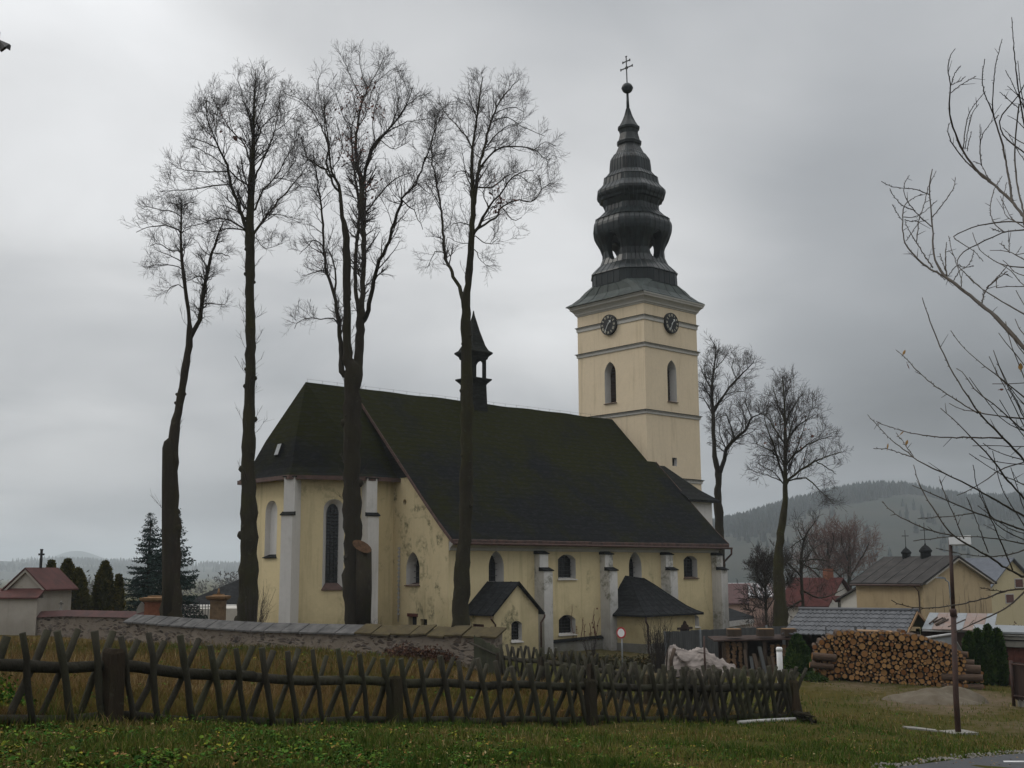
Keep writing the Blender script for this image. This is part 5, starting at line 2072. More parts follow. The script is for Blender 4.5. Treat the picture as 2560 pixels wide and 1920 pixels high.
mb.hexa([(a[0] + .1, a[1] - .1, gz(*a) - .1), (b[0], b[1] - .1, gz(*b) - .1), (b[0], b[1] + .1, gz(*b) - .1), (a[0] + .1, a[1] + .1, gz(*a) - .1),
         (a[0] + .1, a[1] - .1, gz(*a) + .17), (b[0], b[1] - .1, gz(*b) + .2), (b[0], b[1] + .1, gz(*b) + .2), (a[0] + .1, a[1] + .1, gz(*a) + .17)])
part('footing', mb, M['concrete'], bg_)

# houses beyond
hz = lambda py, Y_: 1.65 - (py - 1427) / 2893 * Y_
h, pt, rf = gable_house('village_house', 'pale yellow gabled house with dark windows and a blue grey roof at the far right', np.array(atx(2452, 110)), math.atan2(.80, -.6), 9, 10.6, -7, hz(1493, 110), hz(1404, 110),
                        'house_yellow', 'eternit_blue', .35)
for px0, px1, py0, py1 in ((2514, 2533, 1484, 1509), (2537, 2556, 1446, 1470)):
    q0_, q1_ = at(px0, py1, 110), at(px1, py0, 110)
    # put the window on the gable face
    e2_ = np.array([math.sin(math.atan2(.8, -.6)), -math.cos(math.atan2(.8, -.6))])
    c0_ = np.array(atx(2452, 110))
    def on_gable(px, py):
        r_ = ray(px, py)
        nn_ = np.array([-e2_[1], e2_[0]])
        t_ = (c0_ @ nn_) / (r_[:2] @ nn_)
        return EYE + r_ * t_
    A_, B_ = on_gable(px0, py1), on_gable(px1, py0)
    e3 = np.array([*e2_, 0])
    o_ = np.array([A_[0], A_[1], A_[2]])
    out_ = np.array([e2_[1], -e2_[0], 0])
    if out_ @ o_ > 0:
        out_ = -out_
    wd_ = (B_ - A_)[:2] @ e2_
    mb = MB()
    mb.obox(o_ + out_ * .06, e3 * wd_, -out_ * .1, Z3 * (B_[2] - A_[2]))
    w_ = part('window', mb, M['off_white'], h)
    mb = MB()
    mb.obox(o_ + out_ * .07 + e3 * .08 + Z3 * .08, e3 * (wd_ - .16), -out_ * .05, Z3 * (B_[2] - A_[2] - .16))
    part('shutter', mb, M['door_red'], w_)
o_ = np.array(pt(4.6, 2.2, hz(1440, 112)))
mb = MB()
mb.box(o_, (.75, .75, 2.2), .3)
cm = part('chimney', mb, M['brick_buff'], rf)
mb = MB()
for i in (-.22, .1, .3):
    mb.box(o_ + np.array([i, 0, 1.25]), (.16, .3, .36), .3)
part('chimney_pots', mb, M['iron'], cm)

m = Mat('striped_old_sheet_roof', .7, .3)
xx = m.noise(1.1, 2, .4, (2.2, .06, .06))
m.color(m.ramp(xx, [(.40, (.09, .05, .045)), (.47, (.38, .38, .39)), (.55, (.42, .42, .42)), (.62, (.11, .065, .055))]))
M['striped'] = m.m
h, pt, rf = gable_house('village_house', 'long low pink house with a streaky white and brown sheet roof beyond the churchyard', np.array(atx(2035, 120)), R(184), 8.6, 6.2, -7, hz(1492, 120), hz(1462, 124), 'house_pink', 'striped', .3)
mb = MB()
mb.box((atx(1878, 119.6)[0], 119.9, hz(1500, 120)), (3.2, .2, .45))
part('window_band', mb, M['wood_dark'], h)
h, pt, rf = gable_house('village_house', 'dark brown tin roofed house end touching the right corner of the church', np.array(atx(1862, 112)), R(170), 4, 7, -7, hz(1508, 112), hz(1464, 114), 'house_pink', 'roof_brown', .3)
h, pt, rf = gable_house('village_house', 'white house with a red tiled roof half hidden behind the bare garden tree', np.array(atx(2062, 112)), R(140), 4.6, 6.4, -7, hz(1512, 112), hz(1451, 114), 'house_white', 'roof_tile_red', .4)
o_ = np.array(pt(1.2, 3.3, hz(1448, 112)))
mb = MB()
mb.box(o_, (.7, .7, 1.7), .4)
part('chimney', mb, M['brick'], rf)
mb = MB()
q = np.array(pt(-.02, 3.0, hz(1505, 112)))
mb.box(q + np.array([0, -.05, -.4]), (.8, .12, 1.1), R(50))
part('window', mb, M['dark_glass'], h)
h, pt, rf = gable_house('village_house', 'dark mossy roofed barn with a red lower edge left of the ochre building', np.array(atx(2098, 100)), R(25), 4.5, 8, -6, hz(1500, 100), hz(1452, 104), 'house_white', 'eternit', .3)
mb = MB()
a, b = pt(-.3, -.36, hz(1505, 100)), pt(4.8, -.36, hz(1505, 100))
mb.hexa([np.array(a) + np.array([0, -.1, -.1]), np.array(b) + np.array([0, -.1, -.1]), np.array(b) + np.array([-.1, .6, .22]), np.array(a) + np.array([-.1, .6, .22]),
         np.array(a) + np.array([0, -.1, .06]), np.array(b) + np.array([0, -.1, .06]), np.array(b) + np.array([-.1, .6, .42]), np.array(a) + np.array([-.1, .6, .42])])
part('roof_edge', mb, M['roof_tile_red'], rf)
mb = MB()
c_ = atx(1848, 92)
q = lambda px, py, Y_: at(px, py, Y_)
h = thing('outbuilding', 'small outbuilding with a dark sloping roof and a white roof edge beside the church corner', 'shed', (*c_, gz(*c_)))
A1, A2, A3, A4 = q(1800, 1512, 95), q(1885, 1541, 91), q(1885, 1546, 90.5), q(1800, 1556, 89)
mb.loft([[A1, A2, A3, A4], [p_ - Z3 * .1 for p_ in (A1, A2, A3, A4)]])
part('roof', mb, M['slate2'], h)
mb = MB()
mb.loft([[A4 + np.array([0, -.05, 0]), A3 + np.array([0, -.05, 0]), A3 + np.array([0, -.05, -.35]), A4 + np.array([0, -.05, -.45])], [A4, A3, A3 - Z3 * .35, A4 - Z3 * .45]])
part('roof_edge', mb, M['off_white'], h)
mb = MB()
mb.hexa([(A4[0], A4[1] + .3, -5), (A3[0], A3[1] + .3, -5), (A2[0], A2[1] + 1.6, -5), (A1[0], A1[1], -5), (A4[0], A4[1] + .3, A4[2] - .1), (A3[0], A3[1] + .3, A3[2] - .1), (A2[0], A2[1] + 1.6, A2[2] - .1), (A1[0], A1[1], A1[2] - .1)])
part('wall', mb, M['house_white'], h)
# house behind the gate pillars on the left
h, pt, rf = gable_house('village_house', 'house with a dark hipped roof and pale eaves showing behind the cemetery gate', np.array(atx(470, 75)), R(-4), 7, 6, -4, hz(1507, 75), hz(1440, 78), 'house_white', 'slate2', .3)
bpy.data.objects.remove(rf)
mb = MB()
zc, zk_ = hz(1503, 75), hz(1434, 78)
base = [(-.4, .4), (7.4, .4), (7.4, -6.4), (-.4, -6.4)]
ridge = [(3.1, -3.0), (3.9, -3.0), (3.9, -3.0), (3.1, -3.0)]
mb.loft([[pt(s, t, zc - .12) for s, t in base], [pt(s, t, zc) for s, t in base], [pt(s, t, zk_) for s, t in ridge]])
rf = part('roof', mb, M['slate2'], h)
mb = MB()
for (s0_, t0_), (s1_, t1_) in ((base[0], base[1]), (base[0], base[3])):
    p0, p1 = np.array(pt(s0_, t0_, zc - .10)), np.array(pt(s1_, t1_, zc - .10))
    mb.tube([p0 + np.array([-.03, -.06, 0]), p1 + np.array([-.03, -.06, 0])], .09, 6)
part('eaves_board', mb, M['off_white'], rf)
mb = MB()
mb.box(pt(3.5, -3.0, zk_ + .14), (1.0, .5, .35))
part('chimney', mb, M['iron'], rf)
mb = MB()
a_w = pt(1.3, .03, hz(1535, 75))
mb.box(a_w, (1.9, .12, .55))
part('window', mb, M['dark_glass'], h)
# gable house body of that one sits lower than its own roof pitch: drop the gable
for ch_ in h.children:
    if ch_.name.startswith('wall'):
        for v_ in ch_.data.vertices:
            if v_.co.z > zc - .05:
                v_.co.z = zc - .05

# ------------------------------------------------------------------ big log pile
PY = 37.6
outl = [(2040, 1700), (2036, 1652), (2034, 1620), (2048, 1605), (2075, 1588), (2100, 1580), (2180, 1580), (2262, 1583), (2300, 1592), (2340, 1606), (2380, 1620), (2398, 1640), (2400, 1716), (2330, 1722), (2260, 1716), (2170, 1704), (2100, 1692)]
pl = [at(px, py, PY) for px, py in outl]
pl2 = [(p[0], p[2]) for p in pl]
ld = np.array([.18, .98, 0])
placed = []
xs_, zs_ = [p[0] for p in pl2], [p[1] for p in pl2]
for rmin, rmax, tries in ((.085, .112, 110), (.064, .085, 700), (.050, .064, 3200), (.037, .050, 9000), (.024, .037, 16000)):
    for _ in range(tries):
        x, z, r = rnd.uniform(min(xs_), max(xs_)), rnd.uniform(min(zs_), max(zs_)), rnd.uniform(rmin, rmax)
        if not inside((x, z), pl2):
            continue
        if all((x - a) ** 2 + (z - b) ** 2 > (r + c_) ** 2 * .985 for a, b, c_ in placed):
            placed.append((x, z, r))
# cross-laid logs at both ends
log_me = []
for k in range(6):
    mb = MB()
    ns = 14
    ph = [rnd.uniform(.94, 1.05) for _ in range(ns)]
    ring = lambda yy, sc: [(sc * ph[i] * math.cos(2 * math.pi * i / ns), yy, sc * ph[i] * math.sin(2 * math.pi * i / ns)) for i in range(ns)]
    mb.loft([ring(0, 1), ring(.3, 1.02), ring(.7, .97), ring(1, .98)], True, True)
    me = mb.mesh('log')
    setmat(me, [M['bark_log'], M['log_end']])
    for f in me.polygons:
        if len(f.vertices) == ns:
            f.material_index = 1
        else:
            f.use_smooth = True
    log_me.append(me)
placed.sort(key=lambda q: -q[2])
rest = MB()
rest_ends = []
for i, (x, z, r) in enumerate(placed):
    y0 = PY + (x - pl2[0][0]) * -.10 + rnd.uniform(-.09, .10)
    ln_ = rnd.uniform(.95, 1.1)
    if i < 274:
        o = bpy.data.objects.new('log', log_me[i % 6])
        COL.objects.link(o)
        o.location = (x, y0, z)
        o.rotation_euler = (rnd.uniform(-.02, .02), rnd.uniform(0, 6.28), -.18 + rnd.uniform(-.05, .05))
        o.scale = (r, ln_, r)
        props(o, 'round log with a pale sawn end stacked in the big woodpile', 'log', 'logs in the big woodpile')
    else:
        ns = 9
        ring = lambda s: [np.array([x + r * math.cos(t), y0, z + r * math.sin(t)]) + ld * s for t in np.linspace(0, 2 * math.pi, ns + 1)[:-1]]
        rest.loft([ring(0), ring(ln_)], True, True, True)
me = rest.mesh('small_logs')
setmat(me, [M['bark_log'], plain('small_log_ends', (.42, .26, .12), .9, .45, 4, .2, c2=(.17, .085, .04))])
for f in me.polygons:
    if len(f.vertices) == 9:
        f.material_index = 1
o = link('small_logs', me)
props(o, 'thin round logs filling the gaps of the big woodpile', 'logs', None, 'stuff')


def xlog(p0, p1, r, label, group=None):
    p0, p1 = np.array(p0, float), np.array(p1, float)
    o = bpy.data.objects.new('log', log_me[rnd.randrange(6)])
    COL.objects.link(o)
    d = Vector(p1 - p0)
    o.location = tuple(p0)
    o.rotation_euler = d.to_track_quat('Y', 'Z').to_euler()
    o.scale = (r, d.length, r)
    props(o, label, 'log', group)


for k, (y0_, r, x0, x1) in enumerate(((1640, .12, 2030, 2090), (1662, .095, 2024, 2084))):
    xlog(at(x0, y0_, PY - .12), at(x1, y0_ + 5, PY - .2), r, ('thick dark log lying crosswise at the left end of the woodpile', 'pale log lying crosswise low at the left end of the woodpile')[k])
for i in range(5):
    xlog(at(2046 + 9 * i, 1649 + i, PY), at(2046 + 9 * i, 1649 + i, PY) + ld, .055, 'round log with a pale sawn end stacked in the big woodpile', 'logs in the big woodpile')
for i in range(4):
    xlog(at(2052 + 11 * i, 1679, PY), at(2052 + 11 * i, 1679, PY) + ld, .055, 'round log with a pale sawn end stacked in the big woodpile', 'logs in the big woodpile')
for k, (py, r, x0, x1, dy) in enumerate(((1672, .15, 2398, 2452, .1), (1655, .12, 2385, 2436, .3), (1692, .12, 2352, 2456, .0), (1717, .12, 2352, 2458, .0), (1634, .10, 2380, 2420, .4), (1616, .085, 2350, 2392, .5))):
    xlog(at(x0, py, PY - .28 + dy), at(x1, py + 3, PY - .5 + dy), r, ('thick pale barked log lying crosswise at the right end of the woodpile', 'reddish log lying crosswise above the thick one on the right end',
         'long dark log lying crosswise in the middle of the right end crib', 'long dark log lying crosswise at the foot of the right end crib', 'short grey log sloping on the upper right of the woodpile', 'thin grey log sloping near the top right of the woodpile')[k])
for py, x0, n__, st in ((1702, 2370, 8, 12), (1683, 2425, 4, 10), (1719, 2440, 3, 9)):
    for i in range(n__):
        q = at(x0 + st * i, py, PY - .32)
        xlog(q, q + ld * .7, .07 if py != 1683 else .055, 'round log with a pale sawn end stacked in the big woodpile', 'logs in the big woodpile')
for i, px in enumerate((2078, 2092, 2104, 2117, 2131, 2149, 2168, 2205, 2219, 2243, 2258, 2275, 2289)):
    q = at(px, 1584 - 4 * math.sin(i * 2.1) + (6 if px > 2260 else 0) - (0 if px > 2095 else -8), PY + rnd.uniform(-.1, .2))
    xlog(q, q + ld * .9, rnd.uniform(.05, .085), 'round log with a pale sawn end stacked in the big woodpile', 'logs in the big woodpile')
# pale boards on top of the pile
for k, (px0, px1, py, t_) in enumerate(((2145, 2245, 1579, .03), (2180, 2262, 1583, .03), (2236, 2300, 1588, .04), (2290, 2330, 1600, .03))):
    a, b = at(px0, py, PY + .1), at(px1, py + 4, PY + .0)
    mb = MB()
    mb.hexa([a, b, b + np.array([.1, .5, 0.02]), a + np.array([.1, .5, .02]), a + Z3 * t_, b + Z3 * t_, b + np.array([.1, .5, .05]), a + np.array([.1, .5, .05])])
    solo('board', mb, M['wood_new'], ('long pale board on the flat top of the woodpile', 'second pale board overlapping on the woodpile top', 'reddish short board on the sloping woodpile top',
                                      'curled pale board end at the right shoulder of the woodpile')[k], 'board', tuple(a))
for k, px in enumerate((2139, 2162)):
    p_ = at(px, 1576, PY + 1.2)
    mb = MB()
    mb.tube([(p_[0], p_[1], p_[2] - .5), (p_[0], p_[1], p_[2] + .13)], .045, 8)
    solo('iron_stake', mb, M['iron'], ('left of two short dark stakes behind the woodpile', 'right of two short dark stakes behind the woodpile')[k], 'stake', (p_[0], p_[1], gz(p_[0], p_[1])))
    # stake stands on the ground behind the pile
p_ = at(2064, 1567, PY + .6)
mb = MB()
mb.tube([(p_[0], p_[1], gz(p_[0], p_[1])), (p_[0], p_[1], p_[2])], .022, 6)
solo('iron_rod', mb, M['iron'], 'thin upright rod behind the left shoulder of the woodpile', 'rod', (p_[0], p_[1], gz(p_[0], p_[1])))

# gravel heap
hc = np.array(atx(2318, 33.6))
mb = MB()
rows = []
for k in range(13):
    rr = k / 12
    row = []
    for i in range(56):
        t = 2 * math.pi * i / 56
        x, y = hc[0] + 1.45 * rr * (1 + .08 * math.sin(5 * t) + .06 * math.sin(3 * t + 1)) * math.cos(t), hc[1] + 1.0 * rr * math.sin(t)
        bump = .5 * max(0, 1 - rr) ** .9 * (1 + .22 * math.sin(3 * t + 1) * rr)
        bump += .28 * max(0, 1 - (((x - hc[0] - .9) / .8) ** 2 + ((y - hc[1] - .3) / .6) ** 2))
        row.append((x, y, gz(x, y) - .05 * (rr > .97) + bump * .72 + .025 * noise2(x * 6, y * 6) + rnd.uniform(-.012, .012)))
    rows.append(row)
mb.loft(list(reversed(rows)), False, True, smooth=True)
solo('sand_heap', mb, M['sand'], 'pale heap of gravel and sand lying in front of the big woodpile', 'heap', (*hc, gz(*hc)))

# lamp post with boxy white head
lp = np.array(hit(2396, 1836))
zl = at(2381, 1350, lp[1])[2]
lam = thing('lamp_post', 'tall rusty brown lamp post with a white boxy head on a concrete slab', 'lamp post', tuple(lp))
tx = .10
mb = MB()
h1 = lp[2] + (zl - lp[2]) * .62
f1 = np.array([lp[0] + tx * .62, lp[1], h1])
ft = np.array([lp[0] + tx, lp[1], zl])
mb.tube([lp - Z3 * .2, lp + Z3 * .8, f1], [.064, .061, .058], 14)
mb.tube([f1 - Z3 * .08, f1 + Z3 * .06, f1 + Z3 * .09], [.072, .072, .05], 14)
mb.tube([f1, ft], [.044, .040], 12)
part('pole', mb, M['post_rust'], lam)
mb = MB()
d_ = np.array([.93, -.36, 0])
b_ = np.array([.36, .93, 0])
o_ = ft - b_ * .12 - d_ * .03 - Z3 * .10
mb.hexa([o_, o_ + d_ * .46, o_ + d_ * .46 + b_ * .24, o_ + b_ * .24, o_ + Z3 * .17, o_ + d_ * .46 + Z3 * .20, o_ + d_ * .46 + b_ * .24 + Z3 * .20, o_ + b_ * .24 + Z3 * .17])
hd = part('lamp_head', mb, M['white_paint'], lam)
mb = MB()
mb.obox(o_ + d_ * .04 - Z3 * .025 + b_ * .03, d_ * .38, b_ * .18, Z3 * .02)
part('lamp_glass', mb, M['off_white'], hd)
mb = MB()
mb.box(lp + np.array([.02, .05, .01]), (.62, .55, .09), .25)
part('footing', mb, M['concrete'], lam)
mb = MB()
mb.loft([[(lp[0] - .75 + x, lp[1] + .15 + y, gz(lp[0] - .75 + x, lp[1] + .15 + y) + z) for x, y in ((-.32, -.1), (.3, -.18), (.36, .16), (-.05, .26), (-.36, .15))] for z in (-.05, .03)])
solo('concrete_piece', mb, M['concrete'], 'flat broken piece of concrete beside the lamp post foot', 'concrete slab', (lp[0] - .75, lp[1] + .15, lp[2]))

# distant street lamp in front of the ochre building
sp_ = np.array(atx(2373, 55))
sl_ = thing('street_lamp', 'thin grey street lamp with a cobra head before the ochre gable', 'street lamp', (*sp_, gz(*sp_)))
zt_ = at(2367, 1449, 55)[2]
mb = MB()
mb.tube([(*sp_, gz(*sp_)), (*sp_, zt_ - 1), (sp_[0] - .05, sp_[1], zt_ - .12), (sp_[0] - .22, sp_[1], zt_)], [.055, .04, .035, .03], 8)
part('pole', mb, M['galv'], sl_)
mb = MB()
mb.loft([[(sp_[0] - .18 + s, sp_[1] + w * sy, zt_ + .02 + hh * sz - s * .1) for sy, sz in ((-1, 0), (1, 0), (1, 1), (-1, 1))] for s, w, hh in ((0, .03, .05), (-.15, .09, .10), (-.33, .09, .08), (-.46, .03, .03))])
part('lamp_head', mb, M['galv'], sl_)

# road sign: no vehicles
sg = np.array(at(1553, 1582, 48))
sgn = thing('road_sign', 'round white traffic sign with a red rim on a thin post before the church annex', 'road sign', (sg[0], sg[1], gz(*sg[:2])))
nrm_ = np.array([-.62, -.78, 0])
ex_ = np.array([.78, -.62, 0])
disc = lambda r, d: [sg + ex_ * (r * math.cos(t)) + Z3 * (r * math.sin(t)) + nrm_ * d for t in np.linspace(0, 2 * math.pi, 37)[:-1]]
mb = MB()
mb.tube([(sg[0] - nrm_[0] * .04, sg[1] - nrm_[1] * .04, gz(*sg[:2]) - .1), sg - nrm_ * .04 + Z3 * .1], .028, 8)
part('pole', mb, M['galv'], sgn)
mb = MB()
mb.loft([disc(.225, -.01), disc(.225, .012), disc(.165, .013)], True, False)
mb.loft([disc(.165, .013), disc(.165, .010)], False, False)
part('sign_rim', mb, M['sign_red'], sgn)
mb = MB()
mb.loft([disc(.166, .006), disc(.166, .0105)])
part('sign_face', mb, M['white_paint'], sgn)

# white pole and broken branch lying on the grass by the fence corner
a, b = hit(1846, 1811), hit(1988, 1804)
mb = MB()
mb.tube([a + Z3 * .04, a * .5 + b * .5 + Z3 * .05, b + Z3 * .05], [.036, .040, .042], 10)
solo('pale_pole', mb, M['off_white'], 'white painted pole lying on the grass at the fence corner', 'pole', tuple(a))
a, b = hit(1985, 1802), hit(2036, 1812)
mb = MB()
for k in range(5):
    j_ = NR.normal(0, .06, (4, 3))
    pts = [a + (b - a) * t + j_[i] * (.5 + t) + Z3 * (.06 + .05 * k * .5) for i, t in enumerate((0, .35, .7, 1))]
    mb.tube(pts, [.05, .045, .03, .012], 6)
solo('fallen_branch', mb, M['bark'], 'dark broken branch lying beside the white pole', 'branch', tuple(a))
# ------------------------------------------------------------------ bare trees
def smooth_line(pts, rad, n):
    pts = np.array(pts, float)
    rad = np.array(rad, float)
    d = np.r_[0, np.cumsum(np.linalg.norm(np.diff(pts, axis=0), axis=1))]
    t = np.linspace(0, d[-1], n)
    out = np.zeros((n, 3))
    # catmull-rom through the points
    P_ = np.vstack([2 * pts[0] - pts[1], pts, 2 * pts[-1] - pts[-2]])
    for i, tt in enumerate(t):
        k = min(np.searchsorted(d, tt, 'right') - 1, len(pts) - 2)
        u = (tt - d[k]) / (d[k + 1] - d[k] + 1e-9)
        p0, p1, p2, p3 = P_[k], P_[k + 1], P_[k + 2], P_[k + 3]
        out[i] = .5 * (2 * p1 + (p2 - p0) * u + (2 * p0 - 5 * p1 + 4 * p2 - p3) * u * u + (3 * p1 - p0 - 3 * p2 + p3) * u ** 3)
    return out, np.interp(t, d, rad), d[-1]


def children(par, prad, k, len_lo, len_hi, rng, ang=.9, up=.2, n_out=5, tmin=.2, wob=.12, taper=.35, rscale=.55, rmin=.0045):
    """spawn k child branches from every parent polyline; par (M,n,3)"""
    M_, n, _ = par.shape
    if isinstance(k, int):
        idx = np.repeat(np.arange(M_), k)
    else:
        idx = np.repeat(np.arange(M_), k)
    m = len(idx)
    t = tmin + (1 - tmin) * rng.random(m)
    f = t * (n - 1)
    i0 = np.minimum(f.astype(int), n - 2)
    u = (f - i0)[:, None]
    p0 = par[idx, i0] * (1 - u) + par[idx, i0 + 1] * u
    T = par[idx, i0 + 1] - par[idx, i0]
    T /= np.linalg.norm(T, axis=1, keepdims=True) + 1e-9
    rnd_ = rng.normal(size=(m, 3))
    pr = rnd_ - T * (rnd_ * T).sum(1, keepdims=True)
    pr /= np.linalg.norm(pr, axis=1, keepdims=True) + 1e-9
    a = ang * rng.uniform(.7, 1.25, (m, 1))
    D = T * np.cos(a) + pr * np.sin(a)
    D[:, 2] += up
    D /= np.linalg.norm(D, axis=1, keepdims=True)
    L = rng.uniform(len_lo, len_hi, m)[:, None] * (1.15 - .55 * t[:, None])
    out = np.zeros((m, n_out, 3))
    out[:, 0] = p0
    cur = p0
    for i in range(1, n_out):
        D = D + rng.normal(0, wob, (m, 3))
        D[:, 2] += up * .25
        D /= np.linalg.norm(D, axis=1, keepdims=True)
        cur = cur + D * L / (n_out - 1)
        out[:, i] = cur
    rp = prad[idx, i0] * (1 - u[:, 0]) + prad[idx, i0 + 1] * u[:, 0]
    r0 = np.maximum(rp * rscale, rmin)
    rad = r0[:, None] * np.linspace(1, taper, n_out)[None]
    return out, np.maximum(rad, rmin * .8)


def build_tree(name, label, base_px, Y, trunk, limbs, seed, conv, m_trunk='bark', m_twig='twig', dens=1., l1=(.7, 1.9), l2=(.35, .95), l3=(.15, .45), bumps=0, shoots=0,
               leaves=(), k2=6, k3=4, spread=.55, up=.26, group=None, cat='tree', rs=1., env=None, depth_spread=1., twig_r=.0047, l1_rmax=.20):
    """trunk, limbs: [(x, y, width)] in picture units; conv maps them to source pixels. Limbs get depth of their own."""
    rng = np.random.default_rng(seed)
    bx, by = atx(base_px, Y)
    g = gz(bx, by)
    t = thing(name, label, cat, (bx, by, g), group)
    pxm = Y / CF * 1.0
    polys = []

    def to3d(pl, yfun):
        pts, rad = [], []
        for i, (a, b, w) in enumerate(pl):
            sx, sy = conv(a, b)
            yy = Y + yfun(i, sx, sy)
            pts.append(at(sx, sy, yy))
            rad.append(max(w * conv.s * .53 * pxm, .013))
        return np.array(pts), np.array(rad)

    tp, tr = to3d(trunk, lambda i, a, b: 0)
    tp[0, 2] = min(tp[0, 2], g - .1)
    if tp[0, 2] > g - .1:
        tp[0, 2] = g - .1
    n = max(12, int((tp[-1, 2] - tp[0, 2]) / .35))
    P_, R_, L_ = smooth_line(tp, tr, n)
    R_ = R_ * (1 + .05 * np.sin(np.arange(n) * 1.7 + seed) + .05 * np.sin(np.arange(n) * .63 + 2 * seed) + rng.normal(0, .035, n))
    P_[1:, 0] += .05 * R_[1:] * rng.normal(0, 1.5, n - 1)
    foot = np.clip(1 - (P_[:, 2] - g) / .9, 0, 1)
    R_ = R_ * (1 + .35 * foot ** 2)
    mb = MB()
    mb.tube([tuple(p) for p in P_], list(R_), 16, True, True, .075)
    for _ in range(bumps):                   # knots and pruning scars
        k = rng.integers(2, int(n * .75))
        az = rng.uniform(0, 6.28)
        d = np.array([math.cos(az), math.sin(az) * .7, .35])
        mb.tube([P_[k], P_[k] + d * R_[k] * .95, P_[k] + d * (R_[k] * 1.22 + .02)], [R_[k] * .55, R_[k] * .5, R_[k] * .28], 8, True, True, .12)
    polys.append((P_, R_))
    limb_lines = []
    for li, pl in enumerate(limbs):
        sgn = rng.choice([-1, 1])
        span = abs(conv(pl[-1][0], 0)[0] - conv(pl[0][0], 0)[0]) + abs(conv(0, pl[-1][1])[1] - conv(0, pl[0][1])[1])
        amp = sgn * span * pxm * rng.uniform(.25, .75) * depth_spread
        # start on the nearest already built line so that limbs branch from real wood
        sx, sy = conv(pl[0][0], pl[0][1])
        best, y_off, root_ = None, 0., None
        for (Q, QR) in polys:
            for qi in range(0, len(Q), 2):
                q = Q[qi]
                pr = proj_(q)
                dd = (pr[0] - sx) ** 2 + (pr[1] - sy) ** 2
                if best is None or dd < best:
                    best, y_off, root_ = dd, q[1] - Y, Q[max(0, qi - max(1, int((dd ** .5) * pxm * 1.2 / .35)))]
        m_ = len(pl) - 1
        pts, rad = to3d(pl, lambda i, a, b: y_off + amp * (i / m_) ** 1.2)
        pts, rad = np.vstack([root_, pts]), np.r_[rad[0], rad]
        nn = max(9, int(np.linalg.norm(pts[-1] - pts[0]) / .3))
        Q, QR, QL = smooth_line(pts, rad, nn)
        Q[1:] += rng.normal(0, .02, (nn - 1, 3))
        QR = np.maximum(QR, .010)
        mb.tube([tuple(p) for p in Q], list(QR), 8 if QR[0] > .06 else 6, True, True, .04)
        polys.append((Q, QR))
        limb_lines.append((Q, QR, QL))
    part('trunk', mb, M[m_trunk], t)
    # resample limbs to fixed 12 points for the twig generator
    allP, allR, ks = [], [], []
    src = limb_lines + [(P_[int(n * spread):], R_[int(n * spread):], L_ * (1 - spread))]
    for Q, QR, QL in src:
        f = np.linspace(0, len(Q) - 1, 14)
        i0 = np.minimum(f.astype(int), len(Q) - 2)
        u = (f - i0)[:, None]
        q = Q[i0] * (1 - u) + Q[i0 + 1] * u
        r = QR[i0] * (1 - u[:, 0]) + QR[i0 + 1] * u[:, 0]
        allP.append(q)
        allR.append(np.minimum(r, l1_rmax))
        ks.append(max(3, int(QL * 4.2 * dens)))
    A1, R1 = children(np.array(allP), np.array(allR), np.array(ks), l1[0] * rs, l1[1] * rs, rng, .85, up, 7, .16, .13, .3, .42, .008)
    R1 = np.minimum(R1, .030)
    if env is not None:                      # keep the crown's outline: shorten what leaves the envelope
        keep = np.ones(len(A1), bool)
        for i in range(len(A1)):
            pr = proj_(A1[i, -1])
            if not any(((pr[0] - cx) / rx) ** 2 + ((pr[1] - cy) / ry) ** 2 < 1 for cx, cy, rx, ry in env):
                A1[i] = A1[i, :1] + (A1[i] - A1[i, :1]) * .45
    A2, R2 = children(A1, R1, k2, l2[0] * rs, l2[1] * rs, rng, .8, up * .6, 5, .15, .16, .4, .6, twig_r * 1.25)
    A3, R3 = children(A2, R2, k3, l3[0] * rs, l3[1] * rs, rng, .75, up * .4, 3, .2, .15, .6, .75, twig_r)
    groups = [(A1, R1, 4), (A2, R2, 3), (A3, R3, 3)]
    if shoots:
        lo = P_[int(n * .25):int(n * .9)]
        f = np.linspace(0, len(lo) - 1, 14)
        i0 = np.minimum(f.astype(int), len(lo) - 2)
        lo = lo[i0]
        S1, SR1 = children(lo[None], np.full((1, 14), .12), shoots, .5, 1.5, rng, 1.1, .35, 6, 0., .16, .4, .1, .010)
        S2, SR2 = children(S1, SR1, 5, .25, .7, rng, .6, .3, 4, .15, .14, .5, .7, twig_r)
        groups += [(S1, SR1, 3), (S2, SR2, 3)]
    vs, fs, o = [], [], 0
    for a, r, sd in groups:
        v, f = tubes_arr(a, r, sd)
        vs.append(v)
        fs.append(f + o)
        o += len(v)
    me = arr_mesh('crown', np.vstack(vs), np.vstack(fs))
    link('crown', me, M[m_twig], t)
    if leaves:                               # the few withered leaf tufts that still hang on
        lv, lf, c = [], [], 0
        for (a, b, rr, cnt) in leaves:
            sx, sy = conv(a, b)
            ctr = at(sx, sy, Y)
            d = np.linalg.norm(A2[:, -1] - ctr, axis=1)
            for _ in range(cnt):
                p = ctr + rng.normal(0, rr, 3)
                q1, q2 = rng.normal(0, .045, 3), rng.normal(0, .045, 3)
                lv += [p, p + q1 + q2, p + q1 * 2, p + q1 - q2]
                lf.append((c, c + 1, c + 2, c + 3))
                c += 4
        me = arr_mesh('withered_leaves', np.array(lv), np.array(lf))
        link('withered_leaves', me, M['dead_leaf'], t)
    return t, polys, A1


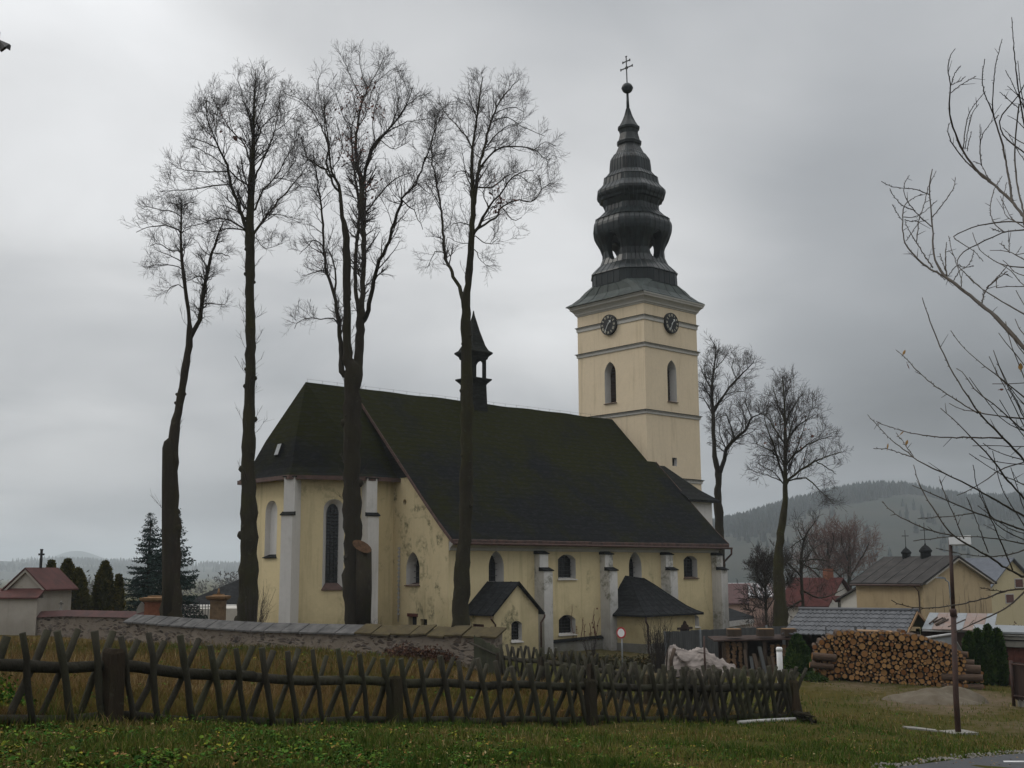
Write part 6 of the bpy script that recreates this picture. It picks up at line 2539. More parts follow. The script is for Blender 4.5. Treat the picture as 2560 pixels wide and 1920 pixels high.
def proj_(p):
    x, y, z = p[0] - EYE[0], p[1] - EYE[1], p[2] - EYE[2]
    Fw = math.cos(CP) * y + math.sin(CP) * z
    Up = -math.sin(CP) * y + math.cos(CP) * z
    X_, Y_ = CF * x / Fw, -CF * Up / Fw
    c, s = math.cos(CR), math.sin(CR)
    return 1280 + c * X_ - s * Y_, 960 + s * X_ + c * Y_


class Conv:
    def __init__(s, ox, oy, k):
        s.ox, s.oy, s.k, s.s = ox, oy, k, 1 / k

    def __call__(s, a, b):
        return s.ox + a / s.k, s.oy + b / s.k


# tree A, leaning, forked high up (left)
cA = Conv(300, 460, 1.975)
tA = [(262, 2130, 100), (258, 1900, 82), (259, 1650, 66), (256, 1450, 58), (262, 1290, 48), (282, 1150, 40), (308, 1000, 36), (330, 870, 32), (345, 745, 32), (340, 650, 18), (325, 530, 17), (308, 400, 16), (301, 280, 12), (303, 160, 7), (300, 90, 4)]
lA = [[(352, 742, 24), (385, 690, 22), (405, 600, 20), (420, 490, 17), (445, 380, 14), (470, 290, 11), (490, 230, 7), (512, 180, 4)],
      [(302, 240, 8), (265, 215, 7), (210, 205, 6), (140, 212, 4), (80, 235, 3)], [(303, 165, 6), (240, 130, 5), (180, 125, 4), (130, 112, 3)],
      [(305, 335, 7), (255, 330, 6), (200, 300, 4), (150, 305, 3)], [(312, 425, 6), (250, 400, 5), (190, 400, 4), (135, 410, 3)], [(322, 520, 5), (270, 500, 4), (230, 540, 3)],
      [(415, 592, 6), (470, 590, 5), (515, 597, 3)], [(465, 338, 6), (505, 345, 5), (545, 365, 3)], [(428, 490, 6), (385, 455, 5), (335, 480, 3)], [(428, 480, 5), (470, 455, 3)],
      [(303, 120, 5), (345, 90, 4), (380, 100, 3)], [(452, 360, 5), (410, 330, 4), (385, 290, 3)], [(302, 150, 5), (270, 100, 4), (240, 95, 3)]]
envA = [(355, 580, 42, 62), (370, 690, 60, 60), (425, 560, 40, 50), (500, 660, 50, 90), (400, 620, 110, 120)]
trA, _, _ = build_tree('lime_tree', 'leaning bare tree with a cut stub and small forked crown, leftmost of the tall trees', 432, 49, tA, lA, 3, cA, 'bark', dens=1.0, l1=(.5, 1.3), bumps=11, shoots=10, env=envA, spread=.82, l2=(.3, .75))
mb = MB()                                    # cut stub beside the trunk
q0, q1 = at(300 + 247 / 1.975, 460 + 2180 / 1.975, 48.9), at(300 + 238 / 1.975, 460 + 1275 / 1.975, 48.8)
mb.tube([q0, q0 * .75 + q1 * .25, (q0 + q1) / 2, q0 * .25 + q1 * .75, q1 - Z3 * .25, q1, q1 + np.array([.06, 0, .16])], [.34, .31, .29, .27, .24, .19, .07], 12, True, True, .07)
part('stub', mb, M['bark'], trA)

# tree B, straight, round crown
cB = Conv(300, 80, 2.5925)
tB = [(830, 3830, 126), (835, 3560, 112), (838, 3260, 104), (833, 2900, 88), (838, 2500, 72), (846, 2000, 62), (842, 1650, 58), (842, 1300, 58), (848, 1100, 46), (855, 900, 38), (862, 700, 24), (868, 500, 14), (874, 340, 8), (880, 240, 4)]
lB = [[(822, 1280, 26), (765, 1120, 20), (705, 930, 17), (690, 860, 15), (640, 750, 11), (590, 640, 8), (560, 540, 5), (560, 440, 3)], [(705, 908, 10), (600, 905, 8), (500, 902, 6), (390, 890, 4), (320, 840, 3)],
      [(708, 990, 9), (600, 995, 8), (480, 1022, 6), (350, 1025, 4), (255, 1030, 3)], [(805, 1275, 13), (730, 1225, 11), (650, 1210, 9), (540, 1240, 6), (420, 1265, 4)], [(815, 1290, 10), (720, 1272, 8), (640, 1285, 6), (560, 1305, 3)],
      [(870, 1310, 18), (960, 1180, 14), (1080, 1035, 10), (1150, 950, 7), (1210, 870, 4)], [(878, 1150, 15), (922, 1030, 12), (1000, 950, 9), (1095, 790, 6), (1150, 690, 4)], [(872, 950, 14), (940, 800, 11), (1000, 640, 8), (1022, 520, 5), (1040, 400, 3)],
      [(850, 870, 14), (805, 725, 11), (725, 640, 8), (660, 540, 5), (600, 430, 3)], [(858, 700, 10), (838, 560, 8), (800, 430, 5), (765, 320, 3)], [(868, 640, 9), (930, 470, 6), (960, 350, 4)], [(838, 1000, 13), (770, 955, 10), (690, 885, 7), (560, 780, 5), (460, 740, 3)],
      [(860, 800, 12), (905, 640, 9), (985, 560, 6), (1075, 520, 4)], [(645, 755, 7), (560, 720, 5), (450, 680, 3)], [(610, 690, 7), (540, 620, 5), (480, 530, 3)], [(960, 1180, 8), (1050, 1190, 6), (1170, 1220, 3)],
      [(845, 1190, 8), (790, 1080, 7), (740, 1010, 5), (650, 960, 3)], [(1000, 950, 7), (1100, 960, 5), (1180, 1000, 3)], [(870, 560, 7), (895, 420, 5), (900, 300, 3)], [(880, 1330, 6), (940, 1400, 4), (1060, 1370, 3)], [(730, 640, 6), (700, 520, 4), (690, 430, 3)],
      [(1000, 640, 6), (1080, 590, 4), (1130, 520, 3)], [(640, 750, 6), (620, 620, 4), (640, 480, 3)], [(560, 540, 4), (500, 500, 3)], [(925, 1030, 7), (1040, 960, 5), (1140, 830, 3)]]
envB = [(615, 370, 150, 210), (640, 260, 100, 110), (470, 440, 90, 60), (590, 520, 180, 80), (680, 450, 120, 130)]
build_tree('lime_tree', 'tall straight bare tree with a dense rounded crown, left of the choir window', 622, 49.5, tB, lB, 5, cB, 'bark_green', dens=1.0, bumps=22, shoots=60, env=envB, spread=.68,
           leaves=((680, 600, .35, 26), (770, 680, .3, 16)))

# tree C, several stems from a thick trunk
cC = Conv(300, 80, 2.5925)
k6 = lambda x, y, w: ((700 + x / 2.212 - 300) * 2.5925, (500 + y / 2.212 - 80) * 2.5925, w * 2.5925 / 2.212)
tC = [(1514, 3960, 124), (1512, 3650, 116), (1508, 3400, 110), (1504, 3150, 106), (1506, 2900, 108), (1508, 2500, 106), (1506, 2280, 108), (1508, 2150, 92), k6(375, 900, 52), k6(371, 700, 44), k6(370, 500, 42), k6(368, 350, 40), k6(365, 200, 40), k6(352, 120, 30), (1440, 1210, 26), (1420, 1000, 18), (1370, 900, 14), (1350, 700, 10), (1330, 560, 7), (1320, 420, 4)]
lC = [[k6(425, 1010, 60), k6(430, 930, 52), k6(440, 780, 50), k6(445, 640, 46), k6(455, 520, 30), k6(460, 400, 28), k6(462, 200, 27), (1570, 1100, 40), (1562, 960, 34), (1525, 800, 22), (1540, 620, 17), (1570, 450, 13), (1600, 370, 9), (1565, 270, 6), (1550, 150, 4)],
      [k6(345, 960, 34), k6(338, 850, 26), k6(325, 700, 22), k6(300, 520, 18), k6(260, 410, 15), k6(242, 260, 14), k6(235, 130, 13), (1300, 1089, 12), (1282, 1000, 10), (1265, 870, 7), (1250, 760, 5)],
      [k6(440, 640, 26), k6(422, 520, 22), k6(415, 350, 20), k6(428, 200, 20), k6(438, 60, 18), (1530, 980, 16), (1515, 850, 12), (1500, 640, 9), (1530, 500, 5), (1500, 380, 3)],
      [k6(470, 660, 30), k6(482, 620, 26), k6(510, 480, 22), k6(545, 350, 19), k6(600, 240, 17), k6(630, 130, 15), k6(672, 10, 14), (1828, 1080, 13), (1920, 970, 11), (1985, 810, 8), (2040, 650, 5), (2060, 540, 3)],
      [k6(308, 480, 12), k6(305, 380, 10), k6(275, 290, 8), k6(262, 270, 4)], [(1385, 1000, 16), (1335, 895, 14), (1225, 825, 9), (1190, 740, 6), (1170, 670, 4)], [(1345, 880, 13), (1345, 720, 11), (1295, 600, 8), (1240, 500, 6), (1160, 430, 5), (1070, 400, 3)],
      [(1575, 1000, 24), (1600, 850, 20), (1655, 720, 16), (1755, 620, 12), (1850, 480, 8), (1900, 350, 4)], [(1590, 900, 14), (1680, 700, 12), (1800, 610, 9), (1900, 575, 6), (2020, 562, 4)], [(1590, 1180, 12), (1700, 1030, 10), (1800, 945, 7), (1900, 905, 4)],
      [(1500, 640, 8), (1440, 520, 6), (1400, 400, 4)], [(1570, 450, 9), (1500, 300, 6), (1440, 150, 4)], [(1600, 370, 8), (1680, 230, 6), (1720, 120, 3)], [(1755, 620, 8), (1800, 460, 6), (1780, 300, 3)], [(1655, 720, 8), (1640, 560, 6), (1680, 400, 4)],
      [(1300, 1089, 8), (1240, 1010, 6), (1150, 1000, 3)], [k6(242, 260, 9), k6(190, 220, 6), k6(110, 300, 3)], [k6(255, 390, 8), k6(190, 400, 5), k6(120, 420, 3)], [k6(300, 660, 8), k6(220, 655, 6), k6(120, 660, 4), k6(80, 710, 2)], [(1225, 825, 7), (1180, 860, 5), (1120, 820, 3)],
      [(1920, 970, 7), (1960, 1010, 5), (2010, 1050, 3)], [(1985, 810, 6), (2050, 850, 4), (2090, 900, 3)], [(1850, 480, 6), (1930, 420, 4), (2000, 400, 3)], [(1540, 620, 9), (1600, 520, 6), (1660, 330, 4), (1790, 230, 3)], [(1345, 720, 7), (1300, 450, 5), (1280, 300, 3)], [k6(675, 0, 8), k6(740, 60, 5), k6(790, 160, 3)],
      [(1290, 600, 6), (1220, 640, 4), (1170, 600, 3)], [(1680, 700, 7), (1780, 760, 5), (1880, 700, 3)], [(1370, 900, 7), (1440, 760, 6), (1400, 560, 4)]]
envC = [(905, 320, 165, 210), (1010, 370, 90, 170), (800, 560, 75, 130), (960, 520, 140, 90), (880, 180, 90, 75), (790, 360, 60, 160)]
trC, _, _ = build_tree('lime_tree', 'thick bare tree with several upright stems and a sawn burl, before the choir', 866, 50, tC, lC, 8, cC, 'bark', dens=.8, bumps=14, shoots=34, env=envC, spread=.8,
                       leaves=((1580, 420, .35, 60), (1500, 740, .4, 60), (1640, 1025, .3, 40), (1450, 820, .35, 24), (1680, 520, .2, 22), (1310, 1410, .3, 14), (1400, 490, .2, 12), (1560, 520, .5, 50)))
mb = MB()
q0, q1 = at(908, 1570, 49.7), at(909, 1372, 49.7)
mb.tube([q0, q0 * .5 + q1 * .5, q1], [.33, .35, .33], 14, True, True, .06)
st_ = part('sawn_burl', mb, M['bark'], trC)
mb = MB()
qa = at(902, 1357, 49.45)
mb.loft([[at(885 + 40 * .5 + 24 * math.cos(t), 1366 + 14 * math.sin(t) + 9 * math.cos(t), 49.26 - .3 * math.sin(t) * 0) for t in np.linspace(0, 6.283, 15)[:-1]], [at(905 + 18 * math.cos(t), 1362 + 10 * math.sin(t) + 7 * math.cos(t), 49.5) for t in np.linspace(0, 6.283, 15)[:-1]]])
part('cut_face', mb, M['cut_wood'], st_)

# tree D, slim forked tree before the ridge turret
cD = Conv(900, 150, 1.952)
tD = [(490, 2780, 92), (497, 2540, 72), (510, 2340, 60), (520, 2000, 57), (522, 1650, 57), (519, 1400, 48), (518, 1200, 42), (525, 1100, 34), (540, 950, 30), (548, 800, 27), (552, 650, 22), (547, 550, 16), (549, 430, 13), (568, 300, 10), (588, 150, 6), (600, 80, 4)]
lD = [[(505, 1175, 24), (488, 1125, 19), (450, 1040, 16), (415, 950, 14), (404, 830, 12), (392, 700, 10), (370, 580, 8), (352, 480, 7), (356, 370, 5), (380, 250, 3)], [(560, 680, 18), (575, 560, 17), (600, 450, 13), (640, 300, 10), (690, 190, 7), (780, 90, 3)],
      [(560, 840, 15), (600, 770, 13), (626, 720, 10), (680, 660, 8), (750, 565, 6), (850, 540, 3)], [(575, 825, 12), (660, 770, 10), (690, 722, 8), (760, 685, 7), (840, 690, 6), (900, 620, 4), (960, 590, 2)], [(590, 520, 11), (650, 450, 9), (740, 420, 7), (850, 440, 5), (920, 490, 3)],
      [(552, 440, 8), (500, 350, 6), (420, 265, 4), (385, 200, 2)], [(537, 810, 6), (480, 795, 4), (440, 812, 2)], [(563, 622, 9), (640, 622, 7), (720, 560, 4)], [(640, 310, 6), (720, 280, 5), (800, 330, 4), (900, 370, 2)], [(660, 260, 5), (740, 230, 4), (800, 250, 2)], [(548, 560, 6), (490, 540, 4), (450, 570, 2)],
      [(555, 640, 7), (520, 560, 5), (500, 450, 3)], [(570, 300, 6), (540, 200, 4), (530, 130, 2)], [(600, 450, 7), (680, 350, 5), (760, 310, 3)], [(690, 722, 6), (745, 780, 4), (790, 770, 2)], [(405, 940, 5), (365, 940, 4), (335, 1010, 2)], [(395, 720, 6), (350, 640, 4), (320, 600, 2)], [(372, 590, 5), (420, 560, 3), (440, 520, 2)],
      [(850, 440, 4), (900, 400, 3), (955, 420, 2)], [(626, 720, 6), (600, 650, 4), (650, 580, 3)], [(560, 860, 6), (620, 900, 4), (680, 870, 2)], [(554, 920, 5), (600, 990, 3), (630, 1010, 2)], [(352, 470, 5), (410, 440, 3), (440, 430, 2)], [(542, 900, 5), (480, 890, 3), (430, 860, 2)], [(770, 560, 4), (830, 600, 3), (880, 580, 2)]]
envD = [(1250, 330, 125, 170), (1300, 400, 115, 110), (1120, 400, 60, 150), (1210, 560, 100, 110), (1240, 230, 75, 60), (1290, 240, 40, 50)]
build_tree('lime_tree', 'slim bare tree forked above the roof line, standing before the ridge turret', 1152, 51, tD, lD, 13, cD, 'bark_green', dens=.85, bumps=9, shoots=4, env=envD, spread=.72, leaves=((690, 710, .25, 60), (660, 600, .2, 16)))

# two trees behind the church on the right
cE = Conv(1700, 800, 2.073)
tE = [(206, 1600, 62), (205, 1300, 50), (204, 1110, 42), (200, 1000, 42), (196, 900, 34), (200, 800, 32), (182, 720, 23), (175, 600, 20), (171, 480, 18), (165, 360, 13), (176, 250, 9), (185, 150, 5), (152, 85, 3)]
lE = [[(208, 790, 24), (228, 725, 20), (240, 672, 18), (280, 620, 16), (340, 570, 12), (370, 510, 8), (430, 480, 4)], [(174, 480, 13), (218, 402, 11), (290, 310, 8), (340, 260, 6), (385, 215, 3)], [(166, 360, 8), (130, 300, 6), (105, 240, 3)], [(176, 260, 6), (220, 210, 5), (250, 170, 3)], [(280, 620, 9), (265, 560, 7), (235, 480, 4)],
      [(340, 570, 7), (330, 480, 5), (300, 420, 3)], [(172, 500, 7), (130, 420, 5), (100, 400, 3)], [(290, 310, 6), (270, 250, 4), (280, 200, 3)], [(170, 420, 7), (120, 340, 5), (95, 320, 3)], [(240, 672, 7), (210, 600, 5), (200, 540, 3)], [(370, 510, 6), (345, 440, 4), (335, 400, 3)], [(218, 402, 6), (250, 380, 4), (330, 370, 3)]]
envE = [(1785, 920, 55, 90), (1850, 960, 60, 90), (1840, 1080, 70, 70), (1880, 1040, 50, 60)]
build_tree('lime_tree', 'bare forked tree rising directly behind the church tower on its right', 1799, 88, tE, lE, 21, cE, 'bark', dens=.75, l1=(.8, 2.0), l2=(.5, 1.2), l3=(.25, .6), env=envE, spread=.6, k2=6, k3=4, twig_r=.008)
tF = [(520, 1640, 86), (517, 1500, 66), (512, 1350, 52), (511, 1250, 44), (520, 1130, 42), (530, 1050, 38), (545, 950, 25), (545, 850, 23), (545, 700, 18), (545, 550, 13), (540, 420, 8), (532, 290, 3)]
lF = [[(546, 850, 13), (520, 760, 11), (500, 700, 10), (470, 610, 7), (440, 520, 4), (430, 450, 2)], [(548, 845, 13), (620, 780, 11), (700, 732, 9), (760, 710, 6), (840, 680, 3)], [(560, 835, 9), (640, 815, 8), (700, 860, 6), (750, 905, 4), (795, 955, 2)], [(546, 765, 10), (590, 700, 8), (680, 640, 6), (790, 600, 3)],
      [(545, 655, 9), (600, 560, 7), (650, 520, 5), (700, 490, 3)], [(542, 640, 9), (490, 560, 7), (450, 500, 4), (410, 480, 2)], [(543, 560, 8), (580, 460, 6), (640, 380, 3)], [(541, 520, 7), (500, 420, 5), (480, 340, 3)], [(540, 850, 7), (470, 812, 5), (390, 790, 3)], [(500, 700, 7), (440, 660, 5), (380, 640, 2)],
      [(700, 732, 6), (770, 770, 5), (810, 800, 2)], [(542, 450, 6), (560, 360, 4), (575, 300, 2)], [(540, 760, 8), (510, 640, 6), (520, 520, 4), (500, 450, 2)], [(590, 700, 6), (640, 560, 4), (690, 430, 2)], [(545, 700, 8), (570, 580, 6), (610, 430, 3)], [(530, 840, 6), (470, 780, 5), (400, 740, 3)]]
envF = [(1985, 1080, 90, 130), (1960, 1030, 70, 100), (2040, 1130, 70, 80), (1945, 1150, 70, 70), (2065, 1210, 25, 60), (1960, 1180, 90, 60)]
build_tree('lime_tree', 'bare tree with an even egg-shaped crown standing clear to the right of the church', 1950, 63, tF, lF, 22, cE, 'bark_green', dens=.85, l1=(.7, 1.8), l2=(.4, .95), l3=(.2, .5), env=envF, spread=.55, k2=6, k3=4, twig_r=.006, leaves=((620, 560, .5, 40), (560, 620, .7, 50)))

# garden trees and shrubs in the village
tG = [(640, 1480, 16), (628, 1300, 14), (632, 1200, 11), (650, 1120, 8), (690, 1060, 4), (720, 1020, 2)]
lG = [[(628, 1330, 9), (560, 1260, 7), (520, 1230, 5), (480, 1220, 3)], [(632, 1250, 8), (700, 1240, 6), (780, 1250, 3)], [(640, 1160, 6), (615, 1090, 4), (612, 1050, 2)], [(628, 1400, 10), (720, 1440, 7), (800, 1420, 5), (850, 1390, 3)], [(630, 1450, 10), (560, 1500, 8), (545, 1540, 8)], [(645, 1130, 5), (600, 1160, 4), (570, 1180, 2)], [(630, 1300, 6), (680, 1200, 4), (740, 1150, 2)], [(632, 1270, 6), (760, 1300, 4), (840, 1290, 2)]]
build_tree('garden_tree', 'thin crooked bare garden tree with long low branches beside the red roofed house', 2005, 78, tG, lG, 31, cE, 'bark', 'twig_dark', dens=.8, l1=(.6, 1.5), l2=(.4, .9), l3=(.2, .5), spread=.3, k2=4, k3=3, twig_r=.008)
tS = [(440, 1560, 14), (445, 1430, 12), (440, 1340, 9), (430, 1280, 6), (425, 1240, 3)]
lS = [[(443, 1400, 8), (410, 1340, 6), (385, 1290, 4)], [(442, 1380, 8), (490, 1300, 6), (560, 1250, 4), (600, 1240, 2)], [(440, 1350, 6), (470, 1270, 4), (500, 1220, 2)], [(441, 1340, 6), (410, 1260, 4), (400, 1220, 2)], [(442, 1450, 7), (380, 1430, 5), (350, 1440, 3)], [(442, 1450, 7), (500, 1400, 5), (580, 1360, 3)], [(443, 1500, 6), (390, 1490, 4), (370, 1520, 2)]]
build_tree('garden_tree', 'dark twiggy shrub-like tree just left of the egg-crowned tree', 1912, 72, tS, lS, 33, cE, 'bark', 'twig_dark', dens=1.6, l1=(.6, 1.4), l2=(.4, .8), l3=(.2, .45), spread=.2, k2=6, k3=4, twig_r=.010)
for i, (px, sc, lab) in enumerate(((2072, .92, 'reddish bare tree, smaller and left of the pair behind the village roofs'), (2125, 1.1, 'broad reddish bare tree behind the village roofs left of the ochre building'))):
    dx = (px - 2125) * 2.073
    tR = [(880 + dx, 1480, 22), (878 + dx, 1320, 18), (876 + dx, 1220, 12), (878 + dx, 1150, 8), (870 + dx, 1100 + 60 * (sc < 1), 4)]
    lR = [[(878 + dx, 1330, 10), (830 + dx, 1240, 8), (790 + dx, 1170, 5), (775 + dx, 1140, 3)], [(878 + dx, 1340, 10), (930 + dx, 1250, 8), (970 + dx, 1180, 5), (980 + dx, 1150, 3)], [(877 + dx, 1260, 8), (840 + dx, 1160, 5), (835 + dx, 1110, 3)], [(877 + dx, 1250, 8), (905 + dx, 1150, 5), (900 + dx, 1100, 3)],
          [(878 + dx, 1380, 9), (800 + dx, 1300, 7), (740 + dx, 1260, 4)], [(878 + dx, 1380, 9), (960 + dx, 1310, 7), (1010 + dx, 1280, 4)]]
    build_tree('red_twig_tree', lab, px, 135, tR, lR, 41 + i, cE, 'bark', 'twig_red', dens=.55, l1=(1.2, 3.0), l2=(.9, 2.0), l3=(.5, 1.1), spread=.3, k2=6, k3=4, twig_r=.016, depth_spread=.6)

# bushy bare shrub at the church annex, and shoots at foot of trees
def shrub(label, px, Y, h, w, n, seed, m='twig_dark', cat='shrub', name='bare_shrub', r=.012, base_z=None, k=5):
    rng = np.random.default_rng(seed)
    x, y = atx(px, Y)
    g = gz(x, y) if base_z is None else base_z
    st = np.zeros((n, 6, 3))
    ang = rng.uniform(0, 6.28, n)
    rr = w * rng.random(n) ** .6
    for i in range(6):
        t = i / 5
        st[:, i, 0] = x + np.cos(ang) * (rr * (.25 + .75 * t)) + rng.normal(0, .02, n)
        st[:, i, 1] = y + np.sin(ang) * (rr * (.25 + .75 * t)) * .7 + rng.normal(0, .02, n)
        st[:, i, 2] = g - .05 + h * t * rng.uniform(.6, 1.0, n)
    R0 = np.linspace(1, .35, 6)[None] * r * np.ones((n, 1))
    A2, R2 = children(st, R0, k, h * .15, h * .4, rng, .5, .25, 4, .2, .12, .5, .7, r * .4)
    v1, f1 = tubes_arr(st, R0, 4)
    v2, f2 = tubes_arr(A2, R2, 3)
    me = arr_mesh(name, np.vstack([v1, v2]) - np.array([x, y, g]), np.vstack([f1, f2 + len(v1)]))
    return props(link(name, me, M[m], None, (x, y, g)), label, cat)


shrub('bare twiggy bush before the annex door right of the traffic sign', 1640, 50, 2.3, .65, 60, 51)
shrub('thin bare bush at the church wall between the porch and the annex', 1475, 58, 1.4, .5, 24, 52, 'twig', r=.010)
shrub('bare shoots growing at the foot of the straight second tree', 640, 49, 2.6, .7, 34, 53, 'twig', r=.010)
shrub('small reddish bush under the egg-crowned tree', 1885, 66, 1.8, 1.0, 90, 54, 'twig_red', r=.012)
shrub('dark low bush under the slim garden tree', 1925, 68, 2.6, 1.2, 90, 55, 'twig_dark', r=.012)
shrub('bare shoots at the choir corner by the white buttress', 935, 56, 1.5, .5, 26, 56, 'twig', r=.008)
mb = MB()
rg = np.random.default_rng(60)
for i in range(9):                           # creeper on the nave wall
    a, z = 9.6 + rg.uniform(-.9, 1.2), -2.4
    q = [P(a, -.03, z)]
    for k in range(rg.integers(4, 9)):
        a += rg.uniform(-.12, .12)
        z += rg.uniform(.15, .42)
        q.append(P(a, -.03, z))
    mb.tube(q, [.018 - .0016 * k for k in range(len(q))], 4)
    for k in range(5):
        p = np.array(q[rg.integers(1, len(q))]) + np.array([rg.normal(0, .08), -.03, rg.normal(0, .08)])
        d1, d2 = rg.normal(0, .05, 3), rg.normal(0, .05, 3)
        mb.poly([p, p + d1, p + d1 + d2, p + d2])
solo('wall_creeper', mb, M['dead_leaf'], 'thin reddish creeper climbing the church wall between the lower and upper window', 'climbing plant', P(9.7, -.03, -2.4))

# ------------------------------------------------------------------ near tree on the right: its trunk stands outside the picture
def yn(px, py):
    return 8.3 + .9 * math.sin(px * .0052 + py * .0041) + .5 * math.sin(py * .0075 - px * .003)


c1 = lambda q: [(2080 + x / 2.304, y / 2.304, w / 2.304) for x, y, w in q]
c2 = lambda q: [(2080 + x / 2.304, 700 + y / 2.304, w / 2.304) for x, y, w in q]
c3 = lambda q: [(2200 + x / 6.144, 1440 + y / 6.144, w) for x, y, w in q]


def W(pts, w0, w1):
    n = len(pts) - 1
    return [(x, y, w0 + (w1 - w0) * i / n) for i, (x, y) in enumerate(pts)]


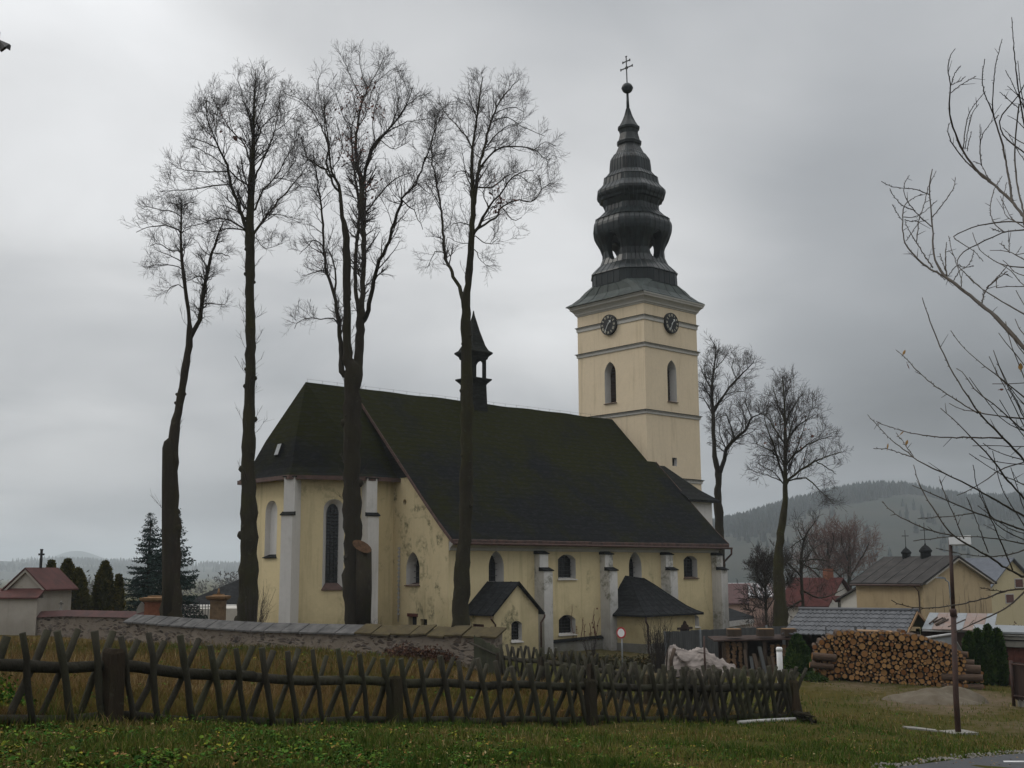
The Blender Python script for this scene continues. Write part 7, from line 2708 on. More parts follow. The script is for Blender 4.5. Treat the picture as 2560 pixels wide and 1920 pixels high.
NTL = [c1(W([(1106, 1250), (1040, 1165), (940, 1070), (840, 985), (760, 880), (720, 790), (685, 690), (675, 600), (683, 500), (668, 400), (685, 310), (710, 280)], 17, 3)),
       c1(W([(940, 1070), (870, 1020), (760, 915), (695, 830), (668, 750), (682, 705)], 10, 3)), c1(W([(685, 490), (710, 420), (742, 378)], 5, 3)), c1(W([(688, 490), (740, 465), (768, 440)], 4, 3)), c1(W([(685, 535), (740, 490), (830, 438)], 5, 3)),
       c1(W([(755, 860), (775, 700), (810, 620), (885, 525)], 6, 3)), c1(W([(765, 860), (800, 670), (845, 600)], 5, 3)), c1(W([(780, 870), (785, 830), (805, 757)], 5, 3)), c1(W([(860, 950), (853, 850), (870, 770), (930, 690)], 7, 3)), c1(W([(853, 830), (853, 715)], 5, 3)), c1(W([(940, 1070), (890, 1010), (860, 950), (810, 930)], 6, 3)),
       c1(W([(1040, 1165), (1030, 1100), (1010, 980), (985, 840), (945, 710), (925, 640), (927, 540), (942, 380), (980, 225)], 13, 4)), c1(W([(925, 650), (880, 540), (865, 450), (880, 340)], 7, 4)), c1(W([(935, 690), (960, 662)], 5, 3)),
       c1(W([(1106, 1220), (1070, 1080), (1052, 900), (1065, 700), (1078, 600)], 11, 7)), c1(W([(1110, 720), (1080, 560), (1060, 400), (1045, 250), (1035, 100)], 10, 4)), c1(W([(1080, 560), (1040, 480), (1000, 405)], 5, 3)), c1(W([(1070, 620), (1010, 570), (965, 530)], 5, 3)), c1(W([(1110, 740), (1060, 690), (1010, 665)], 5, 3)), c1(W([(1110, 830), (1040, 790), (980, 735)], 5, 3)),
       c1(W([(1110, 930), (1060, 850), (1020, 780)], 5, 3)), c1(W([(1080, 540), (1110, 480)], 6, 5)), c1(W([(1110, 640), (1090, 520), (1070, 350)], 6, 3)), c1(W([(1085, 560), (1050, 530), (1010, 495)], 5, 3)),
       c1(W([(1110, 1282), (1000, 1278), (850, 1300), (740, 1340), (702, 1368), (760, 1410), (820, 1450), (870, 1505)], 8, 3)), c1(W([(1110, 1325), (1000, 1335), (850, 1400), (770, 1440), (725, 1490), (735, 1540), (860, 1659)], 8, 4)), c1(W([(990, 1335), (930, 1280), (912, 1200), (930, 1100), (980, 1015)], 6, 3)), c1(W([(1000, 1335), (960, 1330), (920, 1318)], 4, 3)),
       c1(W([(1106, 1310), (1040, 1260), (1000, 1200), (970, 1130)], 6, 3)), c1(W([(1060, 1280), (1000, 1240), (985, 1150), (1008, 1050)], 5, 3)),
       c1(W([(1110, 2010), (960, 1840), (830, 1732), (740, 1659), (650, 1590), (605, 1520), (587, 1470), (577, 1300), (562, 1100), (578, 975)], 22, 5)), c1(W([(650, 1590), (550, 1540), (455, 1450), (416, 1380), (406, 1260), (420, 1180), (470, 1140), (520, 1120)], 11, 3)),
       c1(W([(580, 1540), (520, 1450), (480, 1385), (440, 1320), (420, 1270)], 8, 3)), c1(W([(487, 1390), (500, 1270), (530, 1180), (555, 1080), (600, 985)], 6, 3)), c1(W([(572, 1305), (500, 1240), (430, 1150), (415, 1070), (445, 1010)], 6, 3)), c1(W([(560, 1120), (480, 1092), (350, 1075), (285, 1045)], 6, 3)),
       c1(W([(580, 1250), (650, 1160), (700, 1080), (710, 1020)], 6, 3)), c1(W([(480, 1215), (400, 1180), (350, 1120), (333, 1085)], 5, 3)), c1(W([(406, 1270), (370, 1220), (347, 1178)], 4, 3)), c1(W([(412, 1250), (470, 1250), (530, 1220), (605, 1155)], 5, 3)), c1(W([(425, 1388), (460, 1340), (498, 1282)], 4, 3)), c1(W([(418, 1265), (460, 1275), (500, 1272)], 4, 3)),
       c1(W([(660, 1590), (652, 1500), (660, 1395)], 8, 4)), c1(W([(665, 1585), (640, 1520), (622, 1460)], 5, 3)), c1(W([(668, 1590), (720, 1530), (760, 1540), (815, 1530)], 5, 3)), c1(W([(700, 1620), (735, 1560), (790, 1520), (820, 1440)], 5, 3)), c1(W([(745, 1650), (740, 1590), (690, 1440), (672, 1360)], 5, 3)), c1(W([(600, 1560), (640, 1600), (680, 1620)], 5, 3)),
       c1(W([(1110, 1545), (1010, 1530), (960, 1515), (860, 1450), (810, 1340)], 7, 3)), c1(W([(1110, 1500), (1020, 1450), (910, 1442)], 6, 3)), c1(W([(1025, 1455), (990, 1420), (965, 1403)], 5, 3)), c1(W([(1020, 1450), (1018, 1375)], 5, 3)), c1(W([(1110, 1590), (1050, 1570), (1000, 1510), (985, 1500)], 5, 3)), c1(W([(1110, 1460), (1060, 1470), (1090, 1420)], 4, 3)),
       c1(W([(1110, 1650), (1030, 1560), (960, 1515)], 5, 3)), c1(W([(890, 1659), (960, 1590), (1010, 1530)], 6, 3)), c1(W([(985, 1580), (1015, 1583)], 3, 3)),
       c2(W([(1110, 200), (990, 130), (880, 60), (800, 0), (760, -50)], 8, 4)), c2(W([(860, 140), (885, 60), (945, 0), (1010, -50)], 8, 5)), c2(W([(1110, 40), (1010, 38), (950, 50), (950, -20)], 5, 3)),
       c2(W([(1110, 1040), (980, 900), (860, 780), (760, 640), (680, 500), (600, 330), (545, 180), (520, 102)], 12, 4)), c2(W([(840, 768), (700, 680), (580, 600), (480, 510), (410, 435), (368, 402)], 7, 3)), c2(W([(1110, 800), (950, 780), (830, 760), (740, 742), (676, 711)], 7, 3)), c2(W([(985, 912), (800, 908), (620, 905), (450, 880), (330, 845), (255, 815)], 9, 3)),
       c2(W([(1110, 1262), (1000, 1140), (900, 1010), (800, 905), (720, 820), (625, 738)], 11, 4)), c2(W([(1110, 1362), (1000, 1300), (820, 1200), (640, 1110), (500, 1040), (420, 980), (330, 910), (205, 775)], 11, 3)), c2(W([(470, 1022), (390, 995), (320, 975), (240, 970)], 6, 3)), c2(W([(470, 1020), (425, 955), (370, 880)], 5, 3)),
       c2(W([(1110, 682), (1000, 590), (850, 470), (760, 390), (685, 292)], 8, 3)), c2(W([(1110, 872), (960, 740), (830, 640), (760, 540), (718, 510)], 8, 3)), c2(W([(1110, 1442), (960, 1390), (820, 1335), (640, 1260), (530, 1210), (463, 1183)], 10, 3)), c2(W([(1080, 1700), (990, 1650), (880, 1580), (700, 1470), (600, 1340), (530, 1230), (490, 1130), (470, 1065)], 12, 3)),
       c2(W([(700, 1475), (560, 1440), (400, 1370), (320, 1310), (292, 1275)], 7, 3)), c2(W([(830, 1340), (700, 1360), (495, 1375)], 6, 3)), c2(W([(1110, 1555), (980, 1590), (800, 1585), (600, 1545)], 7, 3)), c2(W([(1110, 1048), (980, 1090), (830, 1190), (720, 1240)], 7, 3)), c2(W([(1110, 800), (1060, 700), (1000, 590), (930, 405)], 7, 3)), c2(W([(1110, 850), (1010, 650), (905, 440)], 6, 3)),
       c2(W([(1110, 595), (1000, 600), (925, 598)], 5, 3)), c2(W([(1110, 575), (1040, 400), (1000, 240)], 6, 3)), c2(W([(1095, 480), (1010, 370), (960, 305)], 5, 3)), c2(W([(1040, 1670), (960, 1480), (840, 1200), (812, 1065)], 8, 3)), c2(W([(900, 1570), (830, 1380), (775, 1250)], 6, 3)), c2(W([(760, 1490), (660, 1260), (620, 1150)], 6, 3)), c2(W([(1110, 1520), (900, 1485), (690, 1480), (470, 1503)], 7, 3)),
       c2(W([(1110, 960), (960, 955), (810, 955)], 5, 3)), c2(W([(1110, 1040), (950, 990), (870, 940)], 5, 3)), c2(W([(1110, 1060), (960, 1050), (850, 1010)], 5, 3)), c2(W([(1110, 1180), (960, 1110), (790, 1000)], 6, 3)), c2(W([(1110, 1420), (980, 1200), (925, 985)], 6, 3)), c2(W([(1110, 1330), (1070, 1200), (1030, 1080)], 5, 3)), c2(W([(1110, 1460), (1000, 1420), (840, 1300)], 6, 3)),
       c2(W([(1110, 1500), (940, 1400), (850, 1200)], 6, 3)), c2(W([(1110, 780), (990, 560), (930, 405)], 5, 3)), c2(W([(1110, 720), (1040, 640), (960, 560)], 5, 3)), c2(W([(1110, 910), (1020, 780), (965, 690)], 5, 3)), c2(W([(1110, 320), (1070, 270), (1055, 225)], 5, 3)), c2(W([(1110, 430), (1060, 370), (1040, 330)], 5, 3)), c2(W([(1110, 150), (1060, 60)], 4, 3)), c2(W([(1110, 870), (980, 800), (790, 560)], 6, 3)),
       c3(W([(2230, 190), (1900, 240), (1600, 345), (1200, 440), (800, 490), (450, 470), (300, 430), (175, 370)], 4, 1.6)), c3(W([(2230, 230), (1950, 480), (1500, 700), (1150, 865)], 4, 2)), c3(W([(1900, 235), (1700, 210), (1540, 180)], 2, 1.4))]
tx, ty = atx(2850, 9.2)
tg = gz(tx, ty)
near = thing('willow_tree', 'near bare tree reaching long thin branches into the picture from the right edge', 'tree', (tx, ty, tg))
mb = MB()
tk = [(tx, ty, tg - .1), (tx - .05, ty, tg + .6), (tx + .05, ty - .05, tg + 1.6), (tx + .05, ty, tg + 3.0), (tx + .15, ty, tg + 4.6), (tx + .3, ty + .1, tg + 6), (tx + .25, ty + .2, tg + 7.6), (tx + .35, ty + .1, tg + 9)]
TQ, TR, _ = smooth_line(tk, [.17, .13, .11, .095, .07, .045, .025, .010], 40)
TQ[1:] += NR.normal(0, .012, (39, 3))
mb.tube([tuple(p) for p in TQ], list(TR), 12, True, True, .06)
part('trunk', mb, M['willow'], near)
f_ = np.linspace(10, 39, 14).astype(int)
nq = np.random.default_rng(78)
B1, BR1 = children(TQ[f_][None], TR[f_][None] * .8, 26, .9, 2.4, nq, .8, .35, 8, 0., .1, .35, .35, .006)
keep_ = np.array([(proj_(b[-1])[0] > 2700 and proj_(b[4])[0] > 2680) for b in B1])
B1, BR1 = B1[keep_], BR1[keep_]
B2, BR2 = children(B1, BR1, 6, .3, .9, nq, .6, .3, 6, .2, .1, .5, .4, .003)
v1, f1 = tubes_arr(B1, BR1, 5)
v2, f2 = tubes_arr(B2, BR2, 4)
keep_ = None
link('outer_branches', arr_mesh('outer_branches', np.vstack([v1, v2]), np.vstack([f1, f2 + len(v1)])), M['willow'], near)
mb = MB()
tips = []
rgn = np.random.default_rng(77)
for pl in NTL:
    pts = [at(x, y, yn(x, y)) for x, y, w in pl]
    rad = [max(w * .5 * yn(x, y) / CF * 1.1, .0026) for x, y, w in pl]
    if pl[0][0] > 2545:                      # carry branches that leave the picture on to the trunk
        d = np.array(pts[0]) - np.array(pts[1])
        e = np.array(pts[0]) + d / np.linalg.norm(d) * .45
        zj = min(max(e[2] - .85, tg + .7), tg + 5)
        j = np.array([tx + (.05 if zj < tg + 4 else .18), ty, zj])
        mid_ = j * .5 + e * .5 + np.array([.05, 0, -.12])
        pts = [j, mid_, e] + pts
        rad = [rad[0] * 2.0, rad[0] * 1.7, rad[0] * 1.35] + rad
    n = max(10, len(pts) * 5)
    Q, QR, QL = smooth_line(pts, rad, n)
    Q[1:-1] += rgn.normal(0, .0018, (n - 2, 3))
    QR = QR * rgn.uniform(.88, 1.14, n)
    mb.tube([tuple(p) for p in Q], list(QR), 6, True, True, .03)
    tips.append((Q, QR))
part('branches', mb, M['willow'], near)
mb = MB()
for Q, QR in tips:                           # buds and short side twigs
    for k in range(2, len(Q) - 1, 1):
        if rgn.random() < .8:
            d = Q[k + 1] - Q[k]
            d /= np.linalg.norm(d)
            s = rgn.normal(0, 1, 3)
            s -= d * (s @ d)
            s /= np.linalg.norm(s)
            b = Q[k] + s * QR[k] * .7
            ln_ = rgn.uniform(.010, .018) if rgn.random() < .88 else rgn.uniform(.03, .13)
            mb.tube([b, b + (d * .8 + s * .6) * ln_], [.0028, .0014], 4)
part('twig_buds', mb, M['willow'], near)


def leaf(px, py, L, Wd, ang, mm_, curl=.3):
    c = at(px, py, yn(px, py))
    ex = np.array([math.cos(ang), .15, math.sin(ang)])
    ex /= np.linalg.norm(ex)
    ey = np.array([-math.sin(ang), .5, math.cos(ang)])
    ey -= ex * (ex @ ey)
    ey /= np.linalg.norm(ey)
    ez = np.cross(ex, ey)
    mb = MB()
    n = 9
    mid, up_, dn = [], [], []
    for i in range(n):
        t = i / (n - 1)
        w = Wd * math.sin(math.pi * min(1, t * 1.02)) ** .8 * (1 - .25 * t)
        m_ = c + ex * L * t + ez * (curl * L * math.sin(t * 2.5) * .25)
        mid.append(m_)
        up_.append(m_ + ey * w - ez * w * .5)
        dn.append(m_ - ey * w - ez * w * .35)
    mb.loft([up_, mid, dn], False, False, True, False)
    mb.tube([c, c - ex * .012], .0015, 4)
    part('dry_leaf', mb, mm_, near)


for (x, y, l_, w_, a_, mm_) in ((408, 432, .048, .011, R(60), 'leaf_ochre'), (432, 480, .05, .006, R(-70), 'dead_leaf'), (425, 952, .045, .011, R(65), 'leaf_ochre'), (390, 893, .05, .005, R(40), 'leaf_ochre'), (318, 975, .048, .007, R(75), 'leaf_ochre'),
                                (835, 760, .03, .012, R(0), 'leaf_ochre'), (965, 632, .03, .010, R(10), 'dead_leaf'), (1085, 520, .05, .016, R(80), 'leaf_ochre')):
    leaf(2080 + x / 2.304, 700 + y / 2.304, l_, w_, a_, M[mm_])
# single twig with a dark curled leaf at the upper left edge
q = at(-2, 95, 6.5)
mb = MB()
mb.tube([at(-90, 420, 6.6), at(-40, 250, 6.5), at(-6, 130, 6.5), at(0, 80, 6.5)], [.008, .006, .004, .002], 6)
gx_, gy_ = atx(-500, 6.9)
mb.tube([(gx_, gy_, gz(gx_, gy_) - .1), (gx_, gy_, 2.5), at(-260, 700, 6.8), at(-90, 420, 6.6)], [.04, .03, .018, .009], 8)
ot = solo('sapling', mb, M['willow'], 'bare sapling twig at the upper left edge carrying one dark leaf', 'sapling', (gx_, gy_, gz(gx_, gy_)))
mb = MB()
a, b, c_, d_ = at(-4, 98, 6.5), at(24, 110, 6.5), at(22, 123, 6.5), at(0, 127, 6.5)
e_ = at(12, 117, 6.46)
dv = np.array([0, .02, 0])
mb.loft([[a, b, c_, e_, d_], [a + dv, b + dv, c_ + dv, e_ + dv, d_ + dv]])
part('curled_leaf', mb, M['iron'], ot)
# ------------------------------------------------------------------ conifers and hedges
def quads(centers, e1, e2):
    n = len(centers)
    V = np.stack([centers - e1 * .0, centers + e1 * .5 + e2, centers + e1, centers + e1 * .5 - e2], 1).reshape(-1, 3)
    F = np.arange(n * 4).reshape(n, 4)
    return V, F


def fir(label, px, Y, top_py, w, seed, group=None):
    rng = np.random.default_rng(seed)
    x, y = atx(px, Y)
    g = gz(x, y)
    zt_ = at(px, top_py, Y)[2]
    Hh_ = zt_ - g
    t = thing('fir_tree', label, 'fir tree', (x, y, g), group)
    mb = MB()
    mb.tube([(x, y, g - .1), (x, y, g + Hh_ * .5), (x, y, zt_)], [.17, .10, .015], 8)
    part('trunk', mb, M['bark'], t)
    C, E1, E2, T = [], [], [], []
    nb_ = int(Hh_ * 44)
    for i in range(nb_):
        f = rng.random() ** .8
        z = g + .25 + (Hh_ - .25) * f
        L = w * (1 - f) ** .85 * rng.uniform(.72, 1.12) + .08
        az = rng.uniform(0, 6.28)
        d = np.array([math.cos(az), math.sin(az), 0])
        m = max(5, int(L * 26))
        s = np.linspace(.08, 1, m)
        dz_ = -.20 * s * L + .30 * s ** 2.2 * L * (.3 + .7 * f) + (1 if f > .9 else 0) * .3 * s * L
        pos = np.array([x, y, z]) + d[None] * (s * L)[:, None] + np.stack([0 * s, 0 * s, dz_], 1)
        for rep in range(3):
            q = pos + rng.normal(0, .035, pos.shape)
            sd = np.array([-d[1], d[0], 0]) * rng.uniform(-1, 1, (m, 1)) * .8 + d * rng.uniform(.3, .9, (m, 1)) + np.array([0, 0, 1]) * rng.uniform(-.7, .15, (m, 1))
            sd /= np.linalg.norm(sd, axis=1, keepdims=True)
            ln_ = rng.uniform(.10, .24, (m, 1)) * (.5 + .5 * (1 - f))
            pp_ = np.cross(sd, rng.normal(size=(m, 3)))
            pp_ /= np.linalg.norm(pp_, axis=1, keepdims=True)
            C.append(q)
            E1.append(sd * ln_)
            E2.append(pp_ * ln_ * .2)
            T.append(np.clip(rng.normal(.35, .2, m) + .35 * s - .1, 0, 1))
    V, F_ = quads(np.vstack(C), np.vstack(E1), np.vstack(E2))
    me = arr_mesh('crown', V, F_, np.repeat(np.concatenate(T), 4))
    link('crown', me, M['fir'], t)


fir('dark blue-green fir, the left of the pair beside the leaning tree', 371, 62, 1284, 1.75, 71)
fir('dark blue-green fir half hidden behind the leaning tree trunk', 428, 60, 1262, 1.95, 72)


def thuja(label, px, Y, top_py, w, seed, m='thuja', n=5200, point=1.0, name='thuja', cat='thuja', h0=None, group=None):
    rng = np.random.default_rng(seed)
    x, y = atx(px, Y)
    g = gz(x, y)
    zt_ = at(px, top_py, Y)[2]
    Hh_ = zt_ - g
    t = thing(name, label, cat, (x, y, g), group)
    mb = MB()
    mb.tube([(x, y, g - .1), (x, y, g + Hh_ * .6)], [.06, .02], 6)
    part('trunk', mb, M['bark'], t)
    nc = int(70 + 60 * w)                     # sprays grow in tufts, so the outline is ragged
    fc, ac = rng.random(nc) ** .85, rng.uniform(0, 6.28, nc)
    kc = rng.uniform(.78, 1.14, nc)
    idx = rng.integers(0, nc, n)
    f = np.clip(fc[idx] + rng.normal(0, .055, n), 0, 1)
    az = ac[idx] + rng.normal(0, .30, n)
    env_ = w * (np.sin(np.pi * np.clip(.16 + .84 * f, 0, 1)) ** .75 * .62 + .38 * (1 - f) ** point)
    rad = env_ * kc[idx] * (.50 + .50 * rng.random(n) ** .4)
    C = np.stack([x + np.cos(az) * rad, y + np.sin(az) * rad, g + Hh_ * f * .97], 1)
    out = np.stack([np.cos(az), np.sin(az), 0 * az], 1)
    d = out * rng.uniform(.2, .8, (n, 1)) + np.array([0, 0, 1]) * rng.uniform(.5, 1.1, (n, 1)) + rng.normal(0, .25, (n, 3))
    d /= np.linalg.norm(d, axis=1, keepdims=True)
    ln_ = rng.uniform(.10, .24, (n, 1)) * (Hh_ / 2.2) ** .4
    pp_ = np.cross(d, out + rng.normal(0, .5, (n, 3)))
    pp_ /= np.linalg.norm(pp_, axis=1, keepdims=True) + 1e-6
    V, F_ = quads(C, d * ln_, pp_ * ln_ * .30)
    T = np.clip(.30 + .55 * rng.random(nc)[idx] + rng.normal(0, .14, n), 0, 1)
    me = arr_mesh('crown', V, F_, np.repeat(T, 4))
    link('crown', me, M[m], t)
    return t


thuja('brownish green thuja just right of the small red-roofed building', 127, 60, 1405, .50, 81)
thuja('broad green thuja with a pointed top between the small red-roofed building and the open view', 168, 58, 1402, .80, 82, n=8200)
thuja('low bushy thuja leaning on the broad one', 196, 57.5, 1424, .72, 83, n=6500)
thuja('dense thuja with a pointed top standing alone left of the firs', 262, 59, 1407, .62, 84, n=7500)
thuja('small narrow thuja at the right foot of the solitary one', 298, 59, 1440, .32, 85, n=3200)
thuja('round dark green thuja bush under the eave of the tile roofed shed', 1986, 43, 1592, .48, 86, 'thuja_dark', n=5200)
for i, (px, tp) in enumerate(((2411, 1586), (2434, 1579), (2458, 1569), (2482, 1578))):
    thuja(('first', 'second', 'third, tallest', 'fourth')[i] + ' slim dark green thuja from the lamp post in the row before the garage', px, 39.2, tp, .19, 90 + i, 'thuja_dark', n=3600, point=.8, group='thujas before the garage')


def leafy(label, name, cat, spots, m, seed, n, size, kind=None, group=None):
    """low leafy growth: spots (px, Y, radius, height)"""
    rng = np.random.default_rng(seed)
    Cs, T = [], []
    for px, Y, r, h in spots:
        x, y = atx(px, Y)
        k = int(n * r)
        a, q = rng.uniform(0, 6.28, k), r * rng.random(k) ** .5
        xx, yy = x + np.cos(a) * q, y + np.sin(a) * q * .55
        zz = gz_arr(xx, yy) + h * rng.random(k) ** .7 * (1 - .6 * (q / r) ** 2)
        Cs.append(np.stack([xx, yy, zz], 1))
        T.append(np.clip(rng.normal(.5, .25, k), 0, 1))
    C = np.vstack(Cs)
    k = len(C)
    d = rng.normal(0, 1, (k, 3)) + np.array([0, 0, .4])
    d /= np.linalg.norm(d, axis=1, keepdims=True)
    pp_ = np.cross(d, rng.normal(size=(k, 3)))
    pp_ /= np.linalg.norm(pp_, axis=1, keepdims=True)
    s = size * rng.uniform(.6, 1.3, (k, 1))
    V, F_ = quads(C, d * s, pp_ * s * .38)
    o_ = C.mean(0)
    o_[2] = gz(o_[0], o_[1])
    me = arr_mesh(name, V - o_, F_, np.repeat(np.concatenate(T), 4))
    return props(link(name, me, M[m], None, tuple(o_)), label, cat, group, kind)


leafy('low red-brown bushes growing along the foot of the stone wall at its right end', 'low_shrubs', 'shrub', [(1000 + 18 * i, 39.2, .55, .42 + .15 * math.sin(i * 1.7)) for i in range(10)], 'red_shrub', 101, 420, .09)
leafy('reddish bare hedge before the yellow house at the right edge', 'hedge', 'hedge', [(2440 + 24 * i, 62, 1.4, 1.5 + .3 * math.sin(i * 2.1)) for i in range(8)], 'red_shrub', 102, 900, .10)
leafy('dark ivy mound at the foot of the ochre gable', 'ivy_bush', 'bush', [(2310, 76, .8, 1.4), (2400, 74, 1.0, 1.2), (2425, 74, .8, 1.5)], 'ivy', 103, 900, .14)
leafy('bright green clump with yellow flowers by the left end of the lattice fence', 'green_bush', 'bush', [(5, 15.6, .55, .62), (-40, 15.2, .6, .6)], 'weeds', 104, 1600, .05)
leafy('low dark green tuft at the left foot of the big woodpile', 'low_bush', 'bush', [(2018, 37.2, .4, .3), (2030, 37.0, .35, .22)], 'ivy', 105, 1500, .06)


leafy('dark weeds and dead stalks along the church foot behind the traffic sign', 'foot_weeds', 'weeds', [(1400 + 22 * i, 53 - .1 * i, 1.0, .45 + .2 * math.sin(i * 2.3)) for i in range(14)], 'dark_weed', 106, 900, .09, kind='stuff')


# ------------------------------------------------------------------ grass and weeds
def blades(name, n, m, seed, sel, y0, y1, az0, az1, hfun, wfun, tintfun, dens=None):
    rng = np.random.default_rng(seed)
    u = rng.random(n)
    Yd = 1 / (u * (1 / y0 - 1 / y1) + 1 / y1)
    az = rng.uniform(az0, az1, n)
    x, y = Yd * np.tan(az), Yd
    ok = sel(x, y)
    x, y, Yd = x[ok], y[ok], Yd[ok]
    if dens is not None:
        ok = rng.random(len(x)) < dens(x, y)
        x, y, Yd = x[ok], y[ok], Yd[ok]
    n = len(x)
    z = gz_arr(x, y)
    h = hfun(x, y, rng)
    w = wfun(Yd, rng)
    a = rng.uniform(0, 6.28, n)
    lean = rng.uniform(.1, .9, n) * h
    b = rng.uniform(0, 6.28, n)
    cx, cy = np.cos(a) * w, np.sin(a) * w
    lx, ly = np.cos(b) * lean, np.sin(b) * lean
    V = np.empty((n, 5, 3))
    V[:, 0] = np.stack([x - cx, y - cy, z - .01], 1)
    V[:, 1] = np.stack([x + cx, y + cy, z - .01], 1)
    V[:, 2] = np.stack([x + cx * .75 + lx * .35, y + cy * .75 + ly * .35, z + h * .6], 1)
    V[:, 3] = np.stack([x - cx * .75 + lx * .35, y - cy * .75 + ly * .35, z + h * .6], 1)
    V[:, 4] = np.stack([x + lx, y + ly, z + h], 1)
    i = np.arange(n)[:, None] * 5
    F3 = np.concatenate([i + np.array([[0, 1, 2]]), i + np.array([[0, 2, 3]]), i + np.array([[3, 2, 4]])])
    me = arr_mesh(name, V.reshape(-1, 3), F3, np.repeat(np.clip(tintfun(x, y, rng), 0, 1), 5))
    o = link(name, me, M[m])
    return props(o, kind='stuff')


def patch(x, y, s, ph):
    return (np.sin(x * s + 1.3 * np.sin(y * s * .8 + ph)) + np.sin(y * s * 1.2 + 1.1 * np.sin(x * s * .7 + ph * 2))) * .25 + .5


lawn = lambda x, y: (~meadow_mask(x, y)) & (y < 40)


def road_free(x, y):
    ex, ey = np.array([q[0] for q in pe]), np.array([q[1] for q in pe])
    return ~((x > ex[0]) & (y < np.interp(x, ex, ey) + .03))


def bare_at(x, y):
    b = np.zeros_like(x)
    for px, Y_, r, k in ((2130, 36.5, 2.6, 1), (2300, 32.5, 3, 1), (2400, 34.5, 3.5, 1), (2250, 31, 2, .6), (2480, 27, 2.2, .75), (2560, 28, 3, .95), (2330, 27, 1.2, .5), (2060, 33, 1.6, .6), (1150, 11, .8, .4), (840, 11.5, 1.0, .5), (1500, 15, 1.2, .3)):
        cx, cy = atx(px, Y_)
        b = np.maximum(b, k * np.exp(-((x - cx) ** 2 + (y - cy) ** 2) / r ** 2))
    return b


blades('grass', 330000, 'blades', 201, lambda x, y: lawn(x, y) & road_free(x, y), 8.5, 39, -.50, .52,
       lambda x, y, r: r.uniform(.03, .085, len(x)) * (.55 + .7 * patch(x, y, 1.9, 1) + .9 * (patch(x, y, 6.3, 4) > .66)),
       lambda Y_, r: r.uniform(.0022, .0048, len(Y_)) * (Y_ / 10) ** .8,
       lambda x, y, r: .55 * (patch(x, y, .8, 3) ** 1.2) + .10 + .16 * (patch(x, y, 3.7, 6) > .6) + r.normal(0, .17, len(x)) - .06 + .08 * (y > 27) + .55 * (r.random(len(x)) < .10),
       lambda x, y: (1 - .80 * bare_at(x, y)) * (.22 + .78 * (patch(x, y, 2.7, 5) > .40)))
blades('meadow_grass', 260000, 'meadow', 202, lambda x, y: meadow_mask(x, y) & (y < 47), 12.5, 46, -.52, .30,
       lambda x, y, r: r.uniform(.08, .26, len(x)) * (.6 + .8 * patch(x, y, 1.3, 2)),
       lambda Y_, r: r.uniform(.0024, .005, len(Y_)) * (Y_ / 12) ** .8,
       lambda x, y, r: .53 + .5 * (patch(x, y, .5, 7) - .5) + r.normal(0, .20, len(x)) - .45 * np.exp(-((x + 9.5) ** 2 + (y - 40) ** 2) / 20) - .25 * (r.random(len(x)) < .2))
# seedy tufts against the fence foot
blades('fence_weeds', 52000, 'blades', 203, lambda x, y: (np.abs(y - np.interp(x, _fl[:, 0], _fl[:, 1])) < .45) & (x < 6.3), 12, 27, -.45, .26,
       lambda x, y, r: r.uniform(.06, .30, len(x)) * (.4 + .9 * patch(x, y, 3.1, 2)), lambda Y_, r: r.uniform(.0025, .005, len(Y_)), lambda x, y, r: .3 + r.normal(0, .25, len(x)))


def weeds(name, seed, n_cl, sel, y0, y1, az0, az1, size, cl_r, cl_h, lv):
    rng = np.random.default_rng(seed)
    u = rng.random(n_cl)
    Yd = 1 / (u * (1 / y0 - 1 / y1) + 1 / y1)
    az = rng.uniform(az0, az1, n_cl)
    x, y = Yd * np.tan(az), Yd
    ok = sel(x, y, rng)
    x, y = x[ok], y[ok]
    m_ = len(x)
    tint0 = np.clip(rng.normal(.45, .22, m_), 0, 1)
    idx = np.repeat(np.arange(m_), lv)
    k = len(idx)
    a = rng.uniform(0, 6.28, k)
    rr = cl_r * rng.random(k) ** .6 * rng.uniform(.6, 1.3, m_)[idx]
    lx, ly = x[idx] + np.cos(a) * rr, y[idx] + np.sin(a) * rr
    hz_ = (cl_h * rng.uniform(.4, 1.2, m_))[idx] * rng.random(k)
    lz = gz_arr(lx, ly) + .015 + hz_
    d = np.stack([np.cos(a), np.sin(a), rng.uniform(-.25, .75, k)], 1) + rng.normal(0, .35, (k, 3))
    d /= np.linalg.norm(d, axis=1, keepdims=True)
    s = np.cross(d, np.array([0, 0, 1.]))
    s /= np.linalg.norm(s, axis=1, keepdims=True) + 1e-6
    up_ = np.cross(s, d)
    L = (size * rng.uniform(.5, 1.35, k))[:, None]
    w = L * rng.uniform(.25, .42, (k, 1))
    c = np.stack([lx, ly, lz], 1)
    V = np.empty((k, 6, 3))
    V[:, 0] = c
    V[:, 1] = c + d * L * .35 + s * w + up_ * w * .35
    V[:, 2] = c + d * L * .75 + s * w * .75 + up_ * w * .1 - np.array([0, 0, 1]) * L * .05
    V[:, 3] = c + d * L - np.array([0, 0, 1]) * L * .15
    V[:, 4] = c + d * L * .75 - s * w * .75 + up_ * w * .1 - np.array([0, 0, 1]) * L * .05
    V[:, 5] = c + d * L * .35 - s * w + up_ * w * .35
    mid = c + d * L * .5 - up_ * w * .1
    i = np.arange(k)[:, None] * 6
    F_ = np.concatenate([i + np.array([[0, 1, 2, 3]]), i + np.array([[0, 3, 4, 5]])])
    me = arr_mesh(name, V.reshape(-1, 3), F_, np.repeat(np.clip(tint0[idx] + rng.normal(0, .14, k) + .5 * (rng.random(k) < .03), 0, 1), 6))
    return props(link(name, me, M['weeds']), kind='stuff')


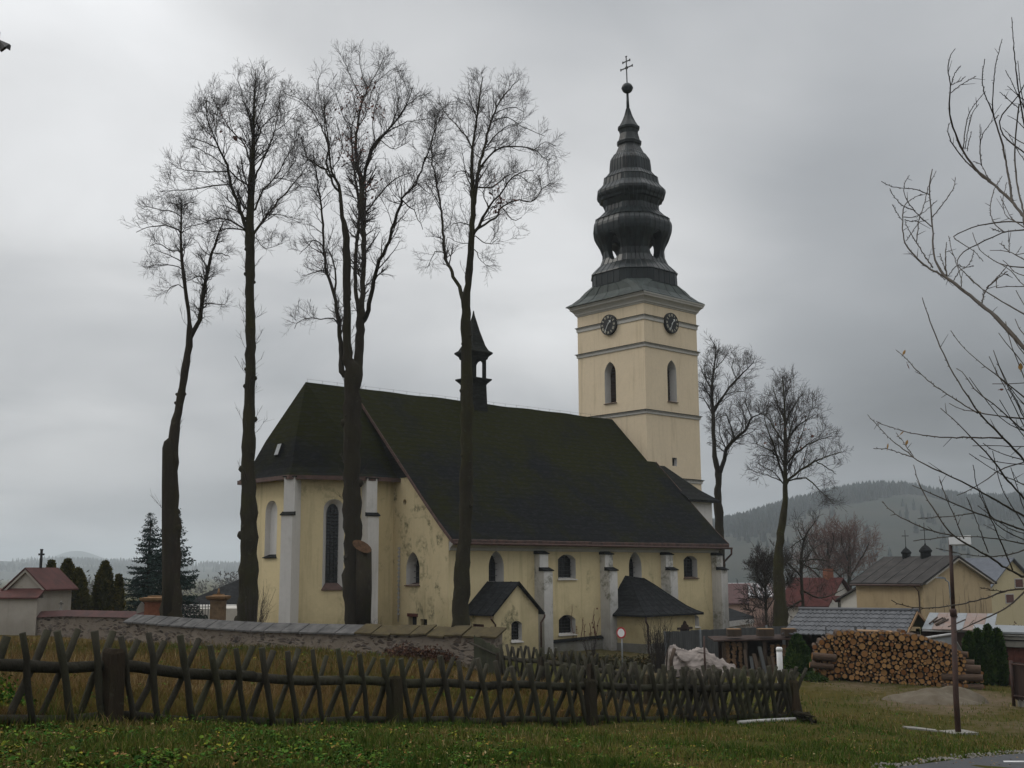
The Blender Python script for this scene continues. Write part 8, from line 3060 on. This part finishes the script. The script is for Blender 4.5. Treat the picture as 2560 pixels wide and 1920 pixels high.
def weed_sel(x, y, r):
    fy = np.interp(x, _fl[:, 0], _fl[:, 1])
    p = np.clip(.55 - .15 * (x + 2.4), .02, .6) * (patch(x, y, 2.1, 4) > .50) + .04
    return (y < fy - .5) & (x < 3.2) & (r.random(len(x)) < p)


weeds('weeds', 301, 3700, weed_sel, 8.5, 17, -.50, .22, .046, .09, .12, 12)
weeds('lawn_herbs', 302, 2600, lambda x, y, r: lawn(x, y) & road_free(x, y) & (bare_at(x, y) < .4), 9, 30, -.2, .5, .035, .06, .03, 8)
weeds('bank_herbs', 303, 2000, lambda x, y, r: meadow_mask(x, y) & (r.random(len(x)) < .25 + .75 * np.exp(-((x + 9) ** 2 + (y - 41) ** 2) / 30)), 14, 46, -.5, .1, .07, .14, .14, 12)
# fallen leaves
rng = np.random.default_rng(9)
n = 9000
u = rng.random(n)
Yd = 1 / (u * (1 / 9. - 1 / 38) + 1 / 38)
az = rng.uniform(-.48, .50, n)
x, y = Yd * np.tan(az), Yd
C = np.stack([x, y, gz_arr(x, y) + .02 + .03 * rng.random(n)], 1)
d = rng.normal(0, 1, (n, 3)) * np.array([1, 1, .35])
d /= np.linalg.norm(d, axis=1, keepdims=True)
e = np.cross(d, np.array([0, 0, 1.]) + rng.normal(0, .2, (n, 3)))
s = rng.uniform(.02, .05, (n, 1))
V, F_ = quads(C, d * s, e * s * .35)
me = arr_mesh('leaf_litter', V, F_, np.repeat(rng.random(n), 4))
ml = foliage('fallen_leaves', [(0, (.075, .040, .018)), (.5, (.15, .08, .03)), (.85, (.26, .17, .07)), (1, (.32, .27, .14))])
props(link('leaf_litter', me, ml.m if isinstance(ml, Mat) else ml), kind='stuff')

# ------------------------------------------------------------------ hills, far woods, haze
def ridge(name, m, D, ctrl, depth, base, n=160, seed=0, rough=1.5):
    """rounded hill whose crest is seen at ctrl [(px, py)]; depth: how far it reaches towards us and back"""
    rng = np.random.default_rng(seed)
    pxs_ = np.linspace(ctrl[0][0], ctrl[-1][0], n)
    ry = np.interp(pxs_, [c[0] for c in ctrl], [c[1] for c in ctrl])
    k = np.ones(7) / 7
    ry = np.convolve(np.pad(ry, 3, 'edge'), k, 'valid')
    rows = []
    for j, f in enumerate(np.linspace(-1, 1, 33)):
        prof_ = (math.cos(f * math.pi / 2)) ** 1.25 if abs(f) < 1 else 0
        row = []
        for i in range(n):
            r = ray(pxs_[i], ry[i])
            dd = D + f * depth
            zc = 1.65 + r[2] * D
            g = base
            und = rough * (math.sin(i * .11 + j * .35 + seed) + math.sin(i * .043 - j * .21 + 2 * seed)) * prof_ * (1 if f < 0 else 1)
            row.append((r[0] * dd, dd, g + (zc - g) * prof_ + und * .0 + (und if abs(f) > .08 else 0)))
        rows.append(row)
    V = np.array(rows).reshape(-1, 3)
    a = (np.arange(32)[:, None] * n + np.arange(n - 1)[None]).ravel()
    F_ = np.stack([a, a + 1, a + n + 1, a + n], -1)
    me = arr_mesh(name, V, F_, None, True)
    structure(name, me, M[m])
    return np.array(rows)


rowsR = ridge('hill', 'hill', 1350, [(1380, 1395), (1560, 1365), (1700, 1343), (1830, 1318), (1950, 1284), (2060, 1262), (2170, 1243), (2260, 1240), (2330, 1248), (2420, 1262), (2560, 1258), (2700, 1243), (3000, 1296), (3300, 1384)], 780, -17, 190, 1, 2)
rowsL = ridge('hill', 'hill', 2900, [(-900, 1396), (-300, 1390), (-100, 1398), (0, 1404), (120, 1406), (240, 1409), (350, 1412), (430, 1418), (520, 1416), (640, 1420), (760, 1416), (900, 1420), (1200, 1424), (1500, 1426)], 900, -18, 170, 2, 3)
ridge('hill', 'hill2', 4700, [(-500, 1420), (-60, 1412), (40, 1402), (66, 1393), (100, 1404), (118, 1402), (134, 1394), (150, 1382), (175, 1377), (205, 1376), (228, 1382), (250, 1394), (275, 1400), (320, 1406), (400, 1416), (600, 1420), (800, 1424)], 480, -20, 160, 3, 1)


def far_trees(name, rows, rng, n, sel, hmin, hmax):
    """distant wood as many small spruces standing on a hill"""
    J, I, _ = rows.shape
    P_ = []
    while len(P_) < n:
        j, i = rng.uniform(0, J - 2), rng.uniform(0, I - 2)
        if not sel(j / (J - 1) * 2 - 1, i / (I - 1), rng):
            continue
        j0, i0 = int(j), int(i)
        u, v = j - j0, i - i0
        p = (rows[j0, i0] * (1 - u) * (1 - v) + rows[j0 + 1, i0] * u * (1 - v) + rows[j0, i0 + 1] * (1 - u) * v + rows[j0 + 1, i0 + 1] * u * v)
        P_.append(p)
    P_ = np.array(P_)
    h = rng.uniform(hmin, hmax, n)
    w = h * rng.uniform(.16, .26, n)
    secs = []
    ang = np.arange(6) * np.pi / 3
    lv = ((0, .55), (.12, 1), (.4, .62), (.42, .8), (.68, .36), (.7, .5), (1, .03))
    V = np.zeros((n, len(lv), 6, 3))
    a0 = rng.uniform(0, 6, n)
    for k, (zf_, rf_) in enumerate(lv):
        V[:, k, :, 0] = P_[:, 0, None] + np.cos(ang[None] + a0[:, None]) * (w * rf_)[:, None] * rng.uniform(.8, 1.2, (n, 6))
        V[:, k, :, 1] = P_[:, 1, None] + np.sin(ang[None] + a0[:, None]) * (w * rf_)[:, None] * rng.uniform(.8, 1.2, (n, 6))
        V[:, k, :, 2] = P_[:, 2, None] + (h * zf_)[:, None] - .5
    b = (np.arange(n) * len(lv) * 6)[:, None, None]
    i = np.arange(len(lv) - 1)[None, :, None] * 6
    j = np.arange(6)[None, None]
    F_ = np.stack([b + i + j, b + i + (j + 1) % 6, b + i + 6 + (j + 1) % 6, b + i + 6 + j], -1).reshape(-1, 4)
    T = np.repeat(np.clip(rng.normal(.45, .22, n), 0, 1), len(lv) * 6)
    me = arr_mesh(name, V.reshape(-1, 3), F_, T)
    return props(link(name, me, M['far_fir']), kind='stuff')


rg = np.random.default_rng(5)


def selR(f, i, r):
    low = -.40 + .10 * math.sin(i * 17) + .06 * math.sin(i * 41) - .22 * max(0, i - .55)
    return low < f < .12


far_trees('far_forest', rowsR, rg, 13000, selR, 6, 13)
far_trees('far_forest', rowsR, rg, 240, lambda f, i, r: -.80 < f < -.45 and math.sin(i * 60 + f * 14) > .3, 6, 11)
far_trees('far_forest', rowsL, rg, 4200, lambda f, i, r: (-.10 + .22 * math.sin(i * 37) < f < .15) or (-.62 + .05 * math.sin(i * 23) < f < -.5 + .06 * math.sin(i * 51)), 9, 18)

# hedgerows and copses between the fields far away, too small to count
hp = []
for x0, y0, x1, y1, k in ((-420, 620, -40, 560, 70), (-330, 420, -150, 460, 40), (-140, 330, -60, 420, 26), (-700, 900, 60, 1000, 110), (-500, 1300, -100, 1250, 80), (130, 420, 420, 380, 60), (180, 330, 300, 360, 30), (200, 560, 520, 600, 60)):
    for _ in range(k):
        s = rg.random()
        hp.append((x0 + (x1 - x0) * s + rg.normal(0, 8), y0 + (y1 - y0) * s + rg.normal(0, 8)))
hp = np.array(hp)
rows_ = np.concatenate([hp, gz_arr(hp[:, 0], hp[:, 1])[:, None]], 1)
C_, E1_, E2_, T_ = [], [], [], []
for p in rows_:
    hh_, n_ = rg.uniform(4, 9), 70
    q = p + rg.normal(0, 1, (n_, 3)) * np.array([hh_ * .22, hh_ * .22, hh_ * .22]) + np.array([0, 0, hh_ * .55])
    d = rg.normal(0, 1, (n_, 3)) + np.array([0, 0, .8])
    d /= np.linalg.norm(d, axis=1, keepdims=True)
    e = np.cross(d, rg.normal(size=(n_, 3)))
    e /= np.linalg.norm(e, axis=1, keepdims=True)
    C_.append(q)
    E1_.append(d * hh_ * .22)
    E2_.append(e * hh_ * .03)
    T_.append(rg.random(n_))
V, F_ = quads(np.vstack(C_), np.vstack(E1_), np.vstack(E2_))
props(link('far_hedgerows', arr_mesh('far_hedgerows', V, F_, np.repeat(np.concatenate(T_), 4)), M['hedgerow']), kind='stuff')
hb = MB()
bm_ = Mat('valley_haze', .5)
nt = bm_.nt
nt.nodes.clear()
out = nt.nodes.new('ShaderNodeOutputMaterial')
pv = nt.nodes.new('ShaderNodeVolumePrincipled')
pv.inputs['Color'].default_value = (.86, .94, 1.0, 1)
pv.inputs['Density'].default_value = .00028
pv.inputs['Anisotropy'].default_value = .1
nt.links.new(pv.outputs[0], out.inputs['Volume'])
hb.hexa([(-5500, -5400, -60), (5500, -5400, -60), (5500, 5500, -60), (-5500, 5500, -60), (-5500, -5400, 120), (5500, -5400, 120), (5500, 5500, 120), (-5500, 5500, 120)])
hz_o = link('haze', hb.mesh('haze'), bm_.m)
props(hz_o, kind='stuff')
